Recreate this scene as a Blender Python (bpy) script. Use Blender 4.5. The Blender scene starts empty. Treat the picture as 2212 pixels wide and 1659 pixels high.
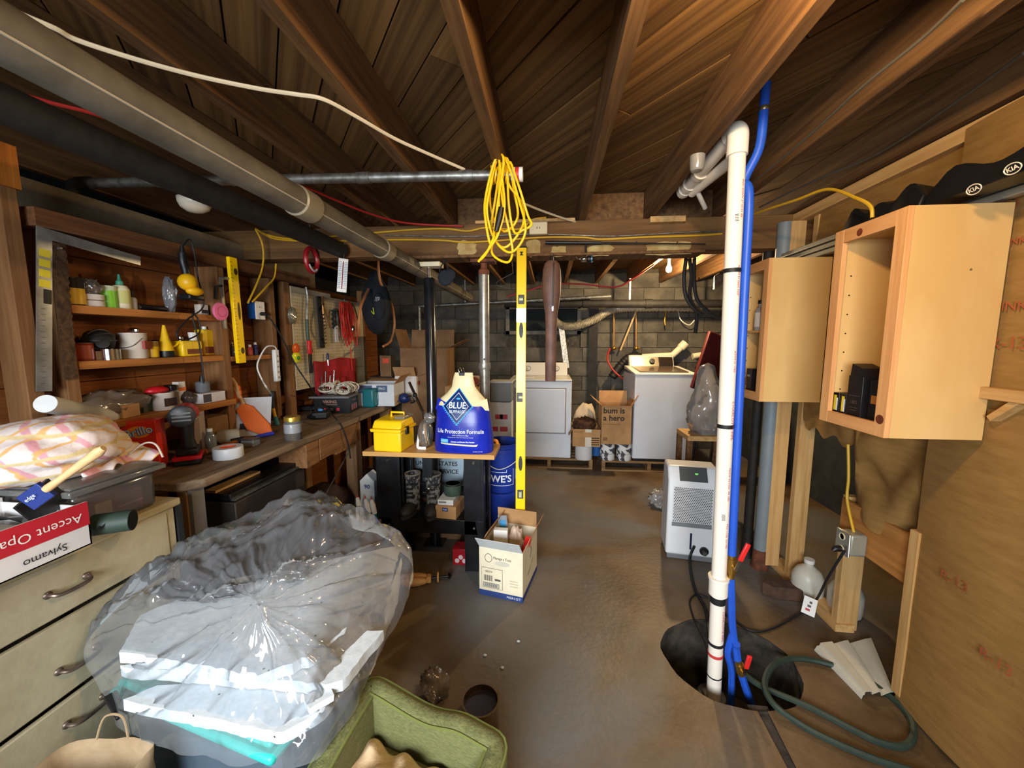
import bpy, bmesh, math, random
from mathutils import Vector as V, Matrix, Euler, noise

random.seed(7)
S = bpy.context.scene
C = S.collection
R = math.radians

# ------------------------------------------------------------------ camera
CAMZ = 1.5
cam_d = bpy.data.cameras.new('camera')
cam_d.sensor_width = 36.0
cam_d.lens = 831.0 / 2212.0 * 36.0
cam_d.clip_start = 0.02
cam = bpy.data.objects.new('camera', cam_d)
C.objects.link(cam)
cam.location = (0, 0, CAMZ)
cam.rotation_euler = (R(90 - 6.49), 0, R(5.63))
S.camera = cam
CR = cam.rotation_euler.to_matrix()

# ------------------------------------------------------------------ world, lights, exposure
w = bpy.data.worlds.new('world')
S.world = w
w.use_nodes = True
w.node_tree.nodes['Background'].inputs[0].default_value = (0.75, 0.85, 1.0, 1)
w.node_tree.nodes['Background'].inputs[1].default_value = 0.02
S.view_settings.view_transform = 'Standard'
S.view_settings.look = 'None'
S.view_settings.gamma = 1.0
S.view_settings.use_curve_mapping = False
S.view_settings.exposure = 0.28


def lamp(name, kind, loc, power, col, size=.1, rot=None, size_y=None):
    d = bpy.data.lights.new(name, kind)
    d.energy = power
    d.color = col
    if kind == 'AREA':
        d.size = size
        if size_y:
            d.shape = 'RECTANGLE'
            d.size_y = size_y
    else:
        d.shadow_soft_size = size
    o = bpy.data.objects.new(name, d)
    C.objects.link(o)
    o.location = loc
    if rot:
        o.rotation_euler = rot
    return o


BULB = V((.44, .74, 2.215))
FBULB = V((1.22, 4.25, 2.14))
wl_ = lamp('window_daylight', 'AREA', (-.55, -1.55, 1.5), 66, (.86, .93, 1.0), 1.7, (R(75), 0, R(-4)), .9)
wl_.data.spread = R(105)
lamp('bulb_light', 'POINT', BULB, 35, (1.0, .70, .36), .035)
lamp('laundry_bulb_light', 'POINT', FBULB, 100, (1.0, .72, .38), .04)


# ------------------------------------------------------------------ pixel (2212x1659) -> world
def at(px, py, X=None, Y=None, Z=None):
    d = CR @ V(((px - 1106.0) / 831.0, -(py - 829.5) / 831.0, -1.0))
    if Z is not None:
        t = (Z - CAMZ) / d.z
    elif Y is not None:
        t = Y / d.y
    else:
        t = X / d.x
    return V((d.x * t, d.y * t, CAMZ + d.z * t))


# ------------------------------------------------------------------ materials
def lin(c):
    r = []
    for x in c[:3]:
        x = x / 255.0
        r.append(x / 12.92 if x <= .04045 else ((x + .055) / 1.055) ** 2.4)
    return tuple(r) + (1.0,)


MATS = {}


def mat(name, col=(128, 128, 128), rough=.6, metal=0, col2=None, scale=6, stretch=(1, 1, 1), bump=0., bscale=None,
        trans=0, alpha=1, emit=0, rnd=0., lo=.35, hi=.65, detail=5, coat=0, spec=.5, ior=1.45, wave=None, sss=0, subtle=.12):
    if name in MATS:
        return MATS[name]
    m = bpy.data.materials.new(name)
    MATS[name] = m
    m.use_nodes = True
    nt = m.node_tree
    N, L = nt.nodes, nt.links
    b = N['Principled BSDF']
    b.inputs['Roughness'].default_value = rough
    b.inputs['Metallic'].default_value = metal
    b.inputs['Specular IOR Level'].default_value = spec
    b.inputs['IOR'].default_value = ior
    if trans:
        b.inputs['Transmission Weight'].default_value = trans
    if coat:
        b.inputs['Coat Weight'].default_value = coat
    b.inputs['Alpha'].default_value = alpha
    c1 = lin(col)
    if col2 is None:
        c2 = tuple(max(0, x * (1 - subtle)) for x in c1[:3]) + (1,)
    else:
        c2 = lin(col2)
    tc = N.new('ShaderNodeTexCoord')
    mp = N.new('ShaderNodeMapping')
    mp.inputs['Scale'].default_value = stretch
    L.new(tc.outputs['Object'], mp.inputs['Vector'])
    vec = mp.outputs['Vector']
    oi = None
    if rnd:
        oi = N.new('ShaderNodeObjectInfo')
        ml = N.new('ShaderNodeVectorMath')
        ml.operation = 'ADD'
        sc = N.new('ShaderNodeVectorMath')
        sc.operation = 'SCALE'
        sc.inputs[0].default_value = (37, 53, 71)
        L.new(oi.outputs['Random'], sc.inputs['Scale'])
        L.new(vec, ml.inputs[0])
        L.new(sc.outputs[0], ml.inputs[1])
        vec = ml.outputs[0]
    nz = N.new('ShaderNodeTexNoise')
    nz.inputs['Scale'].default_value = scale
    nz.inputs['Detail'].default_value = detail
    nz.inputs['Roughness'].default_value = .62
    L.new(vec, nz.inputs['Vector'])
    fac = nz.outputs['Fac']
    if wave:
        wv = N.new('ShaderNodeTexWave')
        wv.bands_direction = wave[0]
        wv.inputs['Scale'].default_value = wave[1]
        wv.inputs['Distortion'].default_value = wave[2]
        wv.inputs['Detail'].default_value = 3
        L.new(vec, wv.inputs['Vector'])
        mx = N.new('ShaderNodeMix')
        mx.inputs['Factor'].default_value = .5
        L.new(nz.outputs['Fac'], mx.inputs['A'])
        L.new(wv.outputs['Fac'], mx.inputs['B'])
        fac = mx.outputs['Result']
    rp = N.new('ShaderNodeValToRGB')
    rp.color_ramp.elements[0].position = lo
    rp.color_ramp.elements[1].position = hi
    rp.color_ramp.elements[0].color = c2
    rp.color_ramp.elements[1].color = c1
    L.new(fac, rp.inputs['Fac'])
    out = rp.outputs['Color']
    if rnd:
        mr = N.new('ShaderNodeMapRange')
        mr.inputs['To Min'].default_value = 1 - rnd
        mr.inputs['To Max'].default_value = 1 + rnd
        L.new(oi.outputs['Random'], mr.inputs['Value'])
        vm = N.new('ShaderNodeVectorMath')
        vm.operation = 'SCALE'
        L.new(out, vm.inputs[0])
        L.new(mr.outputs[0], vm.inputs['Scale'])
        out = vm.outputs[0]
    L.new(out, b.inputs['Base Color'])
    if emit:
        b.inputs['Emission Color'].default_value = c1
        b.inputs['Emission Strength'].default_value = emit
    if bump:
        bp = N.new('ShaderNodeBump')
        bp.inputs['Strength'].default_value = bump
        bp.inputs['Distance'].default_value = .01
        if bscale:
            n2 = N.new('ShaderNodeTexNoise')
            n2.inputs['Scale'].default_value = bscale
            n2.inputs['Detail'].default_value = 4
            L.new(vec, n2.inputs['Vector'])
            L.new(n2.outputs['Fac'], bp.inputs['Height'])
        else:
            L.new(fac, bp.inputs['Height'])
        L.new(bp.outputs['Normal'], b.inputs['Normal'])
    return m


def film(name, tint=(235, 240, 245), clear=.75, rough=.12, bump=.5, bscale=14):
    """thin clear plastic film: mostly see-through, glossy where it catches light"""
    m = bpy.data.materials.new(name)
    MATS[name] = m
    m.use_nodes = True
    nt = m.node_tree
    N, L = nt.nodes, nt.links
    N.remove(N['Principled BSDF'])
    out = N['Material Output']
    tr = N.new('ShaderNodeBsdfTransparent')
    tr.inputs[0].default_value = (.97, .975, .98, 1)
    df = N.new('ShaderNodeBsdfTranslucent')
    df.inputs[0].default_value = lin(tint)
    d2 = N.new('ShaderNodeBsdfDiffuse')
    d2.inputs[0].default_value = lin(tint)
    gl = N.new('ShaderNodeBsdfGlossy')
    gl.inputs['Roughness'].default_value = rough
    tc = N.new('ShaderNodeTexCoord')
    nz = N.new('ShaderNodeTexNoise')
    nz.noise_type = 'RIDGED_MULTIFRACTAL'
    nz.inputs['Distortion'].default_value = .8
    nz.inputs['Scale'].default_value = bscale * .45
    nz.inputs['Detail'].default_value = 3
    L.new(tc.outputs['Object'], nz.inputs['Vector'])
    bp = N.new('ShaderNodeBump')
    bp.inputs['Strength'].default_value = bump
    bp.inputs['Distance'].default_value = .035
    L.new(nz.outputs['Fac'], bp.inputs['Height'])
    L.new(bp.outputs['Normal'], gl.inputs['Normal'])
    m0 = N.new('ShaderNodeMixShader')
    m0.inputs[0].default_value = .5
    L.new(df.outputs[0], m0.inputs[1])
    L.new(d2.outputs[0], m0.inputs[2])
    m1 = N.new('ShaderNodeMixShader')
    m1.inputs[0].default_value = 1 - clear
    L.new(tr.outputs[0], m1.inputs[1])
    L.new(m0.outputs[0], m1.inputs[2])
    fr = N.new('ShaderNodeFresnel')
    fr.inputs[0].default_value = 1.75
    L.new(bp.outputs['Normal'], fr.inputs['Normal'])
    m2 = N.new('ShaderNodeMixShader')
    L.new(fr.outputs[0], m2.inputs[0])
    L.new(m1.outputs[0], m2.inputs[1])
    L.new(gl.outputs[0], m2.inputs[2])
    L.new(m2.outputs[0], out.inputs['Surface'])
    return m


def wood(name, col, col2, axis='y', rough=.65, rnd=.18, bump=.12, k=1.0):
    st = {'x': (1.2, 22, 22), 'y': (22, 1.2, 22), 'z': (22, 22, 1.2)}[axis]
    st = tuple(s * k for s in st)
    return mat(name, col, rough, 0, col2, 1.6, st, bump, None, rnd=rnd, lo=.3, hi=.7, spec=.3)


# plain colours used again and again
def P(col, rough=.5, metal=0):
    return mat('paint_%d_%d_%d_%d_%d' % (*col[:3], int(rough * 100), int(metal * 10)), col, rough, metal, None, 9, subtle=.1)


BLACK = (18, 18, 19)
WHITE = (225, 225, 222)


# ------------------------------------------------------------------ mesh builder
def fr(o, x=(1, 0, 0), y=(0, 0, 1)):
    """matrix: local x, y along the given directions, z = x cross y"""
    x = V(x).normalized()
    z = x.cross(V(y)).normalized()
    y = z.cross(x)
    m = Matrix((x, y, z)).transposed().to_4x4()
    m.translation = V(o)
    return m


def rotm(rx=0, ry=0, rz=0):
    return Euler((R(rx), R(ry), R(rz))).to_matrix()


class MB:
    def __init__(s):
        s.v, s.f, s.mi, s.k = [], [], [], 0
        s.T = None

    def add(s, vs, fs):
        o = len(s.v)
        if s.T is not None:
            vs = [s.T @ V(p) for p in vs]
        s.v += [tuple(p) for p in vs]
        s.f += [tuple(i + o for i in q) for q in fs]
        s.mi += [s.k] * len(fs)
        return s

    def slot(s, k):
        s.k = k
        return s

    def box(s, c, d, rot=None, taper=1.0):
        c = V(c)
        h = V(d) * .5
        vs = []
        for z in (-1, 1):
            t = taper if z > 0 else 1
            for y in (-1, 1):
                for x in (-1, 1):
                    p = V((x * h.x * t, y * h.y * t, z * h.z))
                    if rot is not None:
                        p = rot @ p
                    vs.append(c + p)
        return s.add(vs, [(0, 2, 3, 1), (4, 5, 7, 6), (0, 1, 5, 4), (2, 6, 7, 3), (0, 4, 6, 2), (1, 3, 7, 5)])

    def b2(s, a, b):
        a, b = V(a), V(b)
        return s.box((a + b) / 2, [abs(q) for q in (b - a)])

    def bar(s, a, b, wd, ht, up=(0, 0, 1)):
        a, b = V(a), V(b)
        z = (b - a)
        ln = z.length
        z.normalize()
        x = V(up).cross(z)
        if x.length < 1e-4:
            x = V((1, 0, 0))
        x.normalize()
        y = z.cross(x)
        m = Matrix((x, y, z)).transposed()
        return s.box((a + b) / 2, (wd, ht, ln), m)

    def tube(s, pts, r, n=8, closed=False, flat=1.0):
        pts = [V(p) for p in pts]
        k = len(pts)
        rs = r if isinstance(r, (list, tuple)) else [r] * k
        vs, fs = [], []
        prev = None
        for i, p in enumerate(pts):
            if closed:
                t = pts[(i + 1) % k] - pts[i - 1]
            else:
                t = pts[min(i + 1, k - 1)] - pts[max(i - 1, 0)]
            if t.length < 1e-9:
                t = V((0, 0, 1))
            t.normalize()
            if prev is None:
                u = V((0, 0, 1)).cross(t)
                if u.length < .05:
                    u = V((1, 0, 0)).cross(t)
            else:
                u = prev - t * prev.dot(t)
                if u.length < 1e-6:
                    u = V((1, 0, 0)).cross(t)
            u.normalize()
            prev = u
            q = t.cross(u)
            for j in range(n):
                a = 2 * math.pi * j / n
                vs.append(p + (u * math.cos(a) + q * math.sin(a) * flat) * rs[i])
        for i in range(k if closed else k - 1):
            for j in range(n):
                a, b = i * n + j, i * n + (j + 1) % n
                c, d = ((i + 1) % k) * n + (j + 1) % n, ((i + 1) % k) * n + j
                fs.append((a, b, c, d))
        if not closed:
            fs.append(tuple(range(n - 1, -1, -1)))
            fs.append(tuple((k - 1) * n + j for j in range(n)))
        return s.add(vs, fs)

    def lathe(s, prof, o=(0, 0, 0), n=20, M=None, sx=1, sy=1):
        """prof: (radius, height) pairs turned round z"""
        vs, fs = [], []
        o = V(o)
        for r, h in prof:
            for j in range(n):
                a = 2 * math.pi * j / n
                p = V((r * math.cos(a) * sx, r * math.sin(a) * sy, h))
                if M is not None:
                    p = M @ p
                vs.append(o + p)
        k = len(prof)
        for i in range(k - 1):
            for j in range(n):
                fs.append((i * n + j, i * n + (j + 1) % n, (i + 1) * n + (j + 1) % n, (i + 1) * n + j))
        if prof[0][0] > 1e-5:
            fs.append(tuple(range(n - 1, -1, -1)))
        if prof[-1][0] > 1e-5:
            fs.append(tuple((k - 1) * n + j for j in range(n)))
        return s.add(vs, fs)

    def cyl(s, a, b, r, n=16, r2=None):
        return s.tube([a, b], [r, r if r2 is None else r2], n)

    def prism(s, poly, d, M=None, z0=0.):
        k = len(poly)
        vs = [V((p[0], p[1], z0)) for p in poly] + [V((p[0], p[1], z0 + d)) for p in poly]
        if M is not None:
            vs = [M @ p for p in vs]
        fs = [tuple(range(k - 1, -1, -1)), tuple(range(k, 2 * k))]
        fs += [(i, (i + 1) % k, k + (i + 1) % k, k + i) for i in range(k)]
        return s.add(vs, fs)

    def ball(s, c, r, n=12, rot=None):
        c = V(c)
        r = V(r) if not isinstance(r, (int, float)) else V((r, r, r))
        m = max(5, n // 2)
        vs, fs = [], []
        for i in range(m + 1):
            th = math.pi * i / m
            for j in range(n):
                a = 2 * math.pi * j / n
                p = V((r.x * math.sin(th) * math.cos(a), r.y * math.sin(th) * math.sin(a), -r.z * math.cos(th)))
                if rot is not None:
                    p = rot @ p
                vs.append(c + p)
        for i in range(m):
            for j in range(n):
                fs.append((i * n + j, i * n + (j + 1) % n, (i + 1) * n + (j + 1) % n, (i + 1) * n + j))
        return s.add(vs, fs)

    def grid(s, fn, nu, nv, th=0.):
        vs, fs = [], []
        for i in range(nu + 1):
            for j in range(nv + 1):
                vs.append(V(fn(i / nu, j / nv)))
        for i in range(nu):
            for j in range(nv):
                a = i * (nv + 1) + j
                fs.append((a, a + nv + 1, a + nv + 2, a + 1))
        return s.add(vs, fs)

    def build(s, name, m, parent=None, bevel=0., sub=0, solid=0., flat=False, ang=38, loc=None, rotz=0, seg=2, weld=True, kind=None, label=None):
        me = bpy.data.meshes.new(name)
        me.from_pydata(s.v, [], s.f)
        ms = m if isinstance(m, (list, tuple)) else [m]
        for q in ms:
            me.materials.append(q)
        if len(ms) > 1:
            for i, p in enumerate(me.polygons):
                p.material_index = min(s.mi[i], len(ms) - 1)
        bm = bmesh.new()
        bm.from_mesh(me)
        if weld:
            bmesh.ops.remove_doubles(bm, verts=bm.verts, dist=1e-5)
        bmesh.ops.recalc_face_normals(bm, faces=bm.faces)
        bm.to_mesh(me)
        bm.free()
        if not flat:
            me.shade_smooth()
            me.set_sharp_from_angle(angle=R(ang))
        o = bpy.data.objects.new(name, me)
        C.objects.link(o)
        if parent is not None:
            o.parent = parent
        if loc is not None:
            o.location = loc
        if rotz:
            o.rotation_euler.z = rotz
        if solid:
            d = o.modifiers.new('solid', 'SOLIDIFY')
            d.thickness = solid
            d.offset = 0
        if bevel:
            d = o.modifiers.new('bevel', 'BEVEL')
            d.width = bevel
            d.segments = seg
            d.limit_method = 'ANGLE'
            d.angle_limit = R(40)
        if sub:
            d = o.modifiers.new('sub', 'SUBSURF')
            d.levels = sub
            d.render_levels = sub
        if kind:
            o['kind'] = kind
        if label:
            o['label'] = label
        return o


def tag(o, label, cat, group=None):
    o['label'] = label
    o['category'] = cat
    if group:
        o['group'] = group
    return o


def thing(name, label, cat, loc=(0, 0, 0), rotz=0, group=None, rot=None):
    o = bpy.data.objects.new(name, None)
    o.empty_display_size = .05
    C.objects.link(o)
    o.location = loc
    o.rotation_euler = rot if rot else (0, 0, rotz)
    return tag(o, label, cat, group)


def struct(o):
    o['kind'] = 'structure'
    return o


def smooth(pts, k=6, closed=False):
    """Catmull-Rom through the points"""
    pts = [V(p) for p in pts]
    n = len(pts)
    out = []
    rng = n if closed else n - 1
    for i in range(rng):
        if closed:
            p0, p1, p2, p3 = pts[i - 1], pts[i], pts[(i + 1) % n], pts[(i + 2) % n]
        else:
            p0, p1, p2, p3 = pts[max(i - 1, 0)], pts[i], pts[i + 1], pts[min(i + 2, n - 1)]
        for j in range(k):
            t = j / k
            out.append(.5 * ((2 * p1) + (p2 - p0) * t + (2 * p0 - 5 * p1 + 4 * p2 - p3) * t * t + (3 * p1 - p0 - 3 * p2 + p3) * t ** 3))
    if not closed:
        out.append(pts[-1])
    return out


_fonts = {}


def text(body, size, m, M, parent, name='lettering', warp=None, ax='CENTER', ay='CENTER', sx=1.0, bold=0., depth=.0006, space=1.0):
    cu = bpy.data.curves.new('txt', 'FONT')
    cu.body = body
    cu.size = size
    cu.align_x = ax
    cu.align_y = ay
    cu.resolution_u = 3
    cu.offset = bold
    cu.space_character = space
    ob = bpy.data.objects.new('txt', cu)
    C.objects.link(ob)
    bpy.context.view_layer.update()
    dg = bpy.context.evaluated_depsgraph_get()
    me = bpy.data.meshes.new_from_object(ob.evaluated_get(dg))
    bpy.data.objects.remove(ob)
    bpy.data.curves.remove(cu)
    for v in me.vertices:
        p = V((v.co.x * sx, v.co.y, 0))
        if warp:
            p = warp(p)
        else:
            p.z += depth
        v.co = M @ p
    me.materials.clear()
    me.materials.append(m)
    me.name = name
    o = bpy.data.objects.new(name, me)
    C.objects.link(o)
    o.parent = parent
    return o


def nz(p, s=1.0, o=0.):
    return noise.noise(V(p) * s + V((o, o * 1.7, -o)))
# ================================================================== THE SHELL
ZJ = 2.26            # underside of the joists
ZS = 2.45            # underside of the boards above
WR = 1.455           # face of the insulated stud wall on the right
WL = -2.10           # boarded wall behind the bench
BY = 5.45            # block wall at the far end
BEAMY0, BEAMY1, BEAMZ = 2.58, 2.72, 2.04

m_conc = mat('concrete_floor', (116, 95, 68), .45, 0, (66, 47, 29), 1.7, (1, 1, 1), .25, 38, lo=.30, hi=.62, detail=9, spec=.35)
# a second, larger mottling of grey damp over brown dust
nt = m_conc.node_tree
_b = nt.nodes['Principled BSDF']
_src = _b.inputs['Base Color'].links[0].from_socket
_n = nt.nodes.new('ShaderNodeTexNoise'); _n.inputs['Scale'].default_value = .9; _n.inputs['Detail'].default_value = 7; _n.inputs['Distortion'].default_value = .6
_r = nt.nodes.new('ShaderNodeValToRGB'); _r.color_ramp.elements[0].position = .44; _r.color_ramp.elements[1].position = .58
_m = nt.nodes.new('ShaderNodeMix'); _m.data_type = 'RGBA'; _m.inputs[7].default_value = lin((104, 102, 98))
_tc = nt.nodes.new('ShaderNodeTexCoord')
nt.links.new(_tc.outputs['Object'], _n.inputs['Vector']); nt.links.new(_n.outputs['Fac'], _r.inputs['Fac'])
nt.links.new(_r.outputs['Color'], _m.inputs[0]); nt.links.new(_src, _m.inputs[6]); nt.links.new(_m.outputs[2], _b.inputs['Base Color'])
# pale paint splashes
_n2 = nt.nodes.new('ShaderNodeTexNoise'); _n2.inputs['Scale'].default_value = 5.5; _n2.inputs['Detail'].default_value = 9; _n2.inputs['Roughness'].default_value = .75
_r2 = nt.nodes.new('ShaderNodeValToRGB'); _r2.color_ramp.elements[0].position = .70; _r2.color_ramp.elements[1].position = .76
_m2 = nt.nodes.new('ShaderNodeMix'); _m2.data_type = 'RGBA'; _m2.inputs[7].default_value = lin((176, 172, 162))
nt.links.new(_tc.outputs['Object'], _n2.inputs['Vector']); nt.links.new(_n2.outputs['Fac'], _r2.inputs['Fac'])
nt.links.new(_r2.outputs['Color'], _m2.inputs[0]); nt.links.new(_m.outputs[2], _m2.inputs[6]); nt.links.new(_m2.outputs[2], _b.inputs['Base Color'])

m_dirt = mat('pit_dirt', (70, 62, 52), .9, 0, (34, 30, 26), 14, bump=.8)
m_joist = wood('joist_wood', (122, 88, 52), (72, 48, 28), 'y', .75, .14)
m_plank = wood('subfloor_wood', (126, 92, 52), (62, 42, 23), 'x', .7, .22, k=.8)
m_block = mat('block_wall', (98, 93, 82), .85, 0, (60, 57, 52), 3, bump=.5, bscale=60, rnd=.14)
m_mortar = mat('mortar', (78, 74, 66), .95, 0, (50, 47, 42), 20, bump=.5)
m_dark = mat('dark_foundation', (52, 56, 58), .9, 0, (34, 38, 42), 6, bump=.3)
m_kraft = mat('kraft_facing', (150, 113, 62), .62, 0, (136, 100, 52), 3, (1, 3, 14), .15, 40, spec=.3)
m_stud = wood('stud_pine', (206, 168, 112), (172, 128, 74), 'z', .6, .08)
m_studx = wood('pine_along', (206, 168, 112), (172, 128, 74), 'y', .6, .08)

PIT = V((.855, 1.755, 0)); PITR = .28
# floor slab with the sump opening and the saw cut running from it towards the camera
bm = bmesh.new()
def loop(pts):
    vs = [bm.verts.new(p) for p in pts]
    es = [bm.edges.new((vs[i], vs[(i + 1) % len(vs)])) for i in range(len(vs))]
    return es
X0, X1, Y0, Y1 = -3.0, 2.6, -1.7, BY + .2
ed = loop([(X0, Y0, 0), (X1, Y0, 0), (X1, Y1, 0), (X0, Y1, 0)])
a0 = math.atan2(-.265, .02)
ring = []
c1, c2 = at(1697, 1659, Z=0), at(1652, 1561, Z=0)
for i in range(44):
    a = a0 + R(4) + (2 * math.pi - R(8)) * i / 43
    rr = PITR * (1 + .015 * math.sin(5 * a) + .01 * math.sin(11 * a))
    ring.append((PIT.x + rr * 1.06 * math.cos(a), PIT.y + rr * math.sin(a) * .93, 0))
cut = [(c1.x - .006, .9, 0), (c1.x + .008, .9, 0)]
ed += loop(ring + cut)
bmesh.ops.triangle_fill(bm, use_beauty=True, use_dissolve=False, edges=ed)
me = bpy.data.meshes.new('floor'); bm.to_mesh(me); bm.free()
me.materials.append(m_conc)
floor = bpy.data.objects.new('floor', me); C.objects.link(floor); struct(floor)
b = MB().box(((X0 + X1) / 2, (Y0 + Y1) / 2, -.66), (X1 - X0, Y1 - Y0, .04))
b.build('ground', m_dirt, floor)
b = MB(); b.add([(c1.x - .03, .88, -.012), (c1.x + .03, .88, -.012), (PIT.x + .06, PIT.y - .22, -.012), (PIT.x - .02, PIT.y - .22, -.012)], [(0, 1, 2, 3)])
b.build('saw_cut_bed', m_dirt, floor)
b = MB()
vs = [(x, y, -.002) for x, y, z in ring] + [(PIT.x + (x - PIT.x) * .93, PIT.y + (y - PIT.y) * .93, -.40) for x, y, z in ring]
n = len(ring)
b.add(vs, [(i, (i + 1) % n, n + (i + 1) % n, n + i) for i in range(n)])
b.add([(PIT.x + (x - PIT.x) * .93, PIT.y + (y - PIT.y) * .93, -.39) for x, y, z in ring], [tuple(range(n))])
struct(b.build('wall_sump_pit', m_dirt))

# ---- ceiling: diagonal boards over joists
ceil = MB().box((-.2, 1.9, ZS + .06), (5.7, 7.4, .05)).build('ceiling', m_joist)
struct(ceil)
me_pl = None
dirv = V((.62, -.785)); nrm = V((.785, .62))
pw = .142
k = 0
rp = random.Random(3)
for i in range(-24, 30):
    off = i * pw
    # clip the board to the room rectangle
    ts = []
    for lo_, hi_, d_, c_ in ((-3.0, 2.55, dirv.x, nrm.x * off - .2), (-1.65, 5.5, dirv.y, nrm.y * off + 1.9)):
        ts.append(sorted(((lo_ - c_) / d_, (hi_ - c_) / d_)))
    t0, t1 = max(ts[0][0], ts[1][0]), min(ts[0][1], ts[1][1])
    if t1 - t0 < .25:
        continue
    # two lengths per course, butted somewhere
    sp = t0 + (t1 - t0) * rp.uniform(.35, .65)
    for q0, q1 in ((t0, sp - .003), (sp, t1)):
        c = V((-.2, 1.9)) + nrm * off + dirv * (q0 + q1) / 2
        if me_pl is None:
            o = MB().box((0, 0, 0), (1, pw - .006, .02)).build('plank', m_plank, ceil)
            me_pl = o.data
        else:
            o = bpy.data.objects.new('plank', me_pl); C.objects.link(o); o.parent = ceil
        o.location = (c.x, c.y, ZS + .012 + rp.uniform(-.003, .003))
        o.scale = (q1 - q0, 1, 1)
        o.rotation_euler.z = math.atan2(dirv.y, dirv.x)
JX = [-2.34, -1.92, -1.49, -1.07, -.65, -.235, .195, .61, 1.03, 1.45, 1.87, 2.29]
me_j = None
for x in JX:
    if me_j is None:
        o = MB().box((0, 0, 0), (.042, 7.0, ZS - ZJ - .002)).build('joist', m_joist, ceil, bevel=.003)
        me_j = o.data
    else:
        o = bpy.data.objects.new('joist', me_j); C.objects.link(o); o.parent = ceil
    o.location = (x, 1.9, (ZS + ZJ) / 2)
# solid blocking between joists
b = MB().box((-.018, .905, ZJ + .085), (.39, .04, .16)); b.build('blocking', m_stud, ceil)
b = MB().box((.82, .9, ZJ + .085), (.37, .04, .16)); b.build('blocking', m_studx, ceil)
for x in (-.44, .40, .82):
    MB().box((x, 2.66, ZJ + .09), (.37, .04, .17)).build('blocking', m_joist, ceil)

# ---- right: stud wall with kraft faced insulation up to Y 2.25, bare studs beyond
wr = MB()
# lower edge lifts off beyond Y 1.45: the paper there stops above the floor
def facing1(u, v):
    y = -1.6 + 3.2 * u
    z = .02 + 2.22 * v
    bay = math.sin(((y + .03) % .41) / .41 * math.pi)
    return (WR - .022 * bay + .005 * nz((1, y * 4, z * 4)), y, z)
wr.grid(facing1, 60, 24)
def facing2(u, v):
    y = 1.585 + .82 * u
    lo_ = .67 + .03 * math.sin(u * 19) if y < 1.99 else .97 + .1 * (y - 2.0) + .02 * math.sin(u * 40)
    z = lo_ + (2.24 - lo_) * v
    fold = (.028 * math.sin(v * 26 + u * 14) + .02 * math.sin(v * 41 - u * 9)) * max(0, 1 - v * 2.2) * (1 if y < 1.99 else .3)
    return (WR + .035 + fold + .012 * nz((2, y * 7, z * 7)), y, z)
wr.grid(facing2, 40, 30)
wall_r = wr.build('wall_right', m_kraft, ang=80); struct(wall_r)
m_print = mat('facing_print', (170, 84, 48), .7, subtle=.3)
for s_, px, py, sz in (('R-13', 2178, 742, .055), ('PINK', 2182, 662, .042), ('13', 2188, 440, .04), ('PINK', 2190, 522, .03), ('R-13', 2060, 1255, .05), ('R-13', 2150, 1430, .05)):
    p = at(px, py, X=WR - .03)
    text(s_, sz, m_print, fr(p, (0, -1, 0), (0, 0, 1)), wall_r)
# studs and plates
MB().b2((WR + .005, -1.6, .0), (WR + .1, 1.6, .04)).build('bottom_plate', m_studx, wall_r)
MB().b2((WR + .03, 1.99, .0), (WR + .12, 2.62, .04)).build('bottom_plate', m_studx, wall_r)
MB().b2((WR + .0, -1.6, 2.20), (WR + .1, 2.62, 2.255)).build('top_plate', m_studx, wall_r)
for px, py in ((1667, 1222), (1717, 1246)):
    p = at(px, py, Z=.04)
    MB().b2((p.x - .019 * 2.2, p.y, .04), (p.x + .019 * 2.2, p.y + .04, 2.2)).build('stud', m_stud, wall_r, bevel=.002)
p = at(1828, 1362, Z=.0)
MB().b2((p.x - .05, p.y, .0), (p.x + .05, p.y + .042, .72)).build('stud', m_stud, wall_r, bevel=.002)
p = at(1950, 1440, Z=0)
MB().b2((WR - .012, 1.575, .04), (WR + .03, 1.615, .75)).build('stud', m_stud, wall_r, bevel=.002)
# nailer strips on the facing at the right edge of the picture
MB().b2((WR - .062, .9, at(2160, 852, X=WR - .04).z - .018), (WR - .024, at(2122, 850, X=WR - .04).y, at(2160, 852, X=WR - .04).z + .02)).build('nailer', m_studx, wall_r, bevel=.002)
pa, pb = at(2150, 905, X=WR - .03), at(2240, 850, X=WR - .03)
MB().bar(pa, pb, .02, .045, (1, 0, 0)).build('nailer', m_studx, wall_r, bevel=.002)
m_ply = wood('plywood_warm', (186, 128, 66), (152, 98, 46), 'y', .6, .05)
pa, pb = at(1800, 1140, X=WR + .05), at(1990, 1230, X=WR + .03)
wp = MB()
wp.prism([(1.58, .50), (1.58, .71), (2.005, .715), (2.005, .505)], .018, Matrix(((0, 0, 1, WR + .012), (1, 0, 0, 0), (0, 1, 0, 0), (0, 0, 0, 1))))
wp.build('backing_board', m_ply, wall_r)
# beyond the stud wall and the bench: dark foundation
struct(MB().b2((2.5, -1.7, -.6), (2.6, BY + .2, ZS + .1)).build('wall_right_outer', m_dark))

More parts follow.
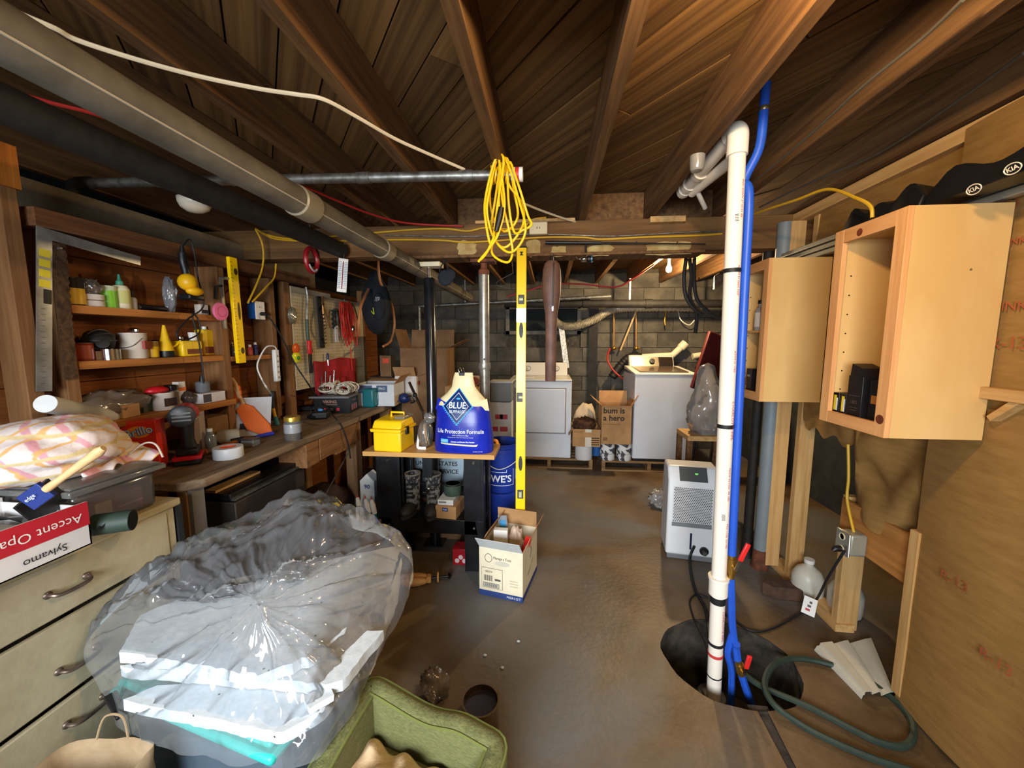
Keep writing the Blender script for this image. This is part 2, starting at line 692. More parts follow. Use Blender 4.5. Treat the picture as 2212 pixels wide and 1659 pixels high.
# ---- left: boarded wall behind bench, dark foundation left of it
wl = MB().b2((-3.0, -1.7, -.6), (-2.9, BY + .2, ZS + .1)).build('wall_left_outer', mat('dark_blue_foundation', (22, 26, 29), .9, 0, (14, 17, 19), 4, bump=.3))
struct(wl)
m_board = wood('wall_boards', (138, 80, 34), (92, 50, 20), 'y', .75, .12)
wall_l = MB().b2((WL - .06, 1.2, .0), (WL - .03, 4.6, 1.96)).build('wall_left', m_board); struct(wall_l)
z = .02
while z < 1.94:
    h = .185
    o = MB().b2((WL - .03, 1.21, z), (WL - .008, 4.55, min(z + h - .004, 1.96))).build('board', m_board, wall_l)
    z += h

# ---- far block wall
wb = MB().b2((-3.0, BY + .012, -.6), (2.6, BY + .1, ZS + .1)).build('wall_back', m_mortar); struct(wb)
me_b = {}
zz = 0
row = 0
WX0, WX1, WZ0, WZ1 = -.62, .42, 1.58, 1.98
while zz < 2.35:
    x = -2.95 + (0 if row % 2 else -.2)
    while x < 2.5:
        xa, xb = x + .004, x + .396
        segs = [(xa, xb)]
        if zz + .19 > WZ0 - .02 and zz < WZ1:
            segs = []
            if xa < WX0: segs.append((xa, min(xb, WX0)))
            if xb > WX1: segs.append((max(xa, WX1), xb))
        for q0, q1 in segs:
            if q1 - q0 < .03: continue
            key = round(q1 - q0, 3)
            if key not in me_b:
                o = MB().box((0, 0, 0), (q1 - q0, .03, .191)).build('concrete_block', m_block, wb, bevel=.003, seg=1)
                me_b[key] = o.data
            else:
                o = bpy.data.objects.new('concrete_block', me_b[key]); C.objects.link(o); o.parent = wb
            o.location = ((q0 + q1) / 2, BY + .006 + random.uniform(-.002, .002), zz + .1)
        x += .4
    zz += .2
    row += 1
# little window in the block wall
m_wfr = mat('window_frame_paint', (120, 114, 100), .6, col2=(90, 82, 70), scale=12)
w1 = MB()
w1.b2((WX0, BY - .03, WZ0), (WX1, BY + .01, WZ0 + .05)).b2((WX0, BY - .03, WZ1 - .05), (WX1, BY + .01, WZ1)).b2((WX0, BY - .03, WZ0), (WX0 + .05, BY + .01, WZ1)).b2((WX1 - .05, BY - .03, WZ0), (WX1, BY + .01, WZ1))
win = w1.build('window_1', m_wfr, bevel=.004); struct(win)
MB().b2((WX0 + .05, BY - .005, WZ0 + .05), (WX1 - .05, BY + .002, WZ1 - .05)).build('pane', mat('dirty_pane', (34, 40, 40), .7, 0, (20, 24, 22), 5, spec=.2), win)

# ---- wall behind the camera with the window that lets the daylight in
wq = MB()
wq.b2((-3.0, -1.72, -.1), (-1.5, -1.64, ZS + .1)).b2((.4, -1.72, -.1), (2.6, -1.64, ZS + .1)).b2((-1.5, -1.72, -.1), (.4, -1.64, 1.0)).b2((-1.5, -1.72, 2.1), (.4, -1.64, ZS + .1))
struct(wq.build('wall_rear', m_block))

# ---- main beam
m_beam = wood('beam_wood', (132, 98, 56), (70, 42, 24), 'x', .75, .0, .2, .35)
beam = thing('support_beam', 'rough main timber beam across the ceiling resting on two steel posts', 'beam', (0, BEAMY0, BEAMZ))
MB().b2((-2.9, 0, .02), (1.62, .045, ZJ - BEAMZ - .002)).build('front_timber', m_beam, beam, bevel=.004)
MB().b2((-2.9, .048, .02), (1.62, .093, ZJ - BEAMZ - .002)).build('middle_timber', m_beam, beam, bevel=.004)
MB().b2((-2.9, .096, .02), (1.62, .14, ZJ - BEAMZ - .002)).build('back_timber', m_beam, beam, bevel=.004)
MB().b2((-1.0, -.02, 0), (.95, .15, .019)).build('bottom_board', m_joist, beam, bevel=.003)
m_plas = mat('old_plaster', (178, 158, 104), .9, 0, (150, 120, 70), 12)
for px0, px1, py0, py1 in ((1132, 1170, 517, 556), (1188, 1224, 530, 556), (1262, 1330, 528, 556), (985, 1030, 520, 552), (1390, 1500, 520, 552)):
    a, c = at(px0, py0, Y=BEAMY0), at(px1, py1, Y=BEAMY0)
    w_, h_ = c.x - a.x, a.z - c.z
    poly = []
    for k in range(18):
        an = 2 * math.pi * k / 18
        rr = .42 + .16 * nz((math.cos(an) * 2, math.sin(an) * 2, px0 * .1))
        poly.append((w_ * (.5 + rr * max(-1, min(1, 1.25 * math.cos(an)))), h_ * (.5 + rr * max(-1, min(1, 1.3 * math.sin(an))))))
    MB().prism(poly, .002, fr((a.x, 0, c.z - BEAMZ))).build('plaster_patch', m_plas, beam)
# ================================================================== OVERHEAD PIPES, WIRES, POSTS
m_gal = mat('galvanised', (150, 150, 145), .45, .8, (96, 94, 88), 18, bump=.05)
m_steelgrey = mat('grey_steel_paint', (150, 148, 140), .35, .55, (118, 114, 104), 14)
m_blackpaint = mat('black_gloss_paint', (16, 17, 19), .22, 0, (30, 30, 32), 8, spec=.6)
m_rust = mat('rust', (118, 66, 38), .85, 0, (70, 38, 24), 20, bump=.3)
m_pipegrey = mat('grey_pipe', (108, 102, 90), .6, 0, (82, 77, 66), 7, spec=.4)
m_iron = mat('black_iron', (40, 38, 36), .7, .2, (26, 24, 22), 14, bump=.1)
m_chrome = mat('chrome', (210, 210, 208), .15, 1)
m_yel = mat('yellow_cable', (242, 190, 20), .4, subtle=.1)
m_yeldull = mat('yellow_romex', (206, 160, 32), .5, subtle=.15)
m_red = mat('red_tube', (176, 40, 34), .5)
m_white = mat('white_plastic', (222, 220, 214), .4)
m_cream = mat('cream_plastic', (216, 204, 168), .45)
m_blk = mat('black_plastic', (20, 20, 21), .45, subtle=.3)
m_rubber = mat('black_rubber', (24, 24, 25), .6, subtle=.3)

p = at(920, 700, Y=2.65); PX1 = -.835
t = thing('support_post', 'glossy black steel jack post left of the grey post under the beam', 'post', (PX1, 2.65, 0), group='posts under the beam')
MB().lathe([(.038, .008), (.038, 1.915), (.034, 1.925), (.013, 1.925)], n=20).build('tube', m_blackpaint, t)
MB().cyl((0, 0, 1.92), (0, 0, 2.0), .012, 12).build('screw', m_chrome, t)
MB().box((-.01, 0, 2.012), (.2, .1, .03)).build('top_plate', m_cream, t, bevel=.003)
MB().box((0, 0, .004), (.14, .12, .008)).build('base_plate', m_blackpaint, t)
p = at(1046, 700, Y=2.65)
t = thing('support_post', 'grey steel post with rusty cap beside the blue dog food bag', 'post', (p.x, 2.65, 0), group='posts under the beam')
MB().lathe([(.036, .008), (.036, 1.94)], n=20).build('tube', m_steelgrey, t)
MB().lathe([(.042, 1.30), (.044, 1.31), (.044, 1.335), (.042, 1.345)], n=20).build('coupling', m_steelgrey, t)
MB().cyl((.006, -.040, 1.37), (.006, -.03, 1.37), .008, 10).build('hole_pin', m_blk, t)
MB().lathe([(.038, 1.94), (.038, 1.97), (.022, 1.985), (.022, 2.02)], n=16).box((0, 0, 2.028), (.16, .11, .02)).build('cap', m_rust, t)
MB().box((0, 0, .004), (.14, .12, .008)).build('base_plate', m_rust, t)

# big grey drain pipe along the ceiling
def pipe_y(name, label, x, z, r, y0, y1, m, collars=(), seam=False, cat='pipe', dz=0.):
    t = thing(name, label, cat, (x, y0, z))
    MB().cyl((0, 0, dz), (0, y1 - y0, 0), r, 24).build('pipe_run', m, t)
    zo = lambda yy: dz * (1 - (yy - y0) / (y1 - y0))
    for c in collars:
        MB().tube([(0, c - y0 + q, zo(c + q)) for q in (-.05, -.045, .045, .05)], [r + .001, r + .006, r + .006, r + .001], 24).build('collar', mat('pipe_band', (150, 140, 118), .45, .3), t)
    if seam:
        a = R(-28)
        MB().bar((r * math.cos(a), 0, r * math.sin(a) + dz), (r * math.cos(a), y1 - y0, r * math.sin(a)), .005, .004).build('seam', mat('seam_line', (176, 168, 150), .6), t)
    return t
pipe_y('drain_pipe', 'long grey drain pipe slung under the joists from upper left', -.93, 1.985, .05, .05, 4.4, m_pipegrey, (.36, 1.43, 2.14), True, dz=.035)
pipe_y('iron_pipe', 'dark iron pipe beside the long grey drain pipe', -1.40, 2.10, .05, -.5, 2.54, m_iron)
# galvanised pipe across, with elbow at the left
a, c = at(1105, 378, Z=2.222), at(172, 396, Z=2.222)
t = thing('galvanised_pipe', 'thin galvanised pipe running across under the joists with the yellow cord', 'pipe', a)
d = c - a
MB().cyl((0, 0, 0), d, .021, 14).build('pipe_run', m_gal, t)
MB().tube([d + V((.06, 0, 0)), d, d + V((-.035, 0, -.01)), d + V((-.05, 0, -.04)), d + V((-.05, 0, -.09))], .028, 14).build('elbow', m_iron, t)
MB().cyl(d + V((-.05, 0, -.08)), d + V((-.05, 0, -.30)), .023, 14).build('drop', m_iron, t)
for f in (.1, .33, .62, .8):
    q = d * f
    MB().tube([q + V((-.03, 0, 0)), q + V((.03, 0, 0))], .0245, 12).build('coupling', m_gal, t)
MB().lathe([(.03, 0), (.03, .05)], M=rotm(0, 90, 0), n=16).build('end_cap', m_white, t)
MB().lathe([(.031, .018), (.031, .034)], M=rotm(0, 90, 0), n=16).build('red_band', m_red, t)

# yellow extension cord hanging in a bundle
EY = a.y - .035
def px3(x, y, o=0): return at(x, y, Y=EY + o)
t = thing('extension_cord', 'bright yellow extension cord hanging bundled from the galvanised pipe', 'cord', px3(1090, 380))
o0 = px3(1090, 380)
cd = MB()
loops = [[(1070, 345), (1050, 420), (1048, 470), (1062, 530), (1075, 440), (1088, 345)],
         [(1075, 342), (1060, 400), (1052, 460), (1070, 520), (1105, 545), (1135, 500), (1120, 430), (1095, 350)],
         [(1080, 340), (1085, 430), (1100, 500), (1107, 545), (1095, 567), (1062, 545), (1075, 490), (1078, 420)],
         [(1100, 350), (1120, 400), (1140, 465), (1148, 485), (1130, 497), (1110, 500), (1098, 430)],
         [(1085, 345), (1100, 400), (1128, 440), (1128, 490), (1090, 535), (1062, 500), (1070, 430)],
         [(1095, 342), (1110, 410), (1118, 470), (1090, 500), (1066, 470), (1058, 420), (1072, 370)]]
for i, lp in enumerate(loops):
    pts = [px3(x, y, (-.028 + .011 * i) + .01 * math.sin(k * 2.1 + i)) - o0 for k, (x, y) in enumerate(lp)]
    cd.tube(smooth(pts, 6, True), .0052, 7, closed=True)
pts = [px3(1078, 345, -.02), px3(1090, 440, -.035), px3(1078, 500, -.04), px3(1062, 530, -.045), px3(1033, 566, -.05)]
cd.tube(smooth([q - o0 for q in pts], 6), .0052, 7)
pts = [px3(1068, 510, -.04), px3(1050, 548, -.048), px3(1034, 564, -.05)]
cd.tube(smooth([q - o0 for q in pts], 6), .0052, 7)
# wraps over the pipe
for i in range(5):
    x = 1064 + i * 8
    q = at(x, 378, Y=a.y) - o0
    cd.tube([q + V((.004 * math.sin(k), .034 * math.cos(k * math.pi / 8), .034 * math.sin(k * math.pi / 8))) for k in range(16)], .0052, 7, closed=True)
cd.build('coil', m_yel, t)
pl = MB().tube([px3(1083, 448, -.05) - o0, px3(1079, 470, -.05) - o0, px3(1072, 500, -.05) - o0], [.012, .014, .010], 10)
pl.build('plug', m_blk, t)

def wire(name, label, pts, r, m, cat='cable', k=6, group=None):
    pts = [V(p) for p in pts]
    t = MB().tube(smooth([p - pts[0] for p in pts], k), r, 7).build(name, m, loc=pts[0])
    return tag(t, label, cat, group)
Zc = ZJ - .008
wire('cable', 'white cable stapled across the joists at the upper left', [at(x, y, Z=Zc) for x, y in ((-60, -20), (40, 28), (120, 62), (170, 88), (300, 130), (430, 165), (560, 192), (640, 204), (700, 215), (770, 252), (850, 298), (920, 330), (1003, 366))], .0065, mat('white_cable', (206, 192, 164), .5))
wire('cable', 'pale cable sagging from the yellow cord down to the beam', [at(x, y, Z=Zc) for x, y in ((1128, 438), (1170, 455), (1225, 474), (1276, 487))], .0065, MATS['white_cable'])
wire('tubing', 'thin red tubing clipped above the grey drain pipe on the left', [at(x, y, Z=2.235) for x, y in ((30, 198), (110, 222), (200, 245), (300, 280), (450, 330), (640, 396), (720, 430), (800, 462), (880, 482), (1000, 489))], .006, m_red, 'tubing')
YB = BEAMY0 - .012
wire('cable', 'yellow cable running along the top edge of the beam', [at(x, y, Y=YB) for x, y in ((552, 494), (580, 508), (640, 516), (760, 507), (880, 497), (960, 494), (1010, 499), (1050, 492), (1120, 495), (1150, 475), (1180, 470))], .006, m_yeldull, group='cables along the beam')
wire('cable', 'lower yellow cable running along the beam behind the hanging cord', [at(x, y, Y=YB) for x, y in ((560, 500), (600, 517), (700, 521), (850, 518), (950, 519), (1000, 523), (1060, 521), (1170, 513), (1260, 513), (1300, 517), (1400, 512), (1500, 509), (1560, 505))], .006, m_yeldull, group='cables along the beam')
wire('conduit', 'thin grey armoured conduit running along the beam', [at(x, y, Y=YB) for x, y in ((830, 508), (1000, 511), (1150, 506), (1240, 508), (1330, 510), (1480, 502), (1560, 500))], .004, m_gal, 'conduit')
XW = -1.93
wire('cable', 'yellow cable dropping from the beam to the blue outlet box', [at(552, 495, X=XW - .0), at(566, 525, X=XW), at(569, 560, X=XW), at(560, 600, X=XW), at(535, 655, X=XW)], .006, m_yeldull, group='cables to the outlet box')
wire('cable', 'second yellow cable curving into the blue outlet box', [at(596, 570, X=XW), at(592, 600, X=XW), at(575, 620, X=XW), at(545, 652, X=XW)], .006, m_yeldull, group='cables to the outlet box')
wire('cable', 'yellow cable looping over the small wall cabinet to the right wall', [at(1612, 470, Y=2.4), at(1650, 455, Y=2.2), at(1720, 432, Y=1.95), at(1788, 409, Y=1.78), at(1850, 428, Y=1.62), at(1880, 445, Y=1.56), at(1884, 470, Y=1.55)], .006, m_yeldull)
for i, pth in enumerate(([(2080, 0), (1990, 85), (1860, 190), (1740, 300), (1620, 400)], [(2212, 115), (2080, 210), (1900, 330), (1760, 390), (1640, 448)])):
    wire('cable', ['dark cable along the joist above the large wall cabinet', 'grey cable along the dark joist bay at the upper right'][i], [at(x, y, Z=ZJ - .006 if i == 0 else ZJ + .04) for x, y in pth], .005, mat('grey_cable', (84, 76, 64), .6))

# outlet and lath on the beam
p = at(1163, 494, Y=BEAMY0 - .03)
t = thing('outlet_box', 'cream outlet cover mounted on the beam beside the yellow cord', 'outlet', p)
MB().box((0, .0, 0), (.115, .04, .075)).build('cover', m_cream, t, bevel=.006)
for x in (-.008, .008):
    MB().box((x, -.0205, 0), (.004, .002, .012)).build('slot', m_blk, t)
a = at(1027, 483, Y=BEAMY0 - .02); c = at(1242, 484, Y=BEAMY0 - .02)
tag(MB().b2((0, 0, 0), ((c - a).x, .012, .018)).build('lath', m_stud, loc=a), 'thin wooden lath along the top of the beam behind the cord', 'lath')
a = at(1405, 473, Y=BEAMY0 - .05); c = at(1482, 473, Y=BEAMY0 - .05)
tag(MB().b2((0, 0, 0), ((c - a).x, .05, .035)).build('wood_block', m_studx, loc=(a.x, a.y, ZJ - .04), bevel=.002), 'short pale wood block on top of the beam under the joist', 'block')

# white globe light left
p = V((-1.875, 1.95, ZJ - .002))
t = thing('ceiling_lamp', 'round white ceiling lamp half hidden behind the dark iron pipe', 'lamp', p)
MB().lathe([(.05, 0), (.05, -.015), (.075, -.02)], n=20).build('base', m_white, t)
MB().lathe([(.075, -.02), (.074, -.04), (.062, -.066), (.035, -.084), (.0, -.09)], n=20).build('globe', mat('opal_globe', (224, 214, 192), .3), t)
# bulbs that light the room
def bulb(loc, label):
    t = thing('light_bulb', label, 'light bulb', loc)
    zt = ZS - loc[2]
    MB().lathe([(.05, zt), (.052, zt - .03), (.03, zt - .05), (.02, zt - .055)], n=16).build('socket', m_white, t)
    pr = [(0, -.055), (.018, -.05), (.028, -.035), (.03, -.02), (.026, 0), (.016, .02), (.013, .05), (.013, zt - .05)]
    MB().lathe(pr, n=16).build('glass', mat('lit_bulb', (255, 214, 150), .3, emit=14), t)
# sockets hang just above each light so its light is not shut in
bulb(BULB + V((0, 0, .115)), 'bare warm bulb between the joists above the camera')
bulb(FBULB + V((0, 0, .115)), 'bare warm bulb in the ceiling over the washing machine')

# fishing rod hung on the beam
y = BEAMY0 - .045
a, c = at(1178, 524, Y=y), at(1524, 527, Y=y)
t = thing('fishing_rod', 'black fishing rod with reel hung along the front of the beam', 'fishing rod', a)
d = c - a
MB().tube([(0, 0, 0), d * .05, d * .36], [.011, .012, .009], 10).build('handle', m_blk, t)
MB().tube([d * .36, d], [.007, .0035], 8).build('blank', m_iron, t)
for f in (.2, .58, .83):
    q = d * f
    MB().tube([q + V((0, .018, 0)), q + V((0, .0, .012))], .004, 6).build('hook', m_gal, t)
q = at(1262, 560, Y=y) - a
rl = MB().tube([at(1265, 528, Y=y) - a, at(1266, 545, Y=y) - a], .006, 8)
rl.build('reel_foot', m_blk, t)
MB().ball(q, (.03, .022, .018), 12).build('reel_body', m_chrome, t)
MB().tube([q + V((.02, 0, 0)), q + V((.05, 0, .0)), q + V((.055, 0, 0))], [.022, .022, .016], 14).build('spool', m_blk, t)
MB().tube([q + V((.042, 0, 0)), q + V((.048, 0, 0))], .0235, 14).build('spool_rim', mat('blue_rim', (80, 130, 170), .3, .4), t)
MB().tube([q + V((-.02, 0, 0)), q + V((-.045, -.01, .005)), q + V((-.05, -.03, .005))], .004, 8).build('crank', m_chrome, t)

# brown case
y = 2.5
p = at(1192, 562, Y=y)
t = thing('padded_case', 'long brown padded case with a rounded head hanging before the dryer', 'case', p)
m_br = mat('brown_vinyl', (112, 78, 62), .55, 0, (84, 56, 44), 9, bump=.1)
cs = MB()
prof = [(.0, 0), (.028, -.004), (.045, -.02), (.056, -.06), (.06, -.12), (.058, -.2), (.05, -.27), (.04, -.33), (.036, -.42), (.035, -.6), (.034, -.758), (.03, -.764), (0, -.765)]
sl = [(-.004 + i * .0004) for i in range(len(prof))]
cs.lathe([(r, z) for r, z in prof], n=18, sy=.62)
cs.build('body', m_br, t)
MB().tube(smooth([(.012 + .0, -.030 - .004, -.02), (.012, -.0385, -.08), (.01, -.038, -.2), (.008, -.031, -.29)], 5), .0035, 6).build('zipper', m_blk, t)
MB().box((.008, -.028, -.3), (.008, .006, .03)).build('zip_pull', m_chrome, t)
MB().tube([(.0, 0, -.005), (.0, 0, .02)], .012, 8).build('loop', m_blk, t)
MB().tube([(0, 0, .035), (0, .03, .05), (0, .082, .05)], .003, 6).build('hook', m_gal, t)
MB().tube([V((.012 * math.sin(k * .7), 0, .028 + .012 * math.cos(k * .7))) for k in range(9)], .002, 6, closed=True).build('ring', m_chrome, t)

# dark pouch hung by the black post
p = at(963, 560, Y=BEAMY0 - .03)
t = thing('pouch', 'dark fabric pouch hung on the beam right of the black post', 'pouch', p)
m_navy = mat('navy_fabric', (30, 34, 44), .85, 0, (20, 22, 28), 20, bump=.2)
MB().tube(smooth([(0, .02, .01), (-.01, 0, -.01), (-.04, -.0, -.06), (-.045, 0, -.08)], 4), .004, 6).tube(smooth([(0, .02, .01), (.005, 0, -.02), (.012, 0, -.07)], 4), .004, 6).build('strap', m_navy, t)
MB().ball((-.005, 0, -.12), (.052, .02, .055), 12).ball((.028, 0, -.10), (.035, .018, .04), 10).build('bag', m_navy, t)

# black hoses hanging in front of washer
y = BEAMY1 + .1
for i, pth in enumerate(([(1482, 560), (1478, 600), (1482, 640), (1500, 668), (1520, 680)], [(1490, 560), (1494, 600), (1490, 640), (1505, 680), (1502, 720)], [(1500, 560), (1500, 610), (1508, 650), (1540, 680), (1570, 690)])):
    wire('hose', ['leftmost of three black hoses hanging right of the beam centre', 'black hose with a cut end hanging over the washing machine', 'rightmost of three black hoses beside the white PVC pipe'][i], [at(x, yy, Y=(y + .03 * i if n_ else BEAMY1 + .012)) for n_, (x, yy) in enumerate([(pth[0][0], 552)] + pth)], .013, m_rubber, 'hose', group='black hoses hanging from the beam')
# ================================================================== RIGHT SIDE
m_maple = mat('birch_ply', (222, 184, 122), .5, 0, (204, 160, 96), 2.2, (1, 1, .35), .03, 30, rnd=.04, spec=.35)
m_frame = wood('face_frame', (222, 170, 112), (200, 136, 82), 'z', .5, .03)
m_framey = wood('face_frame_rail', (222, 170, 112), (200, 136, 82), 'y', .5, .03)
m_knot = mat('knot', (120, 58, 36), .6, 0, (88, 40, 24), 30)
def wall_cabinet(label, y0, y1, xf, xb, z0, z1, shelf=()):
    t = thing('wall_cabinet', label, 'cabinet', (xf, y0, z0), group='unfinished wall cabinets')
    D, W, H = xb - xf, y1 - y0, z1 - z0
    MB().b2((.018, 0, 0), (D, .012, H)).build('side_panel', m_maple, t)
    MB().b2((.018, W - .012, 0), (D, W, H)).build('side_panel', m_maple, t)
    MB().b2((.018, .012, H - .03), (D, W - .012, H - .018)).build('top_panel', m_maple, t)
    MB().b2((.018, .012, .02), (D, W - .012, .034)).build('bottom_panel', m_maple, t)
    MB().b2((D - .008, .012, .034), (D, W - .012, H - .03)).build('back_panel', m_maple, t)
    s = .042
    MB().b2((0, -.002, 0), (.018, s, H)).build('stile', m_frame, t, bevel=.001)
    MB().b2((0, W - s, 0), (.018, W + .002, H)).build('stile', m_frame, t, bevel=.001)
    MB().b2((0.0005, s, H - .05), (.018, W - s, H)).build('rail', m_framey, t, bevel=.001)
    MB().b2((0.0005, s, 0), (.018, W - s, .045)).build('rail', m_framey, t, bevel=.001)
    for z in shelf:
        MB().b2((.03, .013, z), (D - .01, W - .013, z + .013)).build('shelf', m_maple, t)
    for k in range(7):
        MB().cyl((.06, W - .0135, .13 + .075 * k), (.06, W - .0115, .13 + .075 * k), .003, 6).build('peg_hole', m_blk, t)
    return t
CZ0, CZ1 = 1.172, 1.922
c1 = wall_cabinet('large unfinished wooden wall cabinet nearest the camera on the right', 1.385, 1.695, 1.12, WR - .035, CZ0, CZ1)
MB().cyl((-.001, .02, .06), (.004, .02, .06), .016, 14).build('knot', m_knot, c1)
MB().cyl((-.001, .19, CZ1 - CZ0 - .03), (.004, .19, CZ1 - CZ0 - .03), .013, 14).build('knot', m_knot, c1)
MB().cyl((.2, -.001, .55), (.2, .002, .55), .004, 8).build('screw', m_chrome, c1)
c2 = wall_cabinet('smaller unfinished wooden wall cabinet farther back behind the blue hose', 2.165, 2.465, 1.12, WR - .03, CZ0, CZ1, (.37,))

def carton(name, label, loc, d, m, rz=0, cat='box', group=None, bevel=.0015):
    t = thing(name, label, cat, loc, rz, group)
    MB().b2((-d[0] / 2, -d[1] / 2, 0), (d[0] / 2, d[1] / 2, d[2])).build('carton', m, t, bevel=bevel)
    return t
m_bkcard = mat('black_card', (22, 21, 22), .4)
m_yelcard = mat('yellow_card', (226, 206, 40), .5)
# inside the large cabinet: two black and yellow boxes, a tall black box, a second one
zf = CZ0 + .034
for i, y in enumerate((1.655, 1.62)):
    t = carton('battery_box', ['black and yellow box at the far end inside the large cabinet', 'black and yellow box beside the tall black carton in the cabinet'][i], (1.175, y, zf), (.05, .03, .085), m_bkcard, group='small boxes in the cabinet')
    MB().box((-.0255, .004 - .006 * i, .045), (.001, .012, .06)).build('label_panel', m_yelcard, t)
    MB().box((-.0258, -.006 - .003 * i, .04), (.001, .006, .05)).build('white_panel', P(WHITE), t)
t = carton('tall_box', 'tall black carton with slanted top inside the large cabinet', (1.19, 1.565, zf), (.08, .07, .16), m_bkcard)
MB().prism([(-.035, 0), (.035, 0), (.02, .03), (-.03, .045)], .07, fr((.035, 0, .16), (0, -1, 0), (0, 0, 1))).build('flap', m_bkcard, t)
text('1883', .018, mat('grey_ink', (92, 74, 70), .6), fr((-.0405, 0, .06), (0, -1, 0), (0, 0, 1)), t)
for k, z in enumerate((.085, .04, .03)):
    MB().box((-.0405, 0, z), (.001, .05 - .01 * k, .0015)).build('print_line', MATS['grey_ink'], t)
t = carton('dark_box', 'second black carton behind the near stile in the large cabinet', (1.21, 1.48, zf), (.09, .075, .15), m_bkcard)
MB().box((-.046, .01, .08), (.002, .03, .03)).build('label_panel', P((170, 110, 50)), t)
# inside the small cabinet
t = thing('spray_bottle', 'grey bottle with white label on the shelf of the small cabinet', 'bottle', (1.19, 2.35, CZ0 + .384))
MB().lathe([(.026, 0), (.028, .01), (.028, .11), (.02, .125), (.012, .13), (.012, .15)], n=16).build('body', mat('grey_bottle', (150, 150, 155), .35), t)
MB().lathe([(.0285, .02), (.0285, .10)], n=16).build('label_band', P((210, 205, 205)), t)
MB().lathe([(.016, .15), (.016, .17)], n=12).build('cap', m_blk, t)
t = carton('dark_box', 'black carton at the bottom of the small cabinet', (1.19, 2.36, CZ0 + .034), (.07, .05, .13), m_bkcard)
MB().box((-.036, 0, .09), (.001, .03, .012)).build('label_panel', P((140, 140, 140)), t)
t = thing('tape_gun', 'small brass coloured tool standing beside the black carton in the small cabinet', 'tool', (1.17, 2.415, CZ0 + .034))
MB().lathe([(.012, 0), (.012, .03), (.006, .035), (.006, .05), (.011, .055), (.004, .075)], n=12).build('body', mat('brass', (170, 130, 60), .35, .9), t)

# black roof-rack with badges lying above the cabinet on grey pipes
t = thing('trim_channels', 'grey metal channels lying along the wall above the wooden cabinets', 'channel', (WR - .06, 1.4, CZ1 + .01))
m_chan = mat('grey_channel', (150, 146, 132), .5, .3)
for k, (x, z) in enumerate(((0, .0), (.002, .03), (-.005, .058))):
    MB().b2((x - .018, -.35 + .02 * k, z), (x + .018, 1.35 - .05 * k, z + .024)).build('channel', m_chan, t, bevel=.004)
t = thing('roof_rack', 'black roof rack with round badges lying above the large cabinet', 'roof rack', (WR - .12, 1.17, CZ1 + .018))
def rackbar(dx, y0, y1, name):
    b = MB()
    n = 24
    sec = []
    for i in range(n + 1):
        u = i / n
        y = y0 + (y1 - y0) * u
        hh = .035 + .02 * math.sin(u * 9) ** 2
        if u < .1: hh *= .35 + 6.5 * u
        if u > .9: hh *= .35 + 6.5 * (1 - u)
        sec.append((y, hh, .02 + .012 * math.sin(u * 7 + 1)))
    vs, fs = [], []
    for y, hh, dd in sec:
        vs += [(dx - .06, y, 0), (dx + .03, y, 0), (dx + .03, y, hh * 1.6), (dx - .045, y, hh * 1.3 + dd)]
    for i in range(n):
        for j in range(4):
            fs.append((i * 4 + j, i * 4 + (j + 1) % 4, i * 4 + 4 + (j + 1) % 4, i * 4 + 4 + j))
    fs += [(0, 1, 2, 3), tuple(n * 4 + j for j in (3, 2, 1, 0))]
    b.add(vs, fs)
    o = b.build(name, m_blk, t, bevel=.004)
    return o
for k, (dx, y0, y1) in enumerate(((-.045, -.33, .30), (-.05, .31, .66))):
    o = rackbar(dx, y0, y1, 'rack_foot')
for px, py in ((2107, 408), (2191, 363)):
    q = at(px, py, X=WR - .235)
    mm = fr(q - V((WR - .12, 1.17, CZ1 + .018)), (0, -1, .12), (-.35, 0, 1))
    MB().lathe([(.0, .0), (.015, .0), (.016, .002), (.016, .004), (0, .004)], M=mm.to_3x3(), o=mm.translation, n=20, sx=1.25).build('badge_plate', m_blk, t)
    MB().tube([mm @ V((.019 * math.cos(k * math.pi / 12), .0135 * math.sin(k * math.pi / 12), .004)) for k in range(24)], .0016, 5, closed=True).build('badge_ring', P((220, 210, 190), .3), t)
    text('KIA', .016, P((220, 210, 190), .3), mm @ Matrix.Translation((0, 0, .0045)), t, sx=1.1, bold=.0004)

# ---- white PVC discharge pipe with blue hose
m_pvc = mat('white_pvc', (232, 222, 206), .35, subtle=.05)
m_blue = mat('blue_hose', (36, 84, 190), .4, subtle=.15)
m_redprint = mat('red_print', (196, 60, 56), .6)
PY = 1.655
pt = at(1582, 345, Y=PY)
pb = V((at(1541, 1510, Y=1.66).x, 1.66, -.12))
PTOP = V((pt.x + .003, PY - .03, 2.255))
t = thing('discharge_pipe', 'tall white PVC pipe rising from the sump pit to the ceiling', 'pipe', pb)
L_ = PTOP - pb
MB().cyl((0, 0, 0), L_, .03, 24).build('riser', m_pvc, t)
def along(f): return L_ * f
def ringz(zw, h, r, m, nm):
    f = (zw - pb.z) / L_.z
    f2 = (zw + h - pb.z) / L_.z
    MB().cyl(along(f), along(f2), r, 24).build(nm, m, t)
zc = at(1556, 1268, Y=PY).z
ringz(zc - .03, .07, .0385, m_pvc, 'coupling'); ringz(zc + .04, .012, .042, m_pvc, 'coupling_lip')
for py_, hh in ((592, .016), (922, .016), (1300, .03), (1392, .014)):
    zz = at(1560, py_, Y=PY).z
    ringz(zz, hh, .0315, m_rubber, 'tape_band')
ringz(at(1548, 1415, Y=PY).z, .014, .0312, m_redprint, 'red_band')
ringz(at(1548, 1460, Y=PY).z, .006, .0312, m_rubber, 'tape_band')
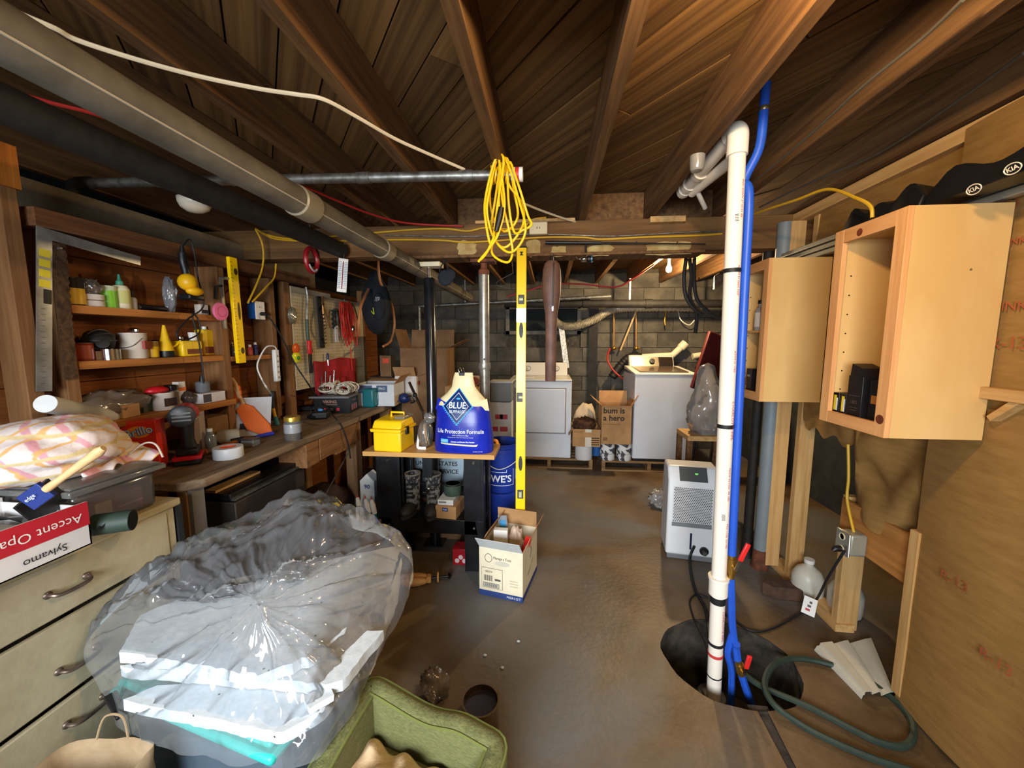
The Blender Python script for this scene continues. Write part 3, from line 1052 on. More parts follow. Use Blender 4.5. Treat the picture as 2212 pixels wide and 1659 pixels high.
# red lettering running up the pipe
def pipetext(s, py_, sz, m, ang=-62):
    zz = at(1560, py_, Y=PY).z
    f = (zz - pb.z) / L_.z
    a = R(ang)
    nrm_ = V((math.cos(a), math.sin(a), 0))
    o = along(f) + nrm_ * .0302
    text(s, sz, m, fr(o, -L_.normalized(), nrm_.cross(-L_.normalized())), t, sx=1.15)
pipetext('CHARLOTTE PIPE', 905, .018, m_redprint)
for k, s_ in enumerate(('PVC-DWV 2" SCH 40', 'ASTM D 2665 NSF', 'ASTM D 1785', 'MADE IN USA  PR 280', 'PVC 1120  D1785')):
    pipetext(s_, 440 + k * 170 if k < 3 else 1040 + (k - 3) * 110, .013, m_redprint, -66)
pipetext('CHARLOTTE PIPE', 1345, .016, m_redprint)
for py_ in (480, 1110):
    pipetext('IIIII', py_, .02, m_blk, -100)
# elbow at top and run along the ceiling
e0 = L_
hor = smooth([e0 + V((0, 0, -.02)), e0 + V((0, .002, .015)), e0 + V((0, .02, .035)), e0 + V((0, .06, .04))], 5)
MB().tube(hor, .037, 20).build('elbow', m_pvc, t)
MB().cyl(e0 + V((0, 0, -.06)), e0 + V((0, 0, -.015)), .037, 24).build('elbow_socket', m_pvc, t)
hend = .62
MB().cyl(e0 + V((0, .05, .04)), e0 + V((0, hend, .03)), .03, 20).build('ceiling_run', m_pvc, t)
for f in (.36, .50, .57):
    MB().cyl(e0 + V((0, f, .034)), e0 + V((0, f + .035, .034)), .037, 20).build('coupling', m_pvc, t)
MB().cyl(e0 + V((.07, .12, .005)), e0 + V((.03, .56, .01)), .025, 16).build('return_run', m_pvc, t)
MB().cyl(e0 + V((.03, .5, -.0)), e0 + V((.12, .62, -.05)), .012, 10).build('small_drain', m_white, t)

bx = .043
hb = [at(1655, 180, Y=1.62), at(1650, 235, Y=1.62), at(1640, 320, Y=1.63), at(1608, 390, Y=1.65)]
def beside(py_, dx=.048):
    zz = at(1560, py_, Y=PY).z
    f = (zz - pb.z) / L_.z
    return pb + L_ * f + V((dx, -.004, 0))
hb += [beside(430), beside(600), beside(800), beside(1000), beside(1195)]
t = thing('blue_hose', 'long blue hose strapped along the white PVC pipe', 'hose', hb[0])
sm = smooth([q - hb[0] for q in hb], 6)
MB().tube(sm, .0165, 14).build('hose_body', m_blue, t)
for q in (at(1650, 235, Y=1.62), at(1606, 400, Y=1.65)):
    MB().ball(q - hb[0], .019, 10).build('clamp', mat('clamp_brass', (150, 130, 90), .4, .8), t)
m_brass = mat('valve_brass', (176, 136, 60), .35, .9)
def valve(label, top, bot, r, red_dir):
    t = thing('ball_valve', label, 'valve', bot)
    d = top - bot
    MB().tube([d * 0, d * .2, d * .22, d * .78, d * .8, d], [r, r, r * 1.35, r * 1.35, r, r], 12).build('body', m_brass, t)
    MB().cyl(d * .5, d * .5 + V((0, -.035, 0)), .008, 8).build('stem', m_brass, t)
    q = d * .5 + V((.0, -.036, 0))
    MB().bar(q, q + red_dir * .4, .012, .006, (0, 1, 0)).build('lever', m_chrome, t)
    MB().bar(q + red_dir * .35, q + red_dir, .02, .012, (0, 1, 0)).build('grip', mat('red_grip', (214, 38, 34), .4), t, bevel=.004)
    return t
v0, v1 = beside(1195) + V((0, 0, .01)), beside(1245) - V((-.0, 0, 0))
valve('brass valve with a red lever low on the blue hose', v0, v1, .014, V((.045, 0, .12)))
h2 = [v1, beside(1290, .055), beside(1340, .062), beside(1380, .075)]
wire('lower_hose', 'short blue hose below the upper red valve', h2, .0165, m_blue, 'hose', group='blue hoses in the sump')
e1 = h2[-1]
low1 = [e1 + V((-.01, 0, .03)), at(1572, 1410, Y=1.66), at(1580, 1450, Y=1.67), at(1578, 1535, Y=1.68)]
low1[-1].z = min(low1[-1].z, -.05)
wire('lower_hose', 'left blue hose dropping into the sump pit', low1, .0145, m_blue, 'hose', group='blue hoses in the sump')
low2 = [e1 + V((.0, -.02, .0)), at(1590, 1400, Y=1.64), at(1594, 1430, Y=1.64)]
wire('lower_hose', 'middle blue hose between the two red valves', low2, .0165, m_blue, 'hose', group='blue hoses in the sump')
va, vb = at(1595, 1428, Y=1.63), at(1602, 1458, Y=1.63)
valve('brass valve with a red lever just above the sump pit', va, vb, .014, V((.012, -.01, .1)))
low3 = [vb, at(1612, 1490, Y=1.63), at(1632, 1545, Y=1.65)]
wire('lower_hose', 'right blue hose ending at the front of the sump pit', low3, .0155, m_blue, 'hose', group='blue hoses in the sump')
# pump in the pit
t = thing('sump_pump', 'dark sump pump down in the floor pit', 'pump', (.79, 1.75, -.385))
MB().lathe([(.075, 0), (.085, .02), (.085, .16), (.06, .2), (.02, .21)], n=20).build('body', mat('pump_grey', (70, 74, 78), .5), t)
MB().tube([(.0, 0, .2), (.0, 0, .23), (.03, 0, .23), (.03, 0, .2)], .008, 8).build('handle', m_rubber, t)

# green garden hose coiled over the pit
m_ghose = mat('green_hose', (46, 62, 52), .5, 0, (34, 48, 42), 12)
gp = [(1590, 1440), (1640, 1480), (1750, 1528), (1850, 1580), (1905, 1605), (1950, 1612), (1972, 1592), (1968, 1555), (1930, 1510), (1860, 1462), (1790, 1434), (1720, 1422), (1672, 1436), (1652, 1475), (1670, 1520), (1730, 1565), (1800, 1602), (1890, 1640), (1960, 1662), (2060, 1700)]
pts = []
for i, (x, y) in enumerate(gp):
    zz = .012
    if i < 2: zz = -.02 + .02 * i
    if 12 <= i <= 14: zz = .03
    pts.append(at(x, y, Z=zz))
wire('garden_hose', 'dark green garden hose looped on the floor across the sump pit', pts, .0125, m_ghose, 'hose')

# white corrugated trim lying on the floor
q = [at(1760, 1393, Z=.03), at(1882, 1378, Z=.03), at(1930, 1494, Z=.03), at(1862, 1502, Z=.02)]
t = thing('vinyl_siding', 'short piece of white ribbed siding lying on the floor by the wall', 'siding', (q[0] + q[2]) / 2)
o = (q[0] + q[2]) / 2
b = MB()
prof = [(0, 0), (.04, .02), (.08, .02), (.1, .034), (.3, .034), (.32, .02), (.52, .03), (.58, .03), (.62, .012), (.9, .026), (1, .026)]
vs = []
for u, h in prof:
    for e in (0, 1):
        base = (q[0].lerp(q[1], u) if e == 0 else q[3].lerp(q[2], u)) - o
        vs.append((base.x, base.y, h - o.z + .001))
        vs.append((base.x, base.y, h - o.z + .004))
n = len(prof)
fs = []
for i in range(n - 1):
    A, B = i * 4, (i + 1) * 4
    fs += [(A, B, B + 2, A + 2), (A + 1, A + 3, B + 3, B + 1), (A, A + 1, B + 1, B), (A + 2, B + 2, B + 3, A + 3)]
fs += [(0, 2, 3, 1), ((n - 1) * 4, (n - 1) * 4 + 1, (n - 1) * 4 + 3, (n - 1) * 4 + 2)]
b.add(vs, fs)
b.build('panel', mat('siding_white', (196, 192, 176), .4), t)

# brown stone, cord tag, jugs
p = at(1690, 1285, Z=0)
b = MB()
b.prism([(-.12, -.02), (-.07, -.06), (.10, -.05), (.13, -.01), (.08, .05), (-.08, .045)], .075)
o = b.build('brick_block', mat('brown_stone', (84, 60, 44), .9, 0, (60, 42, 32), 18, bump=.4), loc=p, bevel=.008, rotz=R(-8))
tag(o, 'brown six sided block lying on the concrete by the bare studs', 'block')
for k, (px, py) in enumerate(((1770, 1330), (1860, 1372))):
    p = at(px, py, Z=0)
    t = thing('plastic_jug', ['white plastic jug lying behind the brown block', 'white plastic jug behind the short stud'][k], 'jug', p + V((.03, .16, .0)))
    MB().lathe([(.03, 0), (.075, .015), (.08, .05), (.08, .13), (.06, .17), (.022, .2), (.022, .215)], n=18).build('body', mat('milky_plastic', (190, 186, 172), .4), t)
    MB().lathe([(.026, .215), (.026, .235)], n=12).build('cap', m_white, t)

# junction box with plug, and dehumidifier cord
m_box = mat('grey_box', (158, 156, 140), .4, .4)
p = at(1842, 1172, X=WR - .03)
t = thing('outlet_box', 'grey weatherproof outlet box on the plywood board', 'outlet', p)
MB().box((0, 0, 0), (.075, .075, .105)).build('body', m_box, t, bevel=.01)
MB().box((-.042, 0.0, 0), (.012, .083, .113)).build('cover', mat('steel_cover', (170, 168, 158), .3, .8), t, bevel=.006)
for z in (-.03, .03):
    MB().lathe([(.017, 0), (.017, .003), (.014, .003), (.014, 0)], M=rotm(0, -90, 0), o=(-.048, .0, z - .002), n=16).build('receptacle', m_cream, t)
MB().tube([(-.05, 0, -.032), (-.075, 0, -.034), (-.085, 0, -.045)], [.015, .014, .008], 10).build('plug', m_blk, t)
wire('cable', 'yellow cable dropping down the wall to the grey outlet box', [at(1832, 960, X=WR - .01), at(1833, 1030, X=WR - .01), at(1830, 1080, X=WR - .015), p + V((0, 0, .05))], .006, m_yeldull)
# dehumidifier
p = at(1484, 1195, Z=0)
m_dh = mat('appliance_silver', (214, 216, 218), .35, subtle=.05)
t = thing('dehumidifier', 'white portable dehumidifier with a perforated grille on the floor', 'dehumidifier', (p.x, p.y + .02, 0), R(-8))
W_, D_, H_ = .315, .24, .645
prf = [(-D_ / 2, .035), (-D_ / 2, H_ - .09), (-D_ / 2 + .06, H_), (D_ / 2 - .03, H_), (D_ / 2, H_ - .03), (D_ / 2, .035)]
MB().prism(prf, W_, fr((-W_ / 2, 0, 0), (0, 1, 0), (0, 0, 1))).build('body', m_dh, t, bevel=.014, seg=3)
MB().b2((-W_ / 2 + .01, -D_ / 2 + .005, .002), (W_ / 2 - .01, D_ / 2 - .005, .04)).build('base', P((110, 112, 114)), t, bevel=.006)
MB().prism([(-D_ / 2, H_ - .085), (-D_ / 2 + .055, H_ - .003), (-D_ / 2 + .052, H_ + .0), (-D_ / 2 - .003, H_ - .083)], W_ * .55, fr((-W_ * .275, 0, 0), (0, 1, 0), (0, 0, 1))).build('control_panel', P((74, 78, 80), .3), t)
gz0, gz1 = .27, .52
MB().b2((-.125, -D_ / 2 - .002, gz0), (.125, -D_ / 2 + .004, gz1)).build('grille', P((206, 208, 210)), t, bevel=.004)
hl = MB()
for i in range(19):
    for j in range(22):
        x = -.115 + i * .0125 + (.00625 if j % 2 else 0)
        z = gz0 + .01 + j * .011
        if x < .118:
            hl.lathe([(.0042, 0), (.0042, .001)], M=rotm(90, 0, 0), o=(x, -D_ / 2 - .0021, z), n=6)
hl.build('grille_holes', P((64, 60, 54), .8), t, kind='stuff')
MB().b2((-.125, -D_ / 2 - .004, gz0 - .03), (.125, -D_ / 2 + .004, gz0)).build('bucket_handle', P((120, 122, 126)), t, bevel=.003)
MB().b2((-.006, -D_ / 2 - .003, .085), (.006, -D_ / 2 + .004, .2)).build('water_gauge', P((26, 30, 60), .2), t)
MB().lathe([(.028, 0), (.028, .015), (.016, .015)], M=rotm(90, 0, 0), o=(.085, -D_ / 2, .085), n=16).build('drain_port', m_blk, t)
MB().lathe([(.015, .0), (.015, .035)], M=rotm(90, 0, 0), o=(.085, -D_ / 2, .08), n=12).build('drain_fitting', m_gal, t)
MB().lathe([(.0, 0), (.012, 0), (.012, .001)], M=rotm(55, 0, 0), o=(.02, -D_ / 2 + .03, H_ - .035), n=8).build('power_light', mat('green_led', (110, 200, 90), .4, emit=.6), t)
pd = at(1500, 1180, Y=p.y - .12)
wire('drain_hose', 'black drain hose from the dehumidifier down to the sump pit', [pd, at(1490, 1210, Y=p.y - .14), at(1500, 1270, Z=.01), at(1525, 1320, Z=.01), at(1535, 1400, Z=.01), at(1545, 1430, Z=-.02)], .009, m_rubber, 'hose')
wire('electric_cable', 'thin black cord looping left of the white PVC pipe into the pit', [at(1530, 1292, Z=.006), at(1505, 1285, Z=.006), at(1490, 1300, Z=.006), at(1500, 1340, Z=.006), at(1522, 1385, Z=.006), at(1530, 1420, Z=.0), at(1535, 1450, Z=-.03)], .005, m_rubber, 'cord')
cpts = [at(1824, 1190, X=WR - .12), at(1790, 1245, X=WR - .1), at(1760, 1300, Z=.05), at(1720, 1330, Z=.008), at(1660, 1360, Z=.006), at(1620, 1362, Z=.006), at(1585, 1340, Z=.006), at(1540, 1310, Z=.006)]
wire('electric_cable', 'dark power cord sagging from the grey outlet box to the sump', cpts, .006, m_rubber, 'cord')
q = at(1748, 1314, Z=.045)
o = MB().prism([(-.045, -.03), (.045, -.03), (.045, .03), (-.045, .03)], .0012, (Matrix.Rotation(R(-32), 4, 'Y') @ Matrix.Rotation(R(55), 4, 'X') @ Matrix.Rotation(R(40), 4, 'Z'))).build('cord_tag', m_white, loc=q + V((0, 0, .012)))
tag(o, 'white paper warning tag hanging on the power cord', 'tag')
for k in range(3):
    MB().box((-.02 + .02 * k, .005 - .004 * k, .0018), (.012, .02 - .004 * k, .0008), None).build('print_block', P((70, 60, 60)) if k else P((170, 40, 40)), o)
for c in o.children:
    me = c.data
    mm = (Matrix.Rotation(R(-32), 4, 'Y') @ Matrix.Rotation(R(55), 4, 'X') @ Matrix.Rotation(R(40), 4, 'Z'))
    for v in me.vertices: v.co = mm @ v.co
# grey and black pipes beside the studs
for k, (px, py, r, m, lb) in enumerate(((1640, 1225, .042, mat('bluegrey_pipe', (120, 130, 134), .5), 'upright grey drain pipe with rusty foot beside the bare studs'), (1612, 1200, .03, m_iron, 'upright black iron pipe left of the grey drain pipe'))):
    p = at(px, py, Z=0)
    t = thing('standpipe', lb, 'pipe', p, group='upright pipes by the studs')
    MB().cyl((0, 0, .12), (0, 0, 2.2), r, 18).build('riser', m, t)
    MB().lathe([(r + .012, 0), (r + .004, .03), (r + .003, .13)], n=18).build('foot', m_rust if k == 0 else m_iron, t)
# ================================================================== LAUNDRY END
m_encl = mat('enamel_white', (206, 210, 216), .28, subtle=.04)
m_ptop = mat('white_enamel_top', (216, 214, 206), .3, subtle=.05)
m_pal = wood('pallet_wood', (150, 118, 78), (104, 78, 50), 'x', .8, .15)
def pallet(label, x0, x1, y0, y1):
    t = thing('pallet', label, 'pallet', (x0, y0, 0), group='pallets under the machines')
    W_, D_ = x1 - x0, y1 - y0
    for k in range(7):
        y = k * (D_ - .09) / 6
        MB().b2((0, y, .102), (W_, y + .09, .12)).build('deck_board', m_pal, t)
    for k in range(3):
        y = k * (D_ - .09) / 2
        MB().b2((0, y, 0), (W_, y + .09, .018)).build('bottom_board', m_pal, t)
    for k in range(3):
        x = k * (W_ - .04) / 2
        MB().b2((x, 0, .018), (x + .04, D_, .102)).build('stringer', m_pal, t)
LY = 4.45
pallet('wooden pallet under the dryer', -.5, at(1280, 1000, Y=LY - .03).x, LY - .03, LY + .8)
pallet('wooden pallet under the washing machine and the paint cans', at(1300, 1000, Y=LY - .06).x, at(1502, 1000, Y=LY - .06).x + .03, LY - .06, LY + .75)
# dryer
xa, xb = at(1101, 900, Y=LY).x, at(1234, 900, Y=LY).x
W_ = xb - xa
t = thing('dryer', 'white front loading dryer behind the yellow level', 'dryer', ((xa + xb) / 2, LY, .12))
H_ = .93
MB().b2((-W_ / 2, 0, .0), (W_ / 2, .68, H_ - .025)).build('cabinet', m_encl, t, bevel=.008)
MB().b2((-W_ / 2 - .002, -.008, H_ - .022), (W_ / 2 + .002, .68, H_)).build('top_panel', m_ptop, t, bevel=.008)
dw, dz0, dz1 = W_ * .40, .30, .82
MB().b2((-dw - .012, -.006, dz0 - .01), (dw + .012, .004, dz1 + .012)).build('door_seam', P((120, 122, 126)), t, bevel=.03, seg=4)
MB().b2((-dw, -.014, dz0), (dw, .006, dz1)).build('door', m_encl, t, bevel=.012, seg=3)
prf = [(.50, H_), (.66, H_), (.66, H_ + .16), (.60, H_ + .16)]
MB().prism(prf, W_ * .92, fr((-W_ * .46, 0, 0), (0, 1, 0), (0, 0, 1))).build('console', m_ptop, t, bevel=.01)
for x in (-.18, .19):
    o_ = V((x, .545, H_ + .085))
    MB().lathe([(.032, 0), (.03, .012), (.018, .014), (.016, .028), (0, .028)], M=rotm(58, 0, 0), o=o_, n=18).build('knob', P((196, 194, 188), .3), t)
    MB().tube([o_ + rotm(58, 0, 0) @ V((.038 * math.cos(a * .4), .038 * math.sin(a * .4), .002)) for a in range(16)], .0025, 5, closed=True).build('knob_ring', P((80, 80, 80)), t)
MB().box((.19, .523, H_ + .03), (.06, .002, .006)).build('label_strip', P((110, 110, 110)), t)
MB().b2((-.3, .1, H_), (-.08, .2, H_ + .012)).build('lint_lid', m_ptop, t, bevel=.004)
# washer
y = 4.40
xa, xb = at(1369, 900, Y=y).x, at(1500, 900, Y=y).x
W_ = xb - xa; H_ = 1.02
t = thing('washing_machine', 'white top loading washing machine with a silver control panel', 'washing machine', ((xa + xb) / 2, y, .12))
MB().b2((-W_ / 2, 0, .03), (W_ / 2, .7, H_ - .03)).build('cabinet', m_encl, t, bevel=.012)
MB().b2((-W_ / 2 + .02, .02, 0), (W_ / 2 - .02, .68, .04)).build('plinth', m_blk, t)
prf = [(-.005, H_ - .03), (.64, H_ - .0), (.64, H_ + .04), (-.005, H_ - .005)]
MB().prism(prf, W_ + .01, fr((-W_ / 2 - .005, 0, 0), (0, 1, 0), (0, 0, 1))).build('top_rim', m_ptop, t, bevel=.008)
prf = [(.05, H_ + .002), (.57, H_ + .028), (.57, H_ + .038), (.05, H_ + .012)]
MB().prism(prf, W_ * .8, fr((-W_ * .4, 0, 0), (0, 1, 0), (0, 0, 1))).build('lid', P((92, 78, 66), .15), t, bevel=.003)
prf = [(.58, H_), (.72, H_), (.72, H_ + .17), (.66, H_ + .17)]
MB().prism(prf, W_ * .84, fr((-W_ * .42, 0, 0), (0, 1, 0), (0, 0, 1))).build('console_back', P((206, 200, 190), .25), t, bevel=.02, seg=3)
prf2 = [(.57, H_ + .03), (.58, H_ + .03), (.645, H_ + .15), (.635, H_ + .15)]
MB().prism(prf2, W_ * .76, fr((-W_ * .38, 0, 0), (0, 1, 0), (0, 0, 1))).build('console_face', mat('silver_panel', (150, 140, 120), .3, .7), t)
MB().lathe([(.034, 0), (.032, .02), (0, .022)], M=rotm(60, 0, 0), o=(.0, .6, H_ + .095), n=18).build('knob', m_blk, t)
MB().prism([(.571, H_ + .05), (.626, H_ + .145), (.622, H_ + .147), (.567, H_ + .052)], .17, fr((.08, -.004, 0), (0, 1, 0), (0, 0, 1))).build('display', P((36, 28, 24), .2), t)
# cardboard helpers
m_card = mat('cardboard', (178, 136, 88), .8, 0, (158, 116, 72), 6)
m_carddk = mat('cardboard_dark', (134, 100, 66), .85, 0, (112, 80, 50), 6)
def open_box(name, label, loc, d, m, rz=0, flaps=((0, 35), (1, 60), (2, 20), (3, 50)), fl=None, group=None, th=.004, minside=None, cat='box', botlevel=.0):
    """open carton; flaps: (side, degrees outward from upright) sides: 0 front(-y) 1 right(+x) 2 back 3 left"""
    t = thing(name, label, cat, loc, rz, group)
    x, y, z = d[0] / 2, d[1] / 2, d[2]
    mi = minside or m
    b = MB()
    b.b2((-x, -y, 0), (x, -y + th, z)).b2((-x, y - th, 0), (x, y, z)).b2((-x, -y + th, 0), (-x + th, y - th, z)).b2((x - th, -y + th, 0), (x, y - th, z)).b2((-x + th, -y + th, 0), (x - th, y - th, th))
    b.build('carton', m, t)
    L0 = fl if fl else min(x, y)
    for s_, a in flaps:
        a = R(a)
        if s_ in (0, 2):
            sg = -1 if s_ == 0 else 1
            o_ = V((0, sg * (y - th / 2), z)); u_ = V((1, 0, 0)); wd = 2 * x - .004; out = V((0, sg, 0))
        else:
            sg = 1 if s_ == 1 else -1
            o_ = V((sg * (x - th / 2), 0, z)); u_ = V((0, 1, 0)); wd = 2 * y - .004; out = V((sg, 0, 0))
        dr = V((0, 0, 1)) * math.cos(a) + out * math.sin(a)
        nn = u_.cross(dr)
        f = MB()
        f.T = Matrix((u_, dr, nn)).transposed().to_4x4(); f.T.translation = o_
        f.box((0, L0 / 2, 0), (wd, L0, th * .8))
        f.build('flap', mi, t)
    return t
# boxes and cans on the pallet between the machines
p = at(1334, 955, Y=4.32)
hb_ = open_box('cardboard_box', 'open cardboard box printed a hero standing on paint cans', (p.x - .012, 4.50, .325), (.33, .28, .44), m_card, 0, ((0, 80), (1, 30), (2, 10), (3, 50)))
m_ink = mat('black_ink', (34, 26, 22), .7)
text('a hero', .09, m_ink, fr((-.03, -.141, .30)), hb_, bold=.002)
text('bum is', .09, m_ink, fr((-.03, -.141, .385)), hb_, bold=.002)
MB().box((-.12, -.141, .06), (.05, .001, .04)).build('print_block', m_carddk, hb_)
MB().box((-.05, -.141, .23), (.2, .001, .006)).build('print_line', m_carddk, hb_)
p = at(1269, 957, Y=4.3)
sb = open_box('cardboard_box', 'smaller cardboard box with brown fur spilling out beside the dryer', (p.x - .01, 4.46, .3), (.31, .28, .2), m_card, 0, ((0, 176), (3, 150), (2, 90)), fl=.09)
MB().box((.02, -.1415, .1), (.07, .001, .2)).build('tape_strip', P((206, 196, 176)), sb)
MB().box((-.09, -.1415, .155), (.1, .001, .035)).build('print_block', m_carddk, sb)
for k in range(4):
    MB().box((.1, -.1415, .1 - .025 * k), (.09, .001, .009)).build('print_line', m_ink, sb)
def blob(name, label, cat, loc, r, m, amp=.25, sc=8, n=28, seed=0., flatz=None, parent=None, part=None):
    b = MB().ball((0, 0, 0), 1, n)
    vs = []
    for v in b.v:
        v = V(v)
        f = 1 + amp * nz(v * sc * .25, 1, seed) + amp * .5 * nz(v * sc * .6, 1, seed + 3)
        q = V((v.x * r[0], v.y * r[1], v.z * r[2])) * f
        if flatz is not None and q.z < flatz: q.z = flatz
        vs.append(tuple(q))
    b.v = vs
    if parent is not None:
        o = b.build(part, m, parent, ang=75)
        o.location = loc
        return o
    o = b.build(name, m, loc=loc, ang=75)
    return tag(o, label, cat)
blob('fur_throw', 'dark brown fur throw bulging out of the smaller cardboard box', 'throw', (p.x - .03, 4.45, .53), (.13, .1, .085), mat('brown_fur', (84, 50, 26), .9, 0, (44, 24, 14), 26, bump=.8), .35, 16)
blob('white_sack', 'pale cloth sack behind the cardboard boxes between the machines', 'sack', (p.x + .02, 4.82, .42), (.15, .12, .30), mat('pale_sack', (200, 180, 150), .8), .2, 6)
def can(name, label, loc, r, h, m, lid=None, group=None, cat='paint can', bail=False, wrap=None, n=20, wz=(.12, .88)):
    t = thing(name, label, cat, loc, 0, group)
    MB().lathe([(r * .98, 0), (r, .004), (r, h - .006), (r * 1.03, h - .004), (r * 1.03, h)], n=n).build('body', m, t)
    if wrap:
        MB().lathe([(r * 1.006, h * wz[0]), (r * 1.006, h * wz[1])], n=n).build('label_wrap', wrap, t)
    MB().lathe([(0, h - .006), (r * .86, h - .006), (r * .9, h + .002), (r * .96, h + .002), (r * .96, h - .004)], n=n).build('lid', lid or m_gal, t)
    if bail:
        MB().tube(smooth([(-r * 1.02, -.0, h * .8), (-r * .8, -r * .75, h * .5), (0, -r * 1.08, h * .42), (r * .8, -r * .75, h * .5), (r * 1.02, 0, h * .8)], 5), .0018, 5).build('bail_handle', m_gal, t)
    return t
m_splat = mat('splashed_white', (216, 214, 210), .5, 0, (60, 62, 70), 14, lo=.47, hi=.52)
for k, (px, w_, m, lb) in enumerate(((1262, .1, P((206, 206, 204)), 'white plastic tub on the pallet beside the dryer'), (1294, .06, P((40, 90, 150)), 'small blue can between the white tub and the paint cans'), (1314, .085, m_splat, 'paint splashed can under the left side of the hero box'), (1350, .085, m_splat, 'paint splashed can beside the washing machine'))):
    q = at(px, 985, Y=4.38)
    can('paint_can', lb, (q.x, 4.47 if k != 1 else 4.62, .12), w_ * 1.0, (.165, .15, .19, .19)[k], m, m_gal, 'cans between the machines', bail=k > 1)

# silver ducts, drain pipes on far wall
m_foil = mat('foil_duct', (200, 194, 178), .35, .45, (150, 142, 124), 30, bump=.3)
yy = 5.2
pts = smooth([at(1195, 690, Y=yy), at(1215, 704, Y=yy), at(1245, 704, Y=yy), at(1285, 690, Y=yy), at(1326, 668, Y=yy), at(1400, 664, Y=yy), at(1500, 664, Y=yy)], 26)
rs = [.052 + (.006 if i % 2 else -.006) for i in range(len(pts))]
o = MB().tube([q - pts[0] for q in pts], rs, 14).build('flexible_duct', m_foil, loc=pts[0], ang=80)
duct_o, duct_p = tag(o, 'silver flexible dryer duct curving along the far wall', 'duct'), V(pts[0])
pts = [at(1212, 702, Y=5.2), at(1217, 750, Y=5.2), at(1224, 795, Y=5.2)]
MB().bar(V((0, 0, 0)), pts[2] - pts[0], .07, .02, (0, 1, 0)).build('foil_drop', m_foil, duct_o, loc=pts[0] - duct_p)
wx = [at(1090, 656, Y=5.0), at(1590, 656, Y=5.0)]
t = thing('iron_pipe', 'black iron pipe running across above the washing machine', 'pipe', wx[0])
MB().cyl((0, 0, 0), wx[1] - wx[0], .05, 16).build('pipe_run', m_iron, t)
for k in (.35, .62):
    MB().cyl((wx[1] - wx[0]) * k, (wx[1] - wx[0]) * (k + .03), .058, 16).build('hub', m_iron, t)
    q_ = (wx[1] - wx[0]) * (k + .2)
    MB().b2((q_.x, -.005, q_.z + .045), (q_.x + .02, .005, ZJ - wx[0].z)).build('strap_hanger', m_gal, t)
wx = [at(905, 662, Y=4.9), at(1320, 640, Y=4.9)]
t = thing('galvanised_pipe', 'thin grey pipe across the far end above the dryer', 'pipe', wx[0])
MB().cyl((0, 0, 0), wx[1] - wx[0], .022, 12).build('pipe_run', m_gal, t)
MB().cyl((0, 0, 0), (0, 0, -.45), .02, 10).build('drop', m_gal, t)
MB().b2((.6, -.004, .03), (.615, .004, ZJ - wx[0].z)).build('strap_hanger', m_gal, t)
t = thing('drain_pipe', 'cream PVC drain pipe with angled end above the washing machine', 'pipe', at(1385, 772, Y=5.3))
o_ = at(1385, 772, Y=5.3)
m_pvcy = mat('cream_pvc', (226, 214, 182), .4)
MB().tube([V((0, 0, 0)), at(1452, 768, Y=5.3) - o_, at(1480, 742, Y=5.3) - o_], .045, 14).build('pipe_run', m_pvcy, t)
MB().cyl(at(1470, 752, Y=5.3) - o_, at(1481, 741, Y=5.3) - o_, .055, 14).build('coupling', m_pvcy, t)
MB().cyl((.2, .03, 0), (.2, .15, 0), .02, 10).build('wall_bracket', m_gal, t)
bp = smooth([V((0, 0, 0)), at(1360, 772, Y=5.3) - o_, at(1340, 790, Y=5.3) - o_, at(1322, 815, Y=5.28) - o_], 8)
MB().tube(bp, [.05 + (.008 if i % 2 else 0) for i in range(len(bp))], 14).build('rubber_coupling', m_rubber, t)
o_ = at(1496, 770, Y=5.2)
t = thing('drain_pipe', 'second cream PVC pipe sloping up beside the white riser', 'pipe', o_)
MB().tube([V((0, 0, 0)), at(1520, 766, Y=5.2) - o_, at(1556, 733, Y=5.2) - o_], .04, 14).build('pipe_run', m_pvcy, t)
MB().cyl((.1, .02, .02), (.1, .25, .02), .02, 10).build('wall_bracket', m_gal, t)
wire('supply_hose', 'red supply hose drooping behind the washing machine', [at(1318, 752, Y=5.2), at(1312, 775, Y=5.2), at(1325, 800, Y=5.15), at(1350, 822, Y=5.1)], .011, m_red, 'hose')
for k, (x, y0_, y1_, m) in enumerate(((1374, 672, 752, 'copper'), (1326, 668, 752, 'copper'))):
    a, c = at(x, y0_, Y=5.36), at(x, y1_, Y=5.36)
    t = thing('copper_pipe', ['upright copper pipe right of the loose one on the far wall', 'left upright copper pipe on the far wall'][k], 'pipe', c, group='copper pipes on the far wall')
    MB().cyl((0, 0, 0), a - c, .014, 10).build('riser', mat('copper', (166, 120, 70), .35, .8), t)
    MB().ball((0, 0, 0), .03, 8).tube([(0, 0, 0), (.05, -.02, .0)], .012, 8).build('tap', m_brass, t)
a, c = at(1340, 757, Y=5.34), at(1376, 668, Y=5.34)
tag(MB().cyl((0, 0, 0), c - a, .012, 8).build('leaning_rod', mat('pale_rod', (190, 160, 110), .5), loc=a), 'pale rod leaning across the far block wall', 'rod')
for k, (x, y0_) in enumerate(((1440, 668), (1478, 668))):
    wire('wire', ['short yellow wire dangling on the far wall', 'white wire drooping in a loop on the far wall'][k], [at(x, 665, Y=5.435), at(x - 4, 690, Y=5.3), at(x - 3, 702, Y=5.3)] if k == 0 else [at(1465, 668, Y=5.435), at(1470, 690, Y=5.3), at(1488, 702, Y=5.3), at(1500, 692, Y=5.3)], .007, m_yeldull if k == 0 else m_white, 'wire')
# dark vertical conduit and stain column on the far wall
a = at(1283, 665, Y=5.4)
tag(MB().b2((-.06, -.03, .55), (.06, 0, a.z)).build('duct_box', m_iron, loc=(a.x, 5.43, 0)), 'dark upright duct on the far wall behind the dryer', 'duct')
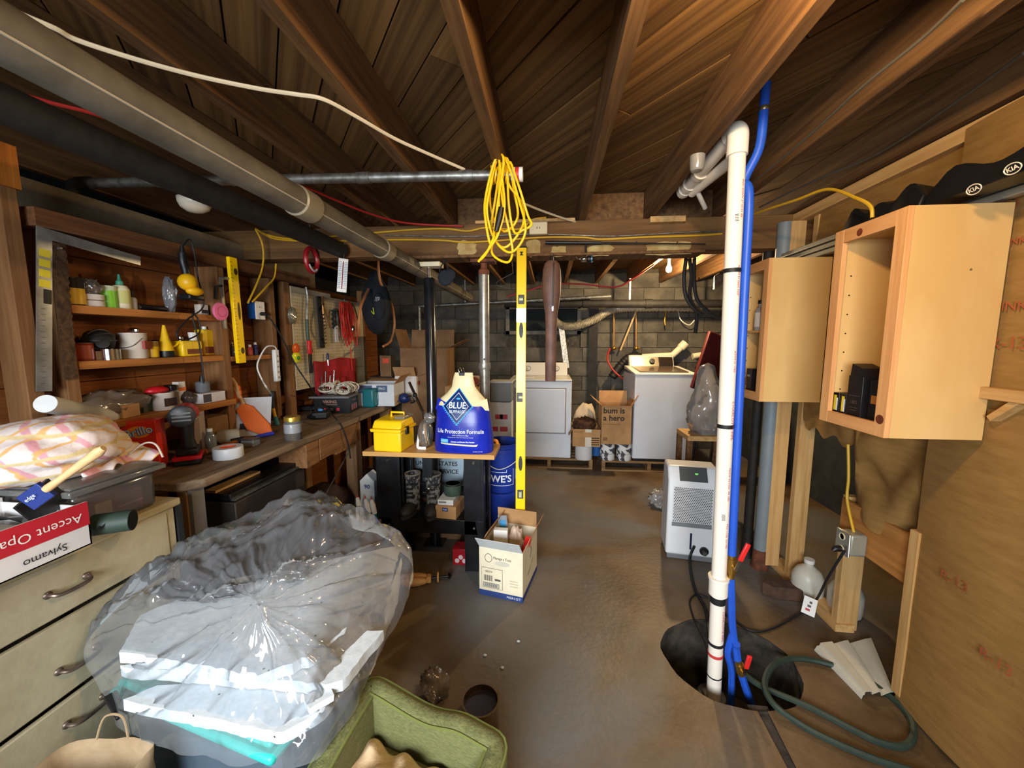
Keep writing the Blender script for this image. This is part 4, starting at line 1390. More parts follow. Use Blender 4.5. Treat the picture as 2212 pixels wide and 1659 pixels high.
# tall clear bag right of washer
m_film = film('clear_film_grey', (205, 205, 210), .45, .2, .8, 10)
q = at(1522, 870, Y=3.3)
t = thing('plastic_bag', 'bulging grey plastic bag beside the washing machine behind the riser', 'bag', (q.x + .03, 3.35, .72))
b = MB().lathe([(0, .53), (.06, .51)] + [(.04 + .11 * math.sin(math.pi * (.1 + .75 * k / 14)), .5 - .036 * k) for k in range(14)] + [(.1, .0), (0, .0)], n=40)
b.v = [(x * (1 + .5 * nz((x * 9, y * 9, z * 5)) + .25 * abs(nz((x * 22, y * 22, z * 9)))) * (1 - .35 * z / .5), y * (1 + .5 * nz((x * 9, y * 9, z * 5))) * (1 - .35 * z / .5), z * 1.12) for x, y, z in b.v]
b.build('film', film('grey_bag_film', (196, 192, 188), .42, .18, .9, 16), t, ang=80)
t2 = thing('saw_horse', 'wooden stand under the bulging grey plastic bag', 'stand', (q.x + .03, 3.35, 0))
MB().b2((-.18, -.14, .68), (.18, .14, .72)).build('top', m_studx, t2)
for sx in (-1, 1):
    for sy in (-1, 1):
        MB().b2((sx * .16 - .02, sy * .12 - .02, 0), (sx * .16 + .02, sy * .12 + .02, .68)).build('leg', m_joist, t2)
q = at(1545, 760, Y=4.2)
t = thing('maroon_board', 'dark red folded panel leaning behind the white PVC pipe', 'chair', (q.x, 4.25, .0), R(20))  # a plain maroon board leaning there on two thin legs
MB().box((0, 0, 1.25), (.34, .04, .62), rotm(0, 18, 0)).build('panel', mat('maroon', (92, 26, 24), .5), t, bevel=.01)
for s_ in (-.12, .12):
    MB().cyl((s_ - .1, .0, .0), (s_ + .02, 0, 1.0), .015, 8).build('leg', m_iron, t)
# crumpled clear bag by the dehumidifier
blob('crumpled_bag', 'crumpled clear plastic bag on the floor left of the dehumidifier', 'bag', at(1428, 1078, Z=.06), (.1, .1, .08), film('clear_film_bag', (225, 225, 225), .4, .15, 1., 30), .5, 14, flatz=-.058)
# items left of dryer
q = at(1078, 975, Y=3.9)
t = carton('printed_bag', 'white paper sack with red printing left of the dryer', (at(1080, 900, Y=3.9).x, 4.0, .0), (.24, .2, .86), P((206, 204, 200), .7))
for k in range(6):
    MB().box((-.06 + .05 * (k % 3), -.101, .45 + .13 * (k // 2)), (.08, .001, .05)).build('print_block', P((180, 60, 70)), t)
t = thing('storage_bin', 'grey plastic bin stacked above the printed paper sack', 'bin', (at(1082, 850, Y=3.9).x, 4.0, .865))
MB().box((0, 0, .1), (.22, .2, .2)).build('body', P((120, 124, 124)), t, bevel=.01)
MB().box((0, 0, .205), (.24, .22, .02)).build('lid', P((196, 196, 194)), t, bevel=.006)
# ================================================================== SMALL BENCH TABLE AND WHAT STANDS ROUND IT
TZ = .79
TY0, TY1 = 2.30, 2.58
tx0, tx1 = at(783, 990, Y=TY0).x, at(1068, 990, Y=TY0).x
m_ttop = wood('chipboard_top', (206, 160, 96), (184, 134, 74), 'x', .45, .0, .05)
m_bst = mat('black_steel', (20, 20, 22), .35, .3, (34, 34, 36), 10)
t = thing('work_table', 'small black steel table with a wooden top beside the workbench', 'table', ((tx0 + tx1) / 2, TY0, 0))
hw = (tx1 - tx0) / 2
MB().b2((-hw, 0, TZ - .03), (hw, TY1 - TY0, TZ)).build('table_top', m_ttop, t, bevel=.003)
lx = lambda px: at(px, 1100, Y=TY0 + .02).x - (tx0 + tx1) / 2
for x0, x1 in ((lx(816), lx(866)), (lx(1003), lx(1045))):
    MB().b2((x0, .02, 0), (x1, .05, TZ - .03)).b2((x0, .02, 0), (x0 + .02, .09, TZ - .03)).b2((x1 - .02, .02, 0), (x1, .09, TZ - .03)).build('leg', m_bst, t, bevel=.003)
    MB().b2((x0, .22, 0), (x1, .26, TZ - .03)).build('leg', m_bst, t, bevel=.003)
    for z in (TZ - .06, .30):
        MB().cyl(((x0 + x1) / 2, .012, z), ((x0 + x1) / 2, .02, z), .008, 10).build('bolt', m_chrome, t)
MB().b2((lx(917), .0, TZ - .16), (lx(936), .02, TZ - .03)).build('bracket', m_bst, t)
MB().b2((lx(820), .02, .25), (lx(1045), .05, .345)).build('front_rail', m_bst, t, bevel=.003)
MB().b2((lx(820), .05, .33), (lx(1045), .26, .345)).build('shelf', m_bst, t)
MB().b2((lx(820), .225, .40), (lx(1045), .235, .5)).build('back_rail', m_bst, t)
SZ = .346
# boots
m_boot = mat('grey_felt', (120, 114, 106), .9, 0, (78, 72, 68), 22, bump=.4)
m_camo = mat('boot_pattern', (116, 112, 106), .9, 0, (26, 26, 30), 38, lo=.46, hi=.5)
m_sole = mat('boot_rubber', (52, 50, 46), .6, 0, (36, 34, 32), 12)
for k, (px, lb) in enumerate(((882, 'left grey patterned winter boot on the table shelf'), (929, 'right grey patterned winter boot on the table shelf'))):
    q = at(px, 1143, Y=TY0 + .05)
    bt = thing('winter_boot', lb, 'boot', (q.x, TY0 + .12, SZ), R(6 if k else -4), group='boots on the table shelf')
    sh = MB()
    sec = [(.0, .045, .052, .03), (.03, .046, .054, .03), (.07, .044, .05, .028), (.11, .042, .046, .03), (.2, .045, .048, .03), (.255, .05, .052, .03)]
    sh.lathe([(1, 0)], n=4) if 0 else None
    n = 18; vs = []; fs = []
    for z, rx, ry, oy in sec:
        for j in range(n):
            a = 2 * math.pi * j / n
            vs.append((rx * math.cos(a), oy + ry * math.sin(a), z))
    for i in range(len(sec) - 1):
        for j in range(n):
            fs.append((i * n + j, i * n + (j + 1) % n, (i + 1) * n + (j + 1) % n, (i + 1) * n + j))
    sh.add(vs, fs)
    for z, rx, ry, oy in ((.262, .042, .044, .03), (.2, .036, .038, .03)):
        sh.lathe([(1.0, z - .004), (.98, z)], n=18, sx=rx, sy=ry, o=(0, oy, 0)) if 0 else None
    sh.build('shaft', [m_camo], bt, solid=.006)
    MB().tube([V((.05 * math.cos(a * .35), .03 + .052 * math.sin(a * .35), .256)) for a in range(18)], .006, 6, closed=True).build('collar', m_boot, bt)
    ft = MB().ball((0, -.05, .035), (.046, .085, .042), 16)
    ft.v = [(x, y, max(z, .004)) for x, y, z in ft.v]
    ft.build('toe', m_sole, bt)
    MB().prism([(.045 * math.cos(a * .35) * (1 if math.sin(a * .35) > 0 else 1.08), (-.02 + (.11 if math.sin(a * .35) > 0 else .12) * math.sin(a * .35))) for a in range(18)], .018).build('sole', m_sole, bt)
    lc = MB()
    for z in (.10, .13, .16, .19):
        lc.tube([(-.022, -.022, z), (.022, -.022, z + .012)], .004, 6).tube([(.022, -.022, z), (-.022, -.022, z + .012)], .004, 6)
    lc.build('laces', m_blk, bt)
# postal tub
m_tub = mat('postal_blue', (150, 168, 178), .5)
xa, xb = at(880, 1050, Y=TY1 + .12).x, at(1005, 1050, Y=TY1 + .12).x
pt_ = thing('postal_tub', 'pale blue postal tub standing behind the boots', 'tub', ((xa + xb) / 2, TY1 + .13 + .14, .36))
hw2 = (xb - xa) / 2
bx_ = MB()
bx_.prism([(-hw2 * .85, 0), (hw2 * .85, 0), (hw2, .33), (-hw2, .33)], .26, fr((0, .13, 0), (1, 0, 0), (0, 0, 1)))
bx_.build('body', m_tub, pt_, bevel=.006)
MB().b2((-hw2 - .01, -.145, .30), (hw2 + .01, .145, .345)).build('rim', mat('postal_pale', (186, 196, 200), .5), pt_, bevel=.004)
for k in range(6):
    MB().cyl((-hw2 + .05 + k * .056, -.15, .315), (-hw2 + .05 + k * .056, -.143, .315), .009, 8).build('stud_boss', mat('postal_pale', (186, 196, 200), .5), pt_)
for s_, z in (('UNITED STATES', .225), ('POSTAL SERVICE', .165)):
    text(s_, .045, m_ink, fr((0, -.1315, z)), pt_, sx=1.0, bold=.0008)
pst = carton('storage_box', 'plain carton under the postal tub behind the table', ((xa + xb) / 2, TY1 + .28, 0), (.36, .3, .359), m_carddk)
# shoe box, thin white box, green case
q = at(970, 1158, Y=TY0 + .06)
kb = carton('shoe_box', 'tan shoe box with a blue label on the table shelf', (q.x, TY0 + .12, SZ), (.135, .18, .085), m_card, R(-6))
MB().b2((-.07, -.093, .06), (.07, .093, .088)).build('lid', m_card, kb)
MB().box((-.005, -.0925, .065), (.04, .003, .024)).build('label_plate', P((44, 66, 110)), kb)
text('Keds', .014, P(WHITE), fr((-.005, -.0942, .065)), kb)
wb_ = carton('thin_box', 'flat white box on top of the tan shoe box', (q.x - .012, TY0 + .115, SZ + .089), (.105, .15, .034), P((206, 204, 200)), R(-2))
MB().box((-.02, -.0755, .02), (.05, .001, .008)).build('print_line', P((90, 90, 90)), wb_)
gc = thing('round_case', 'round dark green zip case on the white box', 'case', (q.x + .01, TY0 + .14, SZ + .124))
m_grn = mat('green_canvas', (52, 70, 56), .8, 0, (40, 56, 44), 30, bump=.2)
MB().lathe([(0, 0), (.05, 0), (.056, .012), (.056, .06), (.05, .075), (.046, .078)], n=20, sx=1.05).build('body', m_grn, gc)
MB().lathe([(.046, .078), (.04, .072), (0, .068)], n=20, sx=1.05).build('top', P((30, 44, 34)), gc)
MB().tube([V((.053 * math.cos(a * .3142), .05 * math.sin(a * .3142), .072)) for a in range(20)], .004, 6, closed=True).build('zipper', m_blk, gc)
# scraper hanging in front of tub
sp = at(921, 1060, Y=TY0 + .03)
o = MB().prism([(-.02, -.02), (.005, -.025), (.03, .0), (.028, .02), (.0, .028), (-.005, .02), (.012, .008), (-.0, -.008), (-.022, -.006)], .012, fr(sp - sp)).build('chrome_scoop', m_chrome, loc=sp + V((0, -.002, 0)), bevel=.003)
tag(o, 'shiny curved metal hook hanging under the table front', 'hook')
# carton and caulk tubes left of table
q = at(797, 1110, Y=2.42)
cb = carton('milk_carton', 'white carton printed 90 beside the table leg', (q.x, 2.46, 0), (.1, .1, .55), P((216, 220, 222)))
MB().prism([(-.05, .55), (.05, .55), (.0, .6)], .1, fr((0, .05, 0))).build('gable', P((216, 220, 222)), cb)
text('90', .04, mat('blue_ink', (40, 80, 140), .6), fr((0, -.051, .51)), cb, bold=.001)
MB().box((0, -.0512, .4), (.08, .001, .05)).build('label_panel', P((170, 196, 214)), cb)
for k, (px, py) in enumerate(((778, 1068), (794, 1072), (806, 1075))):
    tp = at(px, py, Y=2.30)
    ct = thing('caulk_tube', ['leftmost green and white tube leaning at the table leg', 'middle green and white tube leaning at the table leg', 'rightmost green and white tube touching the table leg'][k], 'tube', (tp.x + .035, 2.34 + .01 * k, tp.z - .42), rot=(R(4), R(-9), 0), group='green and white tubes')
    MB().lathe([(.018, .0), (.018, .30)], n=14).build('body', mat('green_tube', (22, 92, 60), .4), ct)
    MB().lathe([(.018, .30), (.018, .36), (.011, .395), (.005, .40)], n=14).build('shoulder', m_white, ct)
    MB().lathe([(.005, .40), (.004, .415), (0, .418)], n=8).build('tip', P((196, 80, 80)), ct)
sc_ = carton('tube_carton', 'low carton holding the green and white tubes by the bench', (at(795, 1100, Y=2.34).x + .03, 2.345, 0), (.14, .075, .33), m_carddk)
# yellow toolbox
m_ytool = mat('yellow_toolbox', (246, 200, 16), .38, subtle=.06)
q0, q1 = at(803, 978, Z=TZ), at(872, 978, Z=TZ)
TW = (q1 - q0).length
tb = thing('toolbox', 'yellow plastic toolbox on the small table', 'toolbox', ((q0.x + q1.x) / 2, q0.y + .12, TZ), R(-5))
MB().box((0, 0, .065), (TW * .94, .2, .13)).build('tray', m_ytool, tb, bevel=.012, seg=3)
b = MB()
b.prism([(-TW * .5, .13), (TW * .5, .13), (TW * .53, .15), (-TW * .53, .15)], .23, fr((0, .115, 0)))
b.build('rim', m_ytool, tb, bevel=.004)
b = MB()
vs = [(-TW * .5, -.105, .15), (TW * .5, -.105, .15), (TW * .5, .105, .15), (-TW * .5, .105, .15), (-TW * .47, -.08, .2), (TW * .45, -.08, .2), (TW * .42, .09, .21), (-TW * .47, .09, .21)]
b.add(vs, [(0, 3, 2, 1), (4, 5, 6, 7), (0, 1, 5, 4), (1, 2, 6, 5), (2, 3, 7, 6), (3, 0, 4, 7)])
b.build('lid', m_ytool, tb, bevel=.012, seg=3)
MB().tube([(-.03, .03, .205), (-.03, .03, .235), (.06, .03, .235), (.06, .03, .205)], .008, 8).build('handle', m_ytool, tb)
MB().box((TW * .32, .02, .214), (TW * .34, .14, .02)).build('clear_bin', film('clear_lid', (190, 180, 160), .35, .2, .3), tb, bevel=.004)
MB().box((TW * .51, -.02, .13), (.014, .035, .05)).build('latch', m_blk, tb, bevel=.003)
# sanding discs in a clear package
q = at(915, 970, Z=TZ)
sd = thing('sanding_discs', 'tan sanding discs in clear packaging between toolbox and dog food', 'sanding discs', (q.x, q.y + .05, TZ))
m_tan = mat('tan_disc', (206, 172, 116), .8)
for k in range(3):
    MB().lathe([(0, 0), (.078, 0), (.078, .008), (0, .008)], M=rotm(0, 82, 12), o=(-.006 + .012 * k, .02, .082), n=24).build('disc', m_tan if k != 2 else P((60, 70, 70)), sd)
MB().tube(smooth([(-.03, -.03, .12), (-.035, -.04, .08), (-.04, -.05, .03), (-.03, -.06, .01), (.02, -.06, .008)], 4), .011, 8, flat=.4).build('card', P((220, 220, 216)), sd)
bb = MB().ball((.0, .0, .09), (.05, .07, .1), 16)
bb.v = [(x, y, max(z, .002)) for x, y, z in [tuple(V(v) + V((0, 0, 0))) for v in bb.v]]
bb.build('film', film('clear_film_pack', (230, 230, 230), .8, .1, .8, 20), sd, ang=80)
bl = blob('x', 'x', 'x', (.03, -.005, .2), (.035, .03, .035), MATS['clear_film_pack'], .4, 12, parent=sd, part='film_knot')

# ---- dog food bag
m_bagb = mat('bag_blue', (26, 44, 176), .32, 0, (18, 32, 140), 5, bump=.25, bscale=7, spec=.5)
m_bagc = mat('bag_cream', (236, 222, 176), .4, 0, (214, 198, 150), 6, bump=.25, bscale=9)
q0, q1 = at(930, 980, Z=TZ), at(1062, 984, Z=TZ)
BW = (q1 - q0).length / 2
bg = thing('dog_food_bag', 'large blue dog food bag clipped shut on the small table', 'bag', ((q0.x + q1.x) / 2, q0.y + .1, TZ + .001), R(-3))
SEC = [(0, BW * .98, .085, 0), (.03, BW * 1.0, .1, 0), (.12, BW * .97, .105, .0), (.2, BW * .92, .1, .0), (.28, BW * .88, .085, -.005), (.33, BW * .8, .065, -.008), (.37, BW * .58, .045, -.0), (.41, BW * .4, .03, -.0), (.47, BW * .34, .022, .0), (.505, BW * .3, .012, .004)]
def secat(z):
    for i in range(len(SEC) - 1):
        if SEC[i][0] <= z <= SEC[i + 1][0]:
            f = (z - SEC[i][0]) / (SEC[i + 1][0] - SEC[i][0])
            return [SEC[i][k] + (SEC[i + 1][k] - SEC[i][k]) * f for k in range(1, 4)]
    return list(SEC[-1][1:])
def bagfront(x, z, lift=.0015):
    w_, d_, ox = secat(z)
    e = min(.98, abs((x - ox) / w_))
    return -d_ * (1 - e ** 3) ** (1 / 2.2) - lift
def bagpart(z0, z1, name, m, n=48, rows=14):
    b = MB(); vs = []; fs = []
    for i in range(rows + 1):
        z = z0 + (z1 - z0) * i / rows
        w_, d_, ox = secat(z)
        for j in range(n):
            a = 2 * math.pi * j / n
            c, s_ = math.cos(a), math.sin(a)
            x = w_ * (abs(c) ** .72) * (1 if c > 0 else -1)
            e = min(1, abs(x) / w_)
            y = d_ * (max(0, 1 - e ** 3) ** (1 / 2.2)) * (1 if s_ > 0 else -1)
            vs.append((x + ox, y, z))
    for i in range(rows):
        for j in range(n):
            fs.append((i * n + j, i * n + (j + 1) % n, (i + 1) * n + (j + 1) % n, (i + 1) * n + j))
    fs.append(tuple(range(n))); fs.append(tuple(rows * n + j for j in range(n)))
    b.add(vs, fs)
    return b.build(name, m, bg, ang=60)
bagpart(0, .30, 'body', m_bagb)
bagpart(.30, .505, 'pinched_top', m_bagc)
# folded blue shoulders coming up over the cream
for s_ in (-1, 1):
    MB().add([(s_ * BW * .9, -.04, .27), (s_ * BW * .2, bagfront(s_ * BW * .2, .29, .004), .29), (s_ * BW * .5, bagfront(s_ * BW * .5, .32, .004), .322), (s_ * BW * .82, -.03, .345)], [(0, 1, 2, 3)]).build('shoulder', m_bagb if s_ < 0 else m_bagc, bg)
def bagwarp(ox, oz, lift=.003, sh=0):
    def f(p): return V((p.x + ox, p.y + oz, -bagfront(p.x + ox, max(0, min(.5, p.y + oz)), lift)))
    return f
BM = fr((0, 0, 0))   # text x -> X, y -> Z, depth -> -Y
def bagpoly(poly, m, name, lift):
    # subdivided patch on the bag front
    bm = bmesh.new()
    vs = [bm.verts.new((x, z, 0)) for x, z in poly]
    bm.faces.new(vs)
    bmesh.ops.triangulate(bm, faces=bm.faces)
    bmesh.ops.subdivide_edges(bm, edges=bm.edges, cuts=7, use_grid_fill=True)
    for v in bm.verts:
        x, z = v.co.x, v.co.y
        v.co = (x, bagfront(x, z, lift), z)
    me = bpy.data.meshes.new(name); bm.to_mesh(me); bm.free()
    me.materials.append(m)
    o = bpy.data.objects.new(name, me); C.objects.link(o); o.parent = bg
    return o
cx, cz = -.018, .30
def diamond(r, top=1.0): return [(cx - r * .86, cz), (cx, cz - r), (cx + r * .86, cz), (cx, cz + r * top)]
m_navyl = mat('label_navy', (18, 56, 112), .35)
m_cyan = mat('label_cyan', (70, 170, 220), .4)
bagpoly(diamond(.112), m_cyan, 'label_edge', .0035)
bagpoly(diamond(.106), mat('label_dark', (12, 34, 96), .35), 'label_band', .0045)
bagpoly(diamond(.083), P((220, 232, 240)), 'label_line', .0055)
bagpoly(diamond(.079), m_navyl, 'label_field', .0065)
m_wl = mat('white_lettering', (236, 240, 244), .45)
text('BLUE', .052, m_wl, BM, bg, warp=bagwarp(cx, .305, .0085), bold=.0008, sx=.95)
text('BUFFALO', .024, m_wl, BM, bg, warp=bagwarp(cx, .268, .0085), sx=.98)
MB().ball((cx + .002, bagfront(cx, .345) - .005, .345), (.014, .003, .008), 10).build('buffalo_mark', m_cyan, bg)
dd = MB()
for k in range(11):
    f = (k + .5) / 11
    for s_ in (-1, 1):
        x, z = cx + s_ * .1 * f, cz - .118 * (1 - f)
        dd.ball((x, bagfront(x, z) - .003, z), (.0045, .002, .0045), 6)
dd.build('label_beads', m_cyan, bg)
text('Life Protection Formula', .036, m_wl, BM, bg, warp=bagwarp(.0, .145, .004), sx=.86, bold=.0003)
text('with LifeSource Bits', .013, m_wl, BM, bg, warp=bagwarp(.005, .122, .004))
text('Natural Food for Dogs with Vitamins and Minerals', .008, m_wl, BM, bg, warp=bagwarp(.005, .109, .004))
bagpoly([(-.125, .072), (-.075, .072), (-.075, .096), (-.125, .096)], m_cyan, 'adult_panel', .003)
text('ADULT', .014, m_wl, BM, bg, warp=bagwarp(-.1, .084, .0045))
text('Chicken and Brown Rice Recipe', .0115, m_wl, BM, bg, warp=bagwarp(.018, .08, .004), bold=.0003)
bagpoly([(-.125, .062), (.105, .052), (.115, .066), (.09, .063), (-.125, .07)], m_bagc, 'ribbon', .0035)
text('30 LBS (13.6 kg)', .009, m_wl, BM, bg, warp=bagwarp(.11, .018, .004))
# binder clip
MB().box((-.005, -.012, .497), (.036, .02, .022)).build('binder_clip', m_blk, bg, bevel=.003)
for s_ in (-1, 1):
    MB().tube(smooth([(-.012 + .007 * s_, -.012, .5), (-.018 + .012 * s_, -.016, .53), (-.005 + .01 * s_, -.016, .535), (.004 + .007 * s_, -.012, .5)], 4), .0014, 5).build('clip_wire', m_chrome, bg)

# ---- blue bucket and level
m_bkt = mat('bucket_blue', (28, 52, 140), .4, subtle=.1)
q = at(1085, 1085, Y=2.68)
bk = thing('bucket', 'tall blue plastic bucket standing right of the small table', 'bucket', (at(1084, 1040, Y=2.86).x, 2.87, .36))
MB().lathe([(0, 0), (.118, 0), (.122, .01), (.138, .31), (.146, .312), (.146, .335), (.138, .337), (.14, .36), (.145, .365), (.145, .372), (.136, .372), (.12, .05), (0, .04)], n=36).build('body', m_bkt, bk)
MB().tube(smooth([(-.146, 0, .32), (-.12, -.11, .25), (0, -.165, .20), (.12, -.11, .25), (.146, 0, .32)], 6), .003, 6).build('bail_handle', m_white, bk)
def cylwarp(r0, zz, ang0=0., tap=.052):
    def f(p):
        r = r0 + tap * (p.y + zz) + .0012
        a = p.x / r + ang0
        return V((r * math.sin(a), p.y + zz, r * math.cos(a)))
    return f
text("LOWE'S", .075, m_wl, fr((0, 0, 0)), bk, warp=cylwarp(.122, .11, R(-18)), bold=.0015)
fl_ = MB()
r_ = .13
def arc(a0_, a1_, z0_, z1_):
    n = 10; vs = []; fs = []
    for i in range(n + 1):
        a = R(a0_ + (a1_ - a0_) * i / n)
        vs += [((r_) * math.sin(a), -r_ * math.cos(a), z0_), ((r_ + .001) * math.sin(a), -(r_ + .001) * math.cos(a), z1_)]
    for i in range(n): fs.append((2 * i, 2 * i + 2, 2 * i + 3, 2 * i + 1))
    fl_.add(vs, fs)
arc(-85, 48, .06, .064); arc(-85, 20, .162, .166); arc(20, 23, .162, .185); arc(23, 48, .182, .186); arc(47, 48.5, .06, .186)
fl_.build('label_outline', m_wl, bk)
lp = MB(); fl_ = lp; arc(56, 86, .1, .21); lp.build('barcode_label', P((110, 150, 200)), bk)
pd_ = thing('paint_bucket', 'second bucket underneath the tall blue bucket', 'bucket', (at(1084, 1040, Y=2.86).x, 2.87, 0))
MB().lathe([(0, 0), (.12, 0), (.14, .33), (.146, .34), (.146, .358), (0, .358)], n=28).build('body', m_bkt, pd_)

LX = at(1126, 800, Y=2.42).x
tp = V((at(1126, 536, Y=2.5).x, 2.535, 0)); tp.z = at(1126, 536, Y=2.535).z
bt = V((at(1124, 1240, Y=2.42).x, 2.40, .002))
lv = thing('spirit_level', 'very tall yellow box level leaning upright against the beam', 'level', bt)
d = tp - bt
u = V((1, 0, 0)); zz_ = d.normalized(); yy_ = zz_.cross(u)
LM = Matrix((u, yy_, zz_)).transposed().to_4x4()
LL = d.length
def lvp(b): b.T = LM; return b
m_lev = mat('level_yellow', (250, 205, 8), .3, subtle=.05)
m_levs = mat('level_bare', (226, 226, 222), .25, .6)
lvp(MB()).box((0, 0, LL * .5), (.062, .026, LL)).build('body', m_lev, lv, bevel=.002)
lvp(MB()).box((0, 0, LL + .004), (.066, .03, .012)).build('end_cap', m_blk, lv)
def lz(py_): return (LM.inverted() @ (at(1126, py_, Y=2.47) - bt)).z
for a_, b_ in ((-1, 1),):
    for py_, kind in ((645, 'v'), (858, 'v'), (1062, 'v'), (713, 'h'), (998, 'h')):
        z = lz(py_)
        if kind == 'v':
            lvp(MB()).box((0 if py_ != 858 else -.008, -.0125, z), (.04, .006, .06)).build('vial_frame', P((60, 60, 60)), lv, bevel=.006)
            lvp(MB()).cyl((-.012 if py_ != 1062 else 0, -.0165, z - (.0 if py_ != 1062 else .018)), (.012 if py_ != 1062 else 0, -.0165, z + (.0 if py_ != 1062 else .018)), .011, 10).build('vial', P((196, 200, 150), .15), lv)
        else:
            lvp(MB()).lathe([(1, 0), (1, .0005), (0, .0005)], n=20, sx=.013, sy=.05, M=rotm(90, 0, 0), o=(0, -.0132, z)).build('hand_hole', P((24, 22, 20)), lv)
z = lz(680)
lvp(MB()).box((0, -.0133, z), (.0615, .001, .09)).build('bare_patch', m_levs, lv)
lvp(MB()).prism([(-.012, 0), (.012, 0), (.004, .012), (.012, .024), (-.012, .024), (-.004, .012)], .001, fr((0, -.0133, LL - .05))).build('logo_mark', m_blk, lv)

# ---- wine carton with contents
P1, P2, P3 = at(1036, 1283, Z=0), at(1129, 1303, Z=0), at(1166, 1234, Z=0)
ww = (P2 - P1).length; dp = (P3 - P2).length
ang = math.atan2((P2 - P1).y, (P2 - P1).x)
mid = P1 + (P2 - P1) / 2 + V((-math.sin(ang), math.cos(ang), 0)) * dp / 2
m_wine = mat('cream_carton', (226, 214, 184), .7)
wn = open_box('wine_carton', 'open cream wine carton printed MERLOT on the floor before the table', mid, (ww, dp, .30), m_wine, ang, ((0, 38), (1, 25), (2, -4), (3, -28)), fl=.105, minside=m_card)
[c for c in wn.children if c.name.startswith('flap')][0].data.materials[0] = P((196, 198, 196), .6)
MB().b2((-ww / 2 - .001, -dp / 2 - .001, 0), (ww / 2 + .001, dp / 2 + .001, .035)).build('blue_base_band', mat('wine_blue', (40, 62, 120), .6), wn)
fo = -dp / 2 - .0016
text('MERLOT', .02, m_wl, fr((ww * .3, fo, .017)), wn, space=1.2)
def panel(name, x, z, w_, h_, m, oy=0.):
    return MB().box((x, fo + .0008 - oy, z), (w_, .0008, h_)).build(name, m, wn)
m_pr = mat('carton_print', (86, 76, 70), .7)
panel('label_frame', -ww * .2, .115, .13, .125, m_pr); panel('label_panel', -ww * .2, .115, .126, .121, m_wine, .0004)
text('485574', .018, m_ink, fr((-ww * .2 - .02, fo - .001, .155)), wn, sx=.8)
for k in range(12):
    panel('barcode_bar', -ww * .2 - .05 + .0045 * k, .115, .0015 + .001 * (k % 3), .035, m_ink, .0008)
panel('print_block', -ww * .2 + .035, .11, .035, .012, m_pr, .0008)
panel('code_frame', -ww * .2 - .005, .072, .1, .028, m_ink, .0008); panel('code_panel', -ww * .2 - .005, .072, .095, .023, P((196, 190, 172)), .0012)
for k in range(14):
    panel('barcode_bar', -ww * .2 - .045 + .0058 * k, .072, .002 + .0012 * (k % 2), .018, m_ink, .0016)
text('Menage a Trois', .022, m_pr, fr((.01, fo - .001, .245)), wn, sx=.8)
MB().tube([V((-ww * .28 + .022 * math.cos(a * .4), fo - .001, .24 + .026 * math.sin(a * .4))) for a in range(16)], .0014, 4, closed=True).build('ring_mark', m_pr, wn)
MB().lathe([(0, 0), (1, 0), (1, .0006), (0, .0006)], n=16, sx=.045, sy=.014, M=rotm(90, 0, 0), o=(.01, fo - .0002, .215)).build('sketch_patch', P((196, 190, 172)), wn)
for k in range(3): panel('print_line', ww * .3, .12 - .016 * k, .05, .005, P((196, 182, 150)))
sx_ = ww / 2 + .0012
text('Menage a Trois', .022, m_pr, fr((sx_, 0, .13), (0, 1, .35), (0, -.35, 1)), wn)
MB().tube([(sx_, -.01, .19), (sx_, .02, .23), (sx_, .0, .26)], .002, 4).build('figure_mark', m_pr, wn)
# contents
Rz = Matrix.Rotation(ang, 4, 'Z')
def inw(x, y, z): return mid + (Rz @ V((x, y, z)))
tag(MB().box((0, 0, .0), (.085, .04, .26)).build('white_carton', P((222, 220, 216)), loc=inw(-.045, -.03, .225), bevel=.002), 'plain white box standing inside the wine carton', 'box')
bu = blob('bubble_bag', 'crumpled brown paper wrapping inside the wine carton', 'wrapping', inw(.035, .02, .21), (.055, .04, .14), mat('beige_wrap', (190, 164, 142), .5, bump=.3), .3, 10)
rb = thing('red_box', 'slim red and white box sticking out of the wine carton', 'box', inw(.082, -.015, .135), 0, None, (R(4), R(14), ang))
MB().b2((-.018, -.012, 0), (.018, .012, .2)).build('carton', P((206, 34, 36), .4), rb)
MB().b2((-.0185, -.0125, .0), (.0185, .0125, .05)).build('white_end', P(WHITE), rb)
text('Multi', .02, m_wl, fr((0, -.0122, .13), (0, 0, 1), (-1, 0, 0)), rb)
bp_ = thing('blue_package', 'clear packet with a blue item at the back of the wine carton', 'packet', inw(-.045, .06, .17), 0, None, (R(-6), R(-8), ang))
MB().b2((-.03, -.004, 0), (.03, .004, .22)).build('packet', film('clear_film_pk', (200, 210, 220), .5, .15, .6, 20), bp_)
MB().b2((-.02, -.006, .13), (.02, .006, .19)).build('blue_item', P((60, 140, 190)), bp_, bevel=.004)

# ---- floor things by the table
q = at(900, 1262, Z=0)
sh = thing('shoe_stretcher', 'wooden shoe stretcher with a black screw lying under the table', 'shoe stretcher', q + V((0, 0, .001)), R(14))
m_st = wood('stretcher_wood', (206, 158, 92), (180, 126, 66), 'x', .5, .0)
for s_ in (-1, 1):
    b = MB().ball((-.02, s_ * .022, .03), (.095, .03, .028), 16)
    b.build('foot_half', m_st, sh)
MB().box((.075, 0, .03), (.03, .05, .04)).build('collar_block', m_st, sh, bevel=.008)
MB().cyl((.085, 0, .03), (.2, 0, .035), .007, 10).build('screw', m_bst, sh)
MB().lathe([(0, -.004), (.028, -.004), (.03, 0), (.028, .006), (0, .006)], M=rotm(0, 90, 0), o=(.13, 0, .034), n=16, sx=1.1).build('wooden_disc', m_st, sh)
MB().tube([(.2, -.02, .035), (.205, 0, .036), (.2, .02, .037)], .01, 8).build('crank', m_bst, sh)
q = at(990, 1222, Z=0)
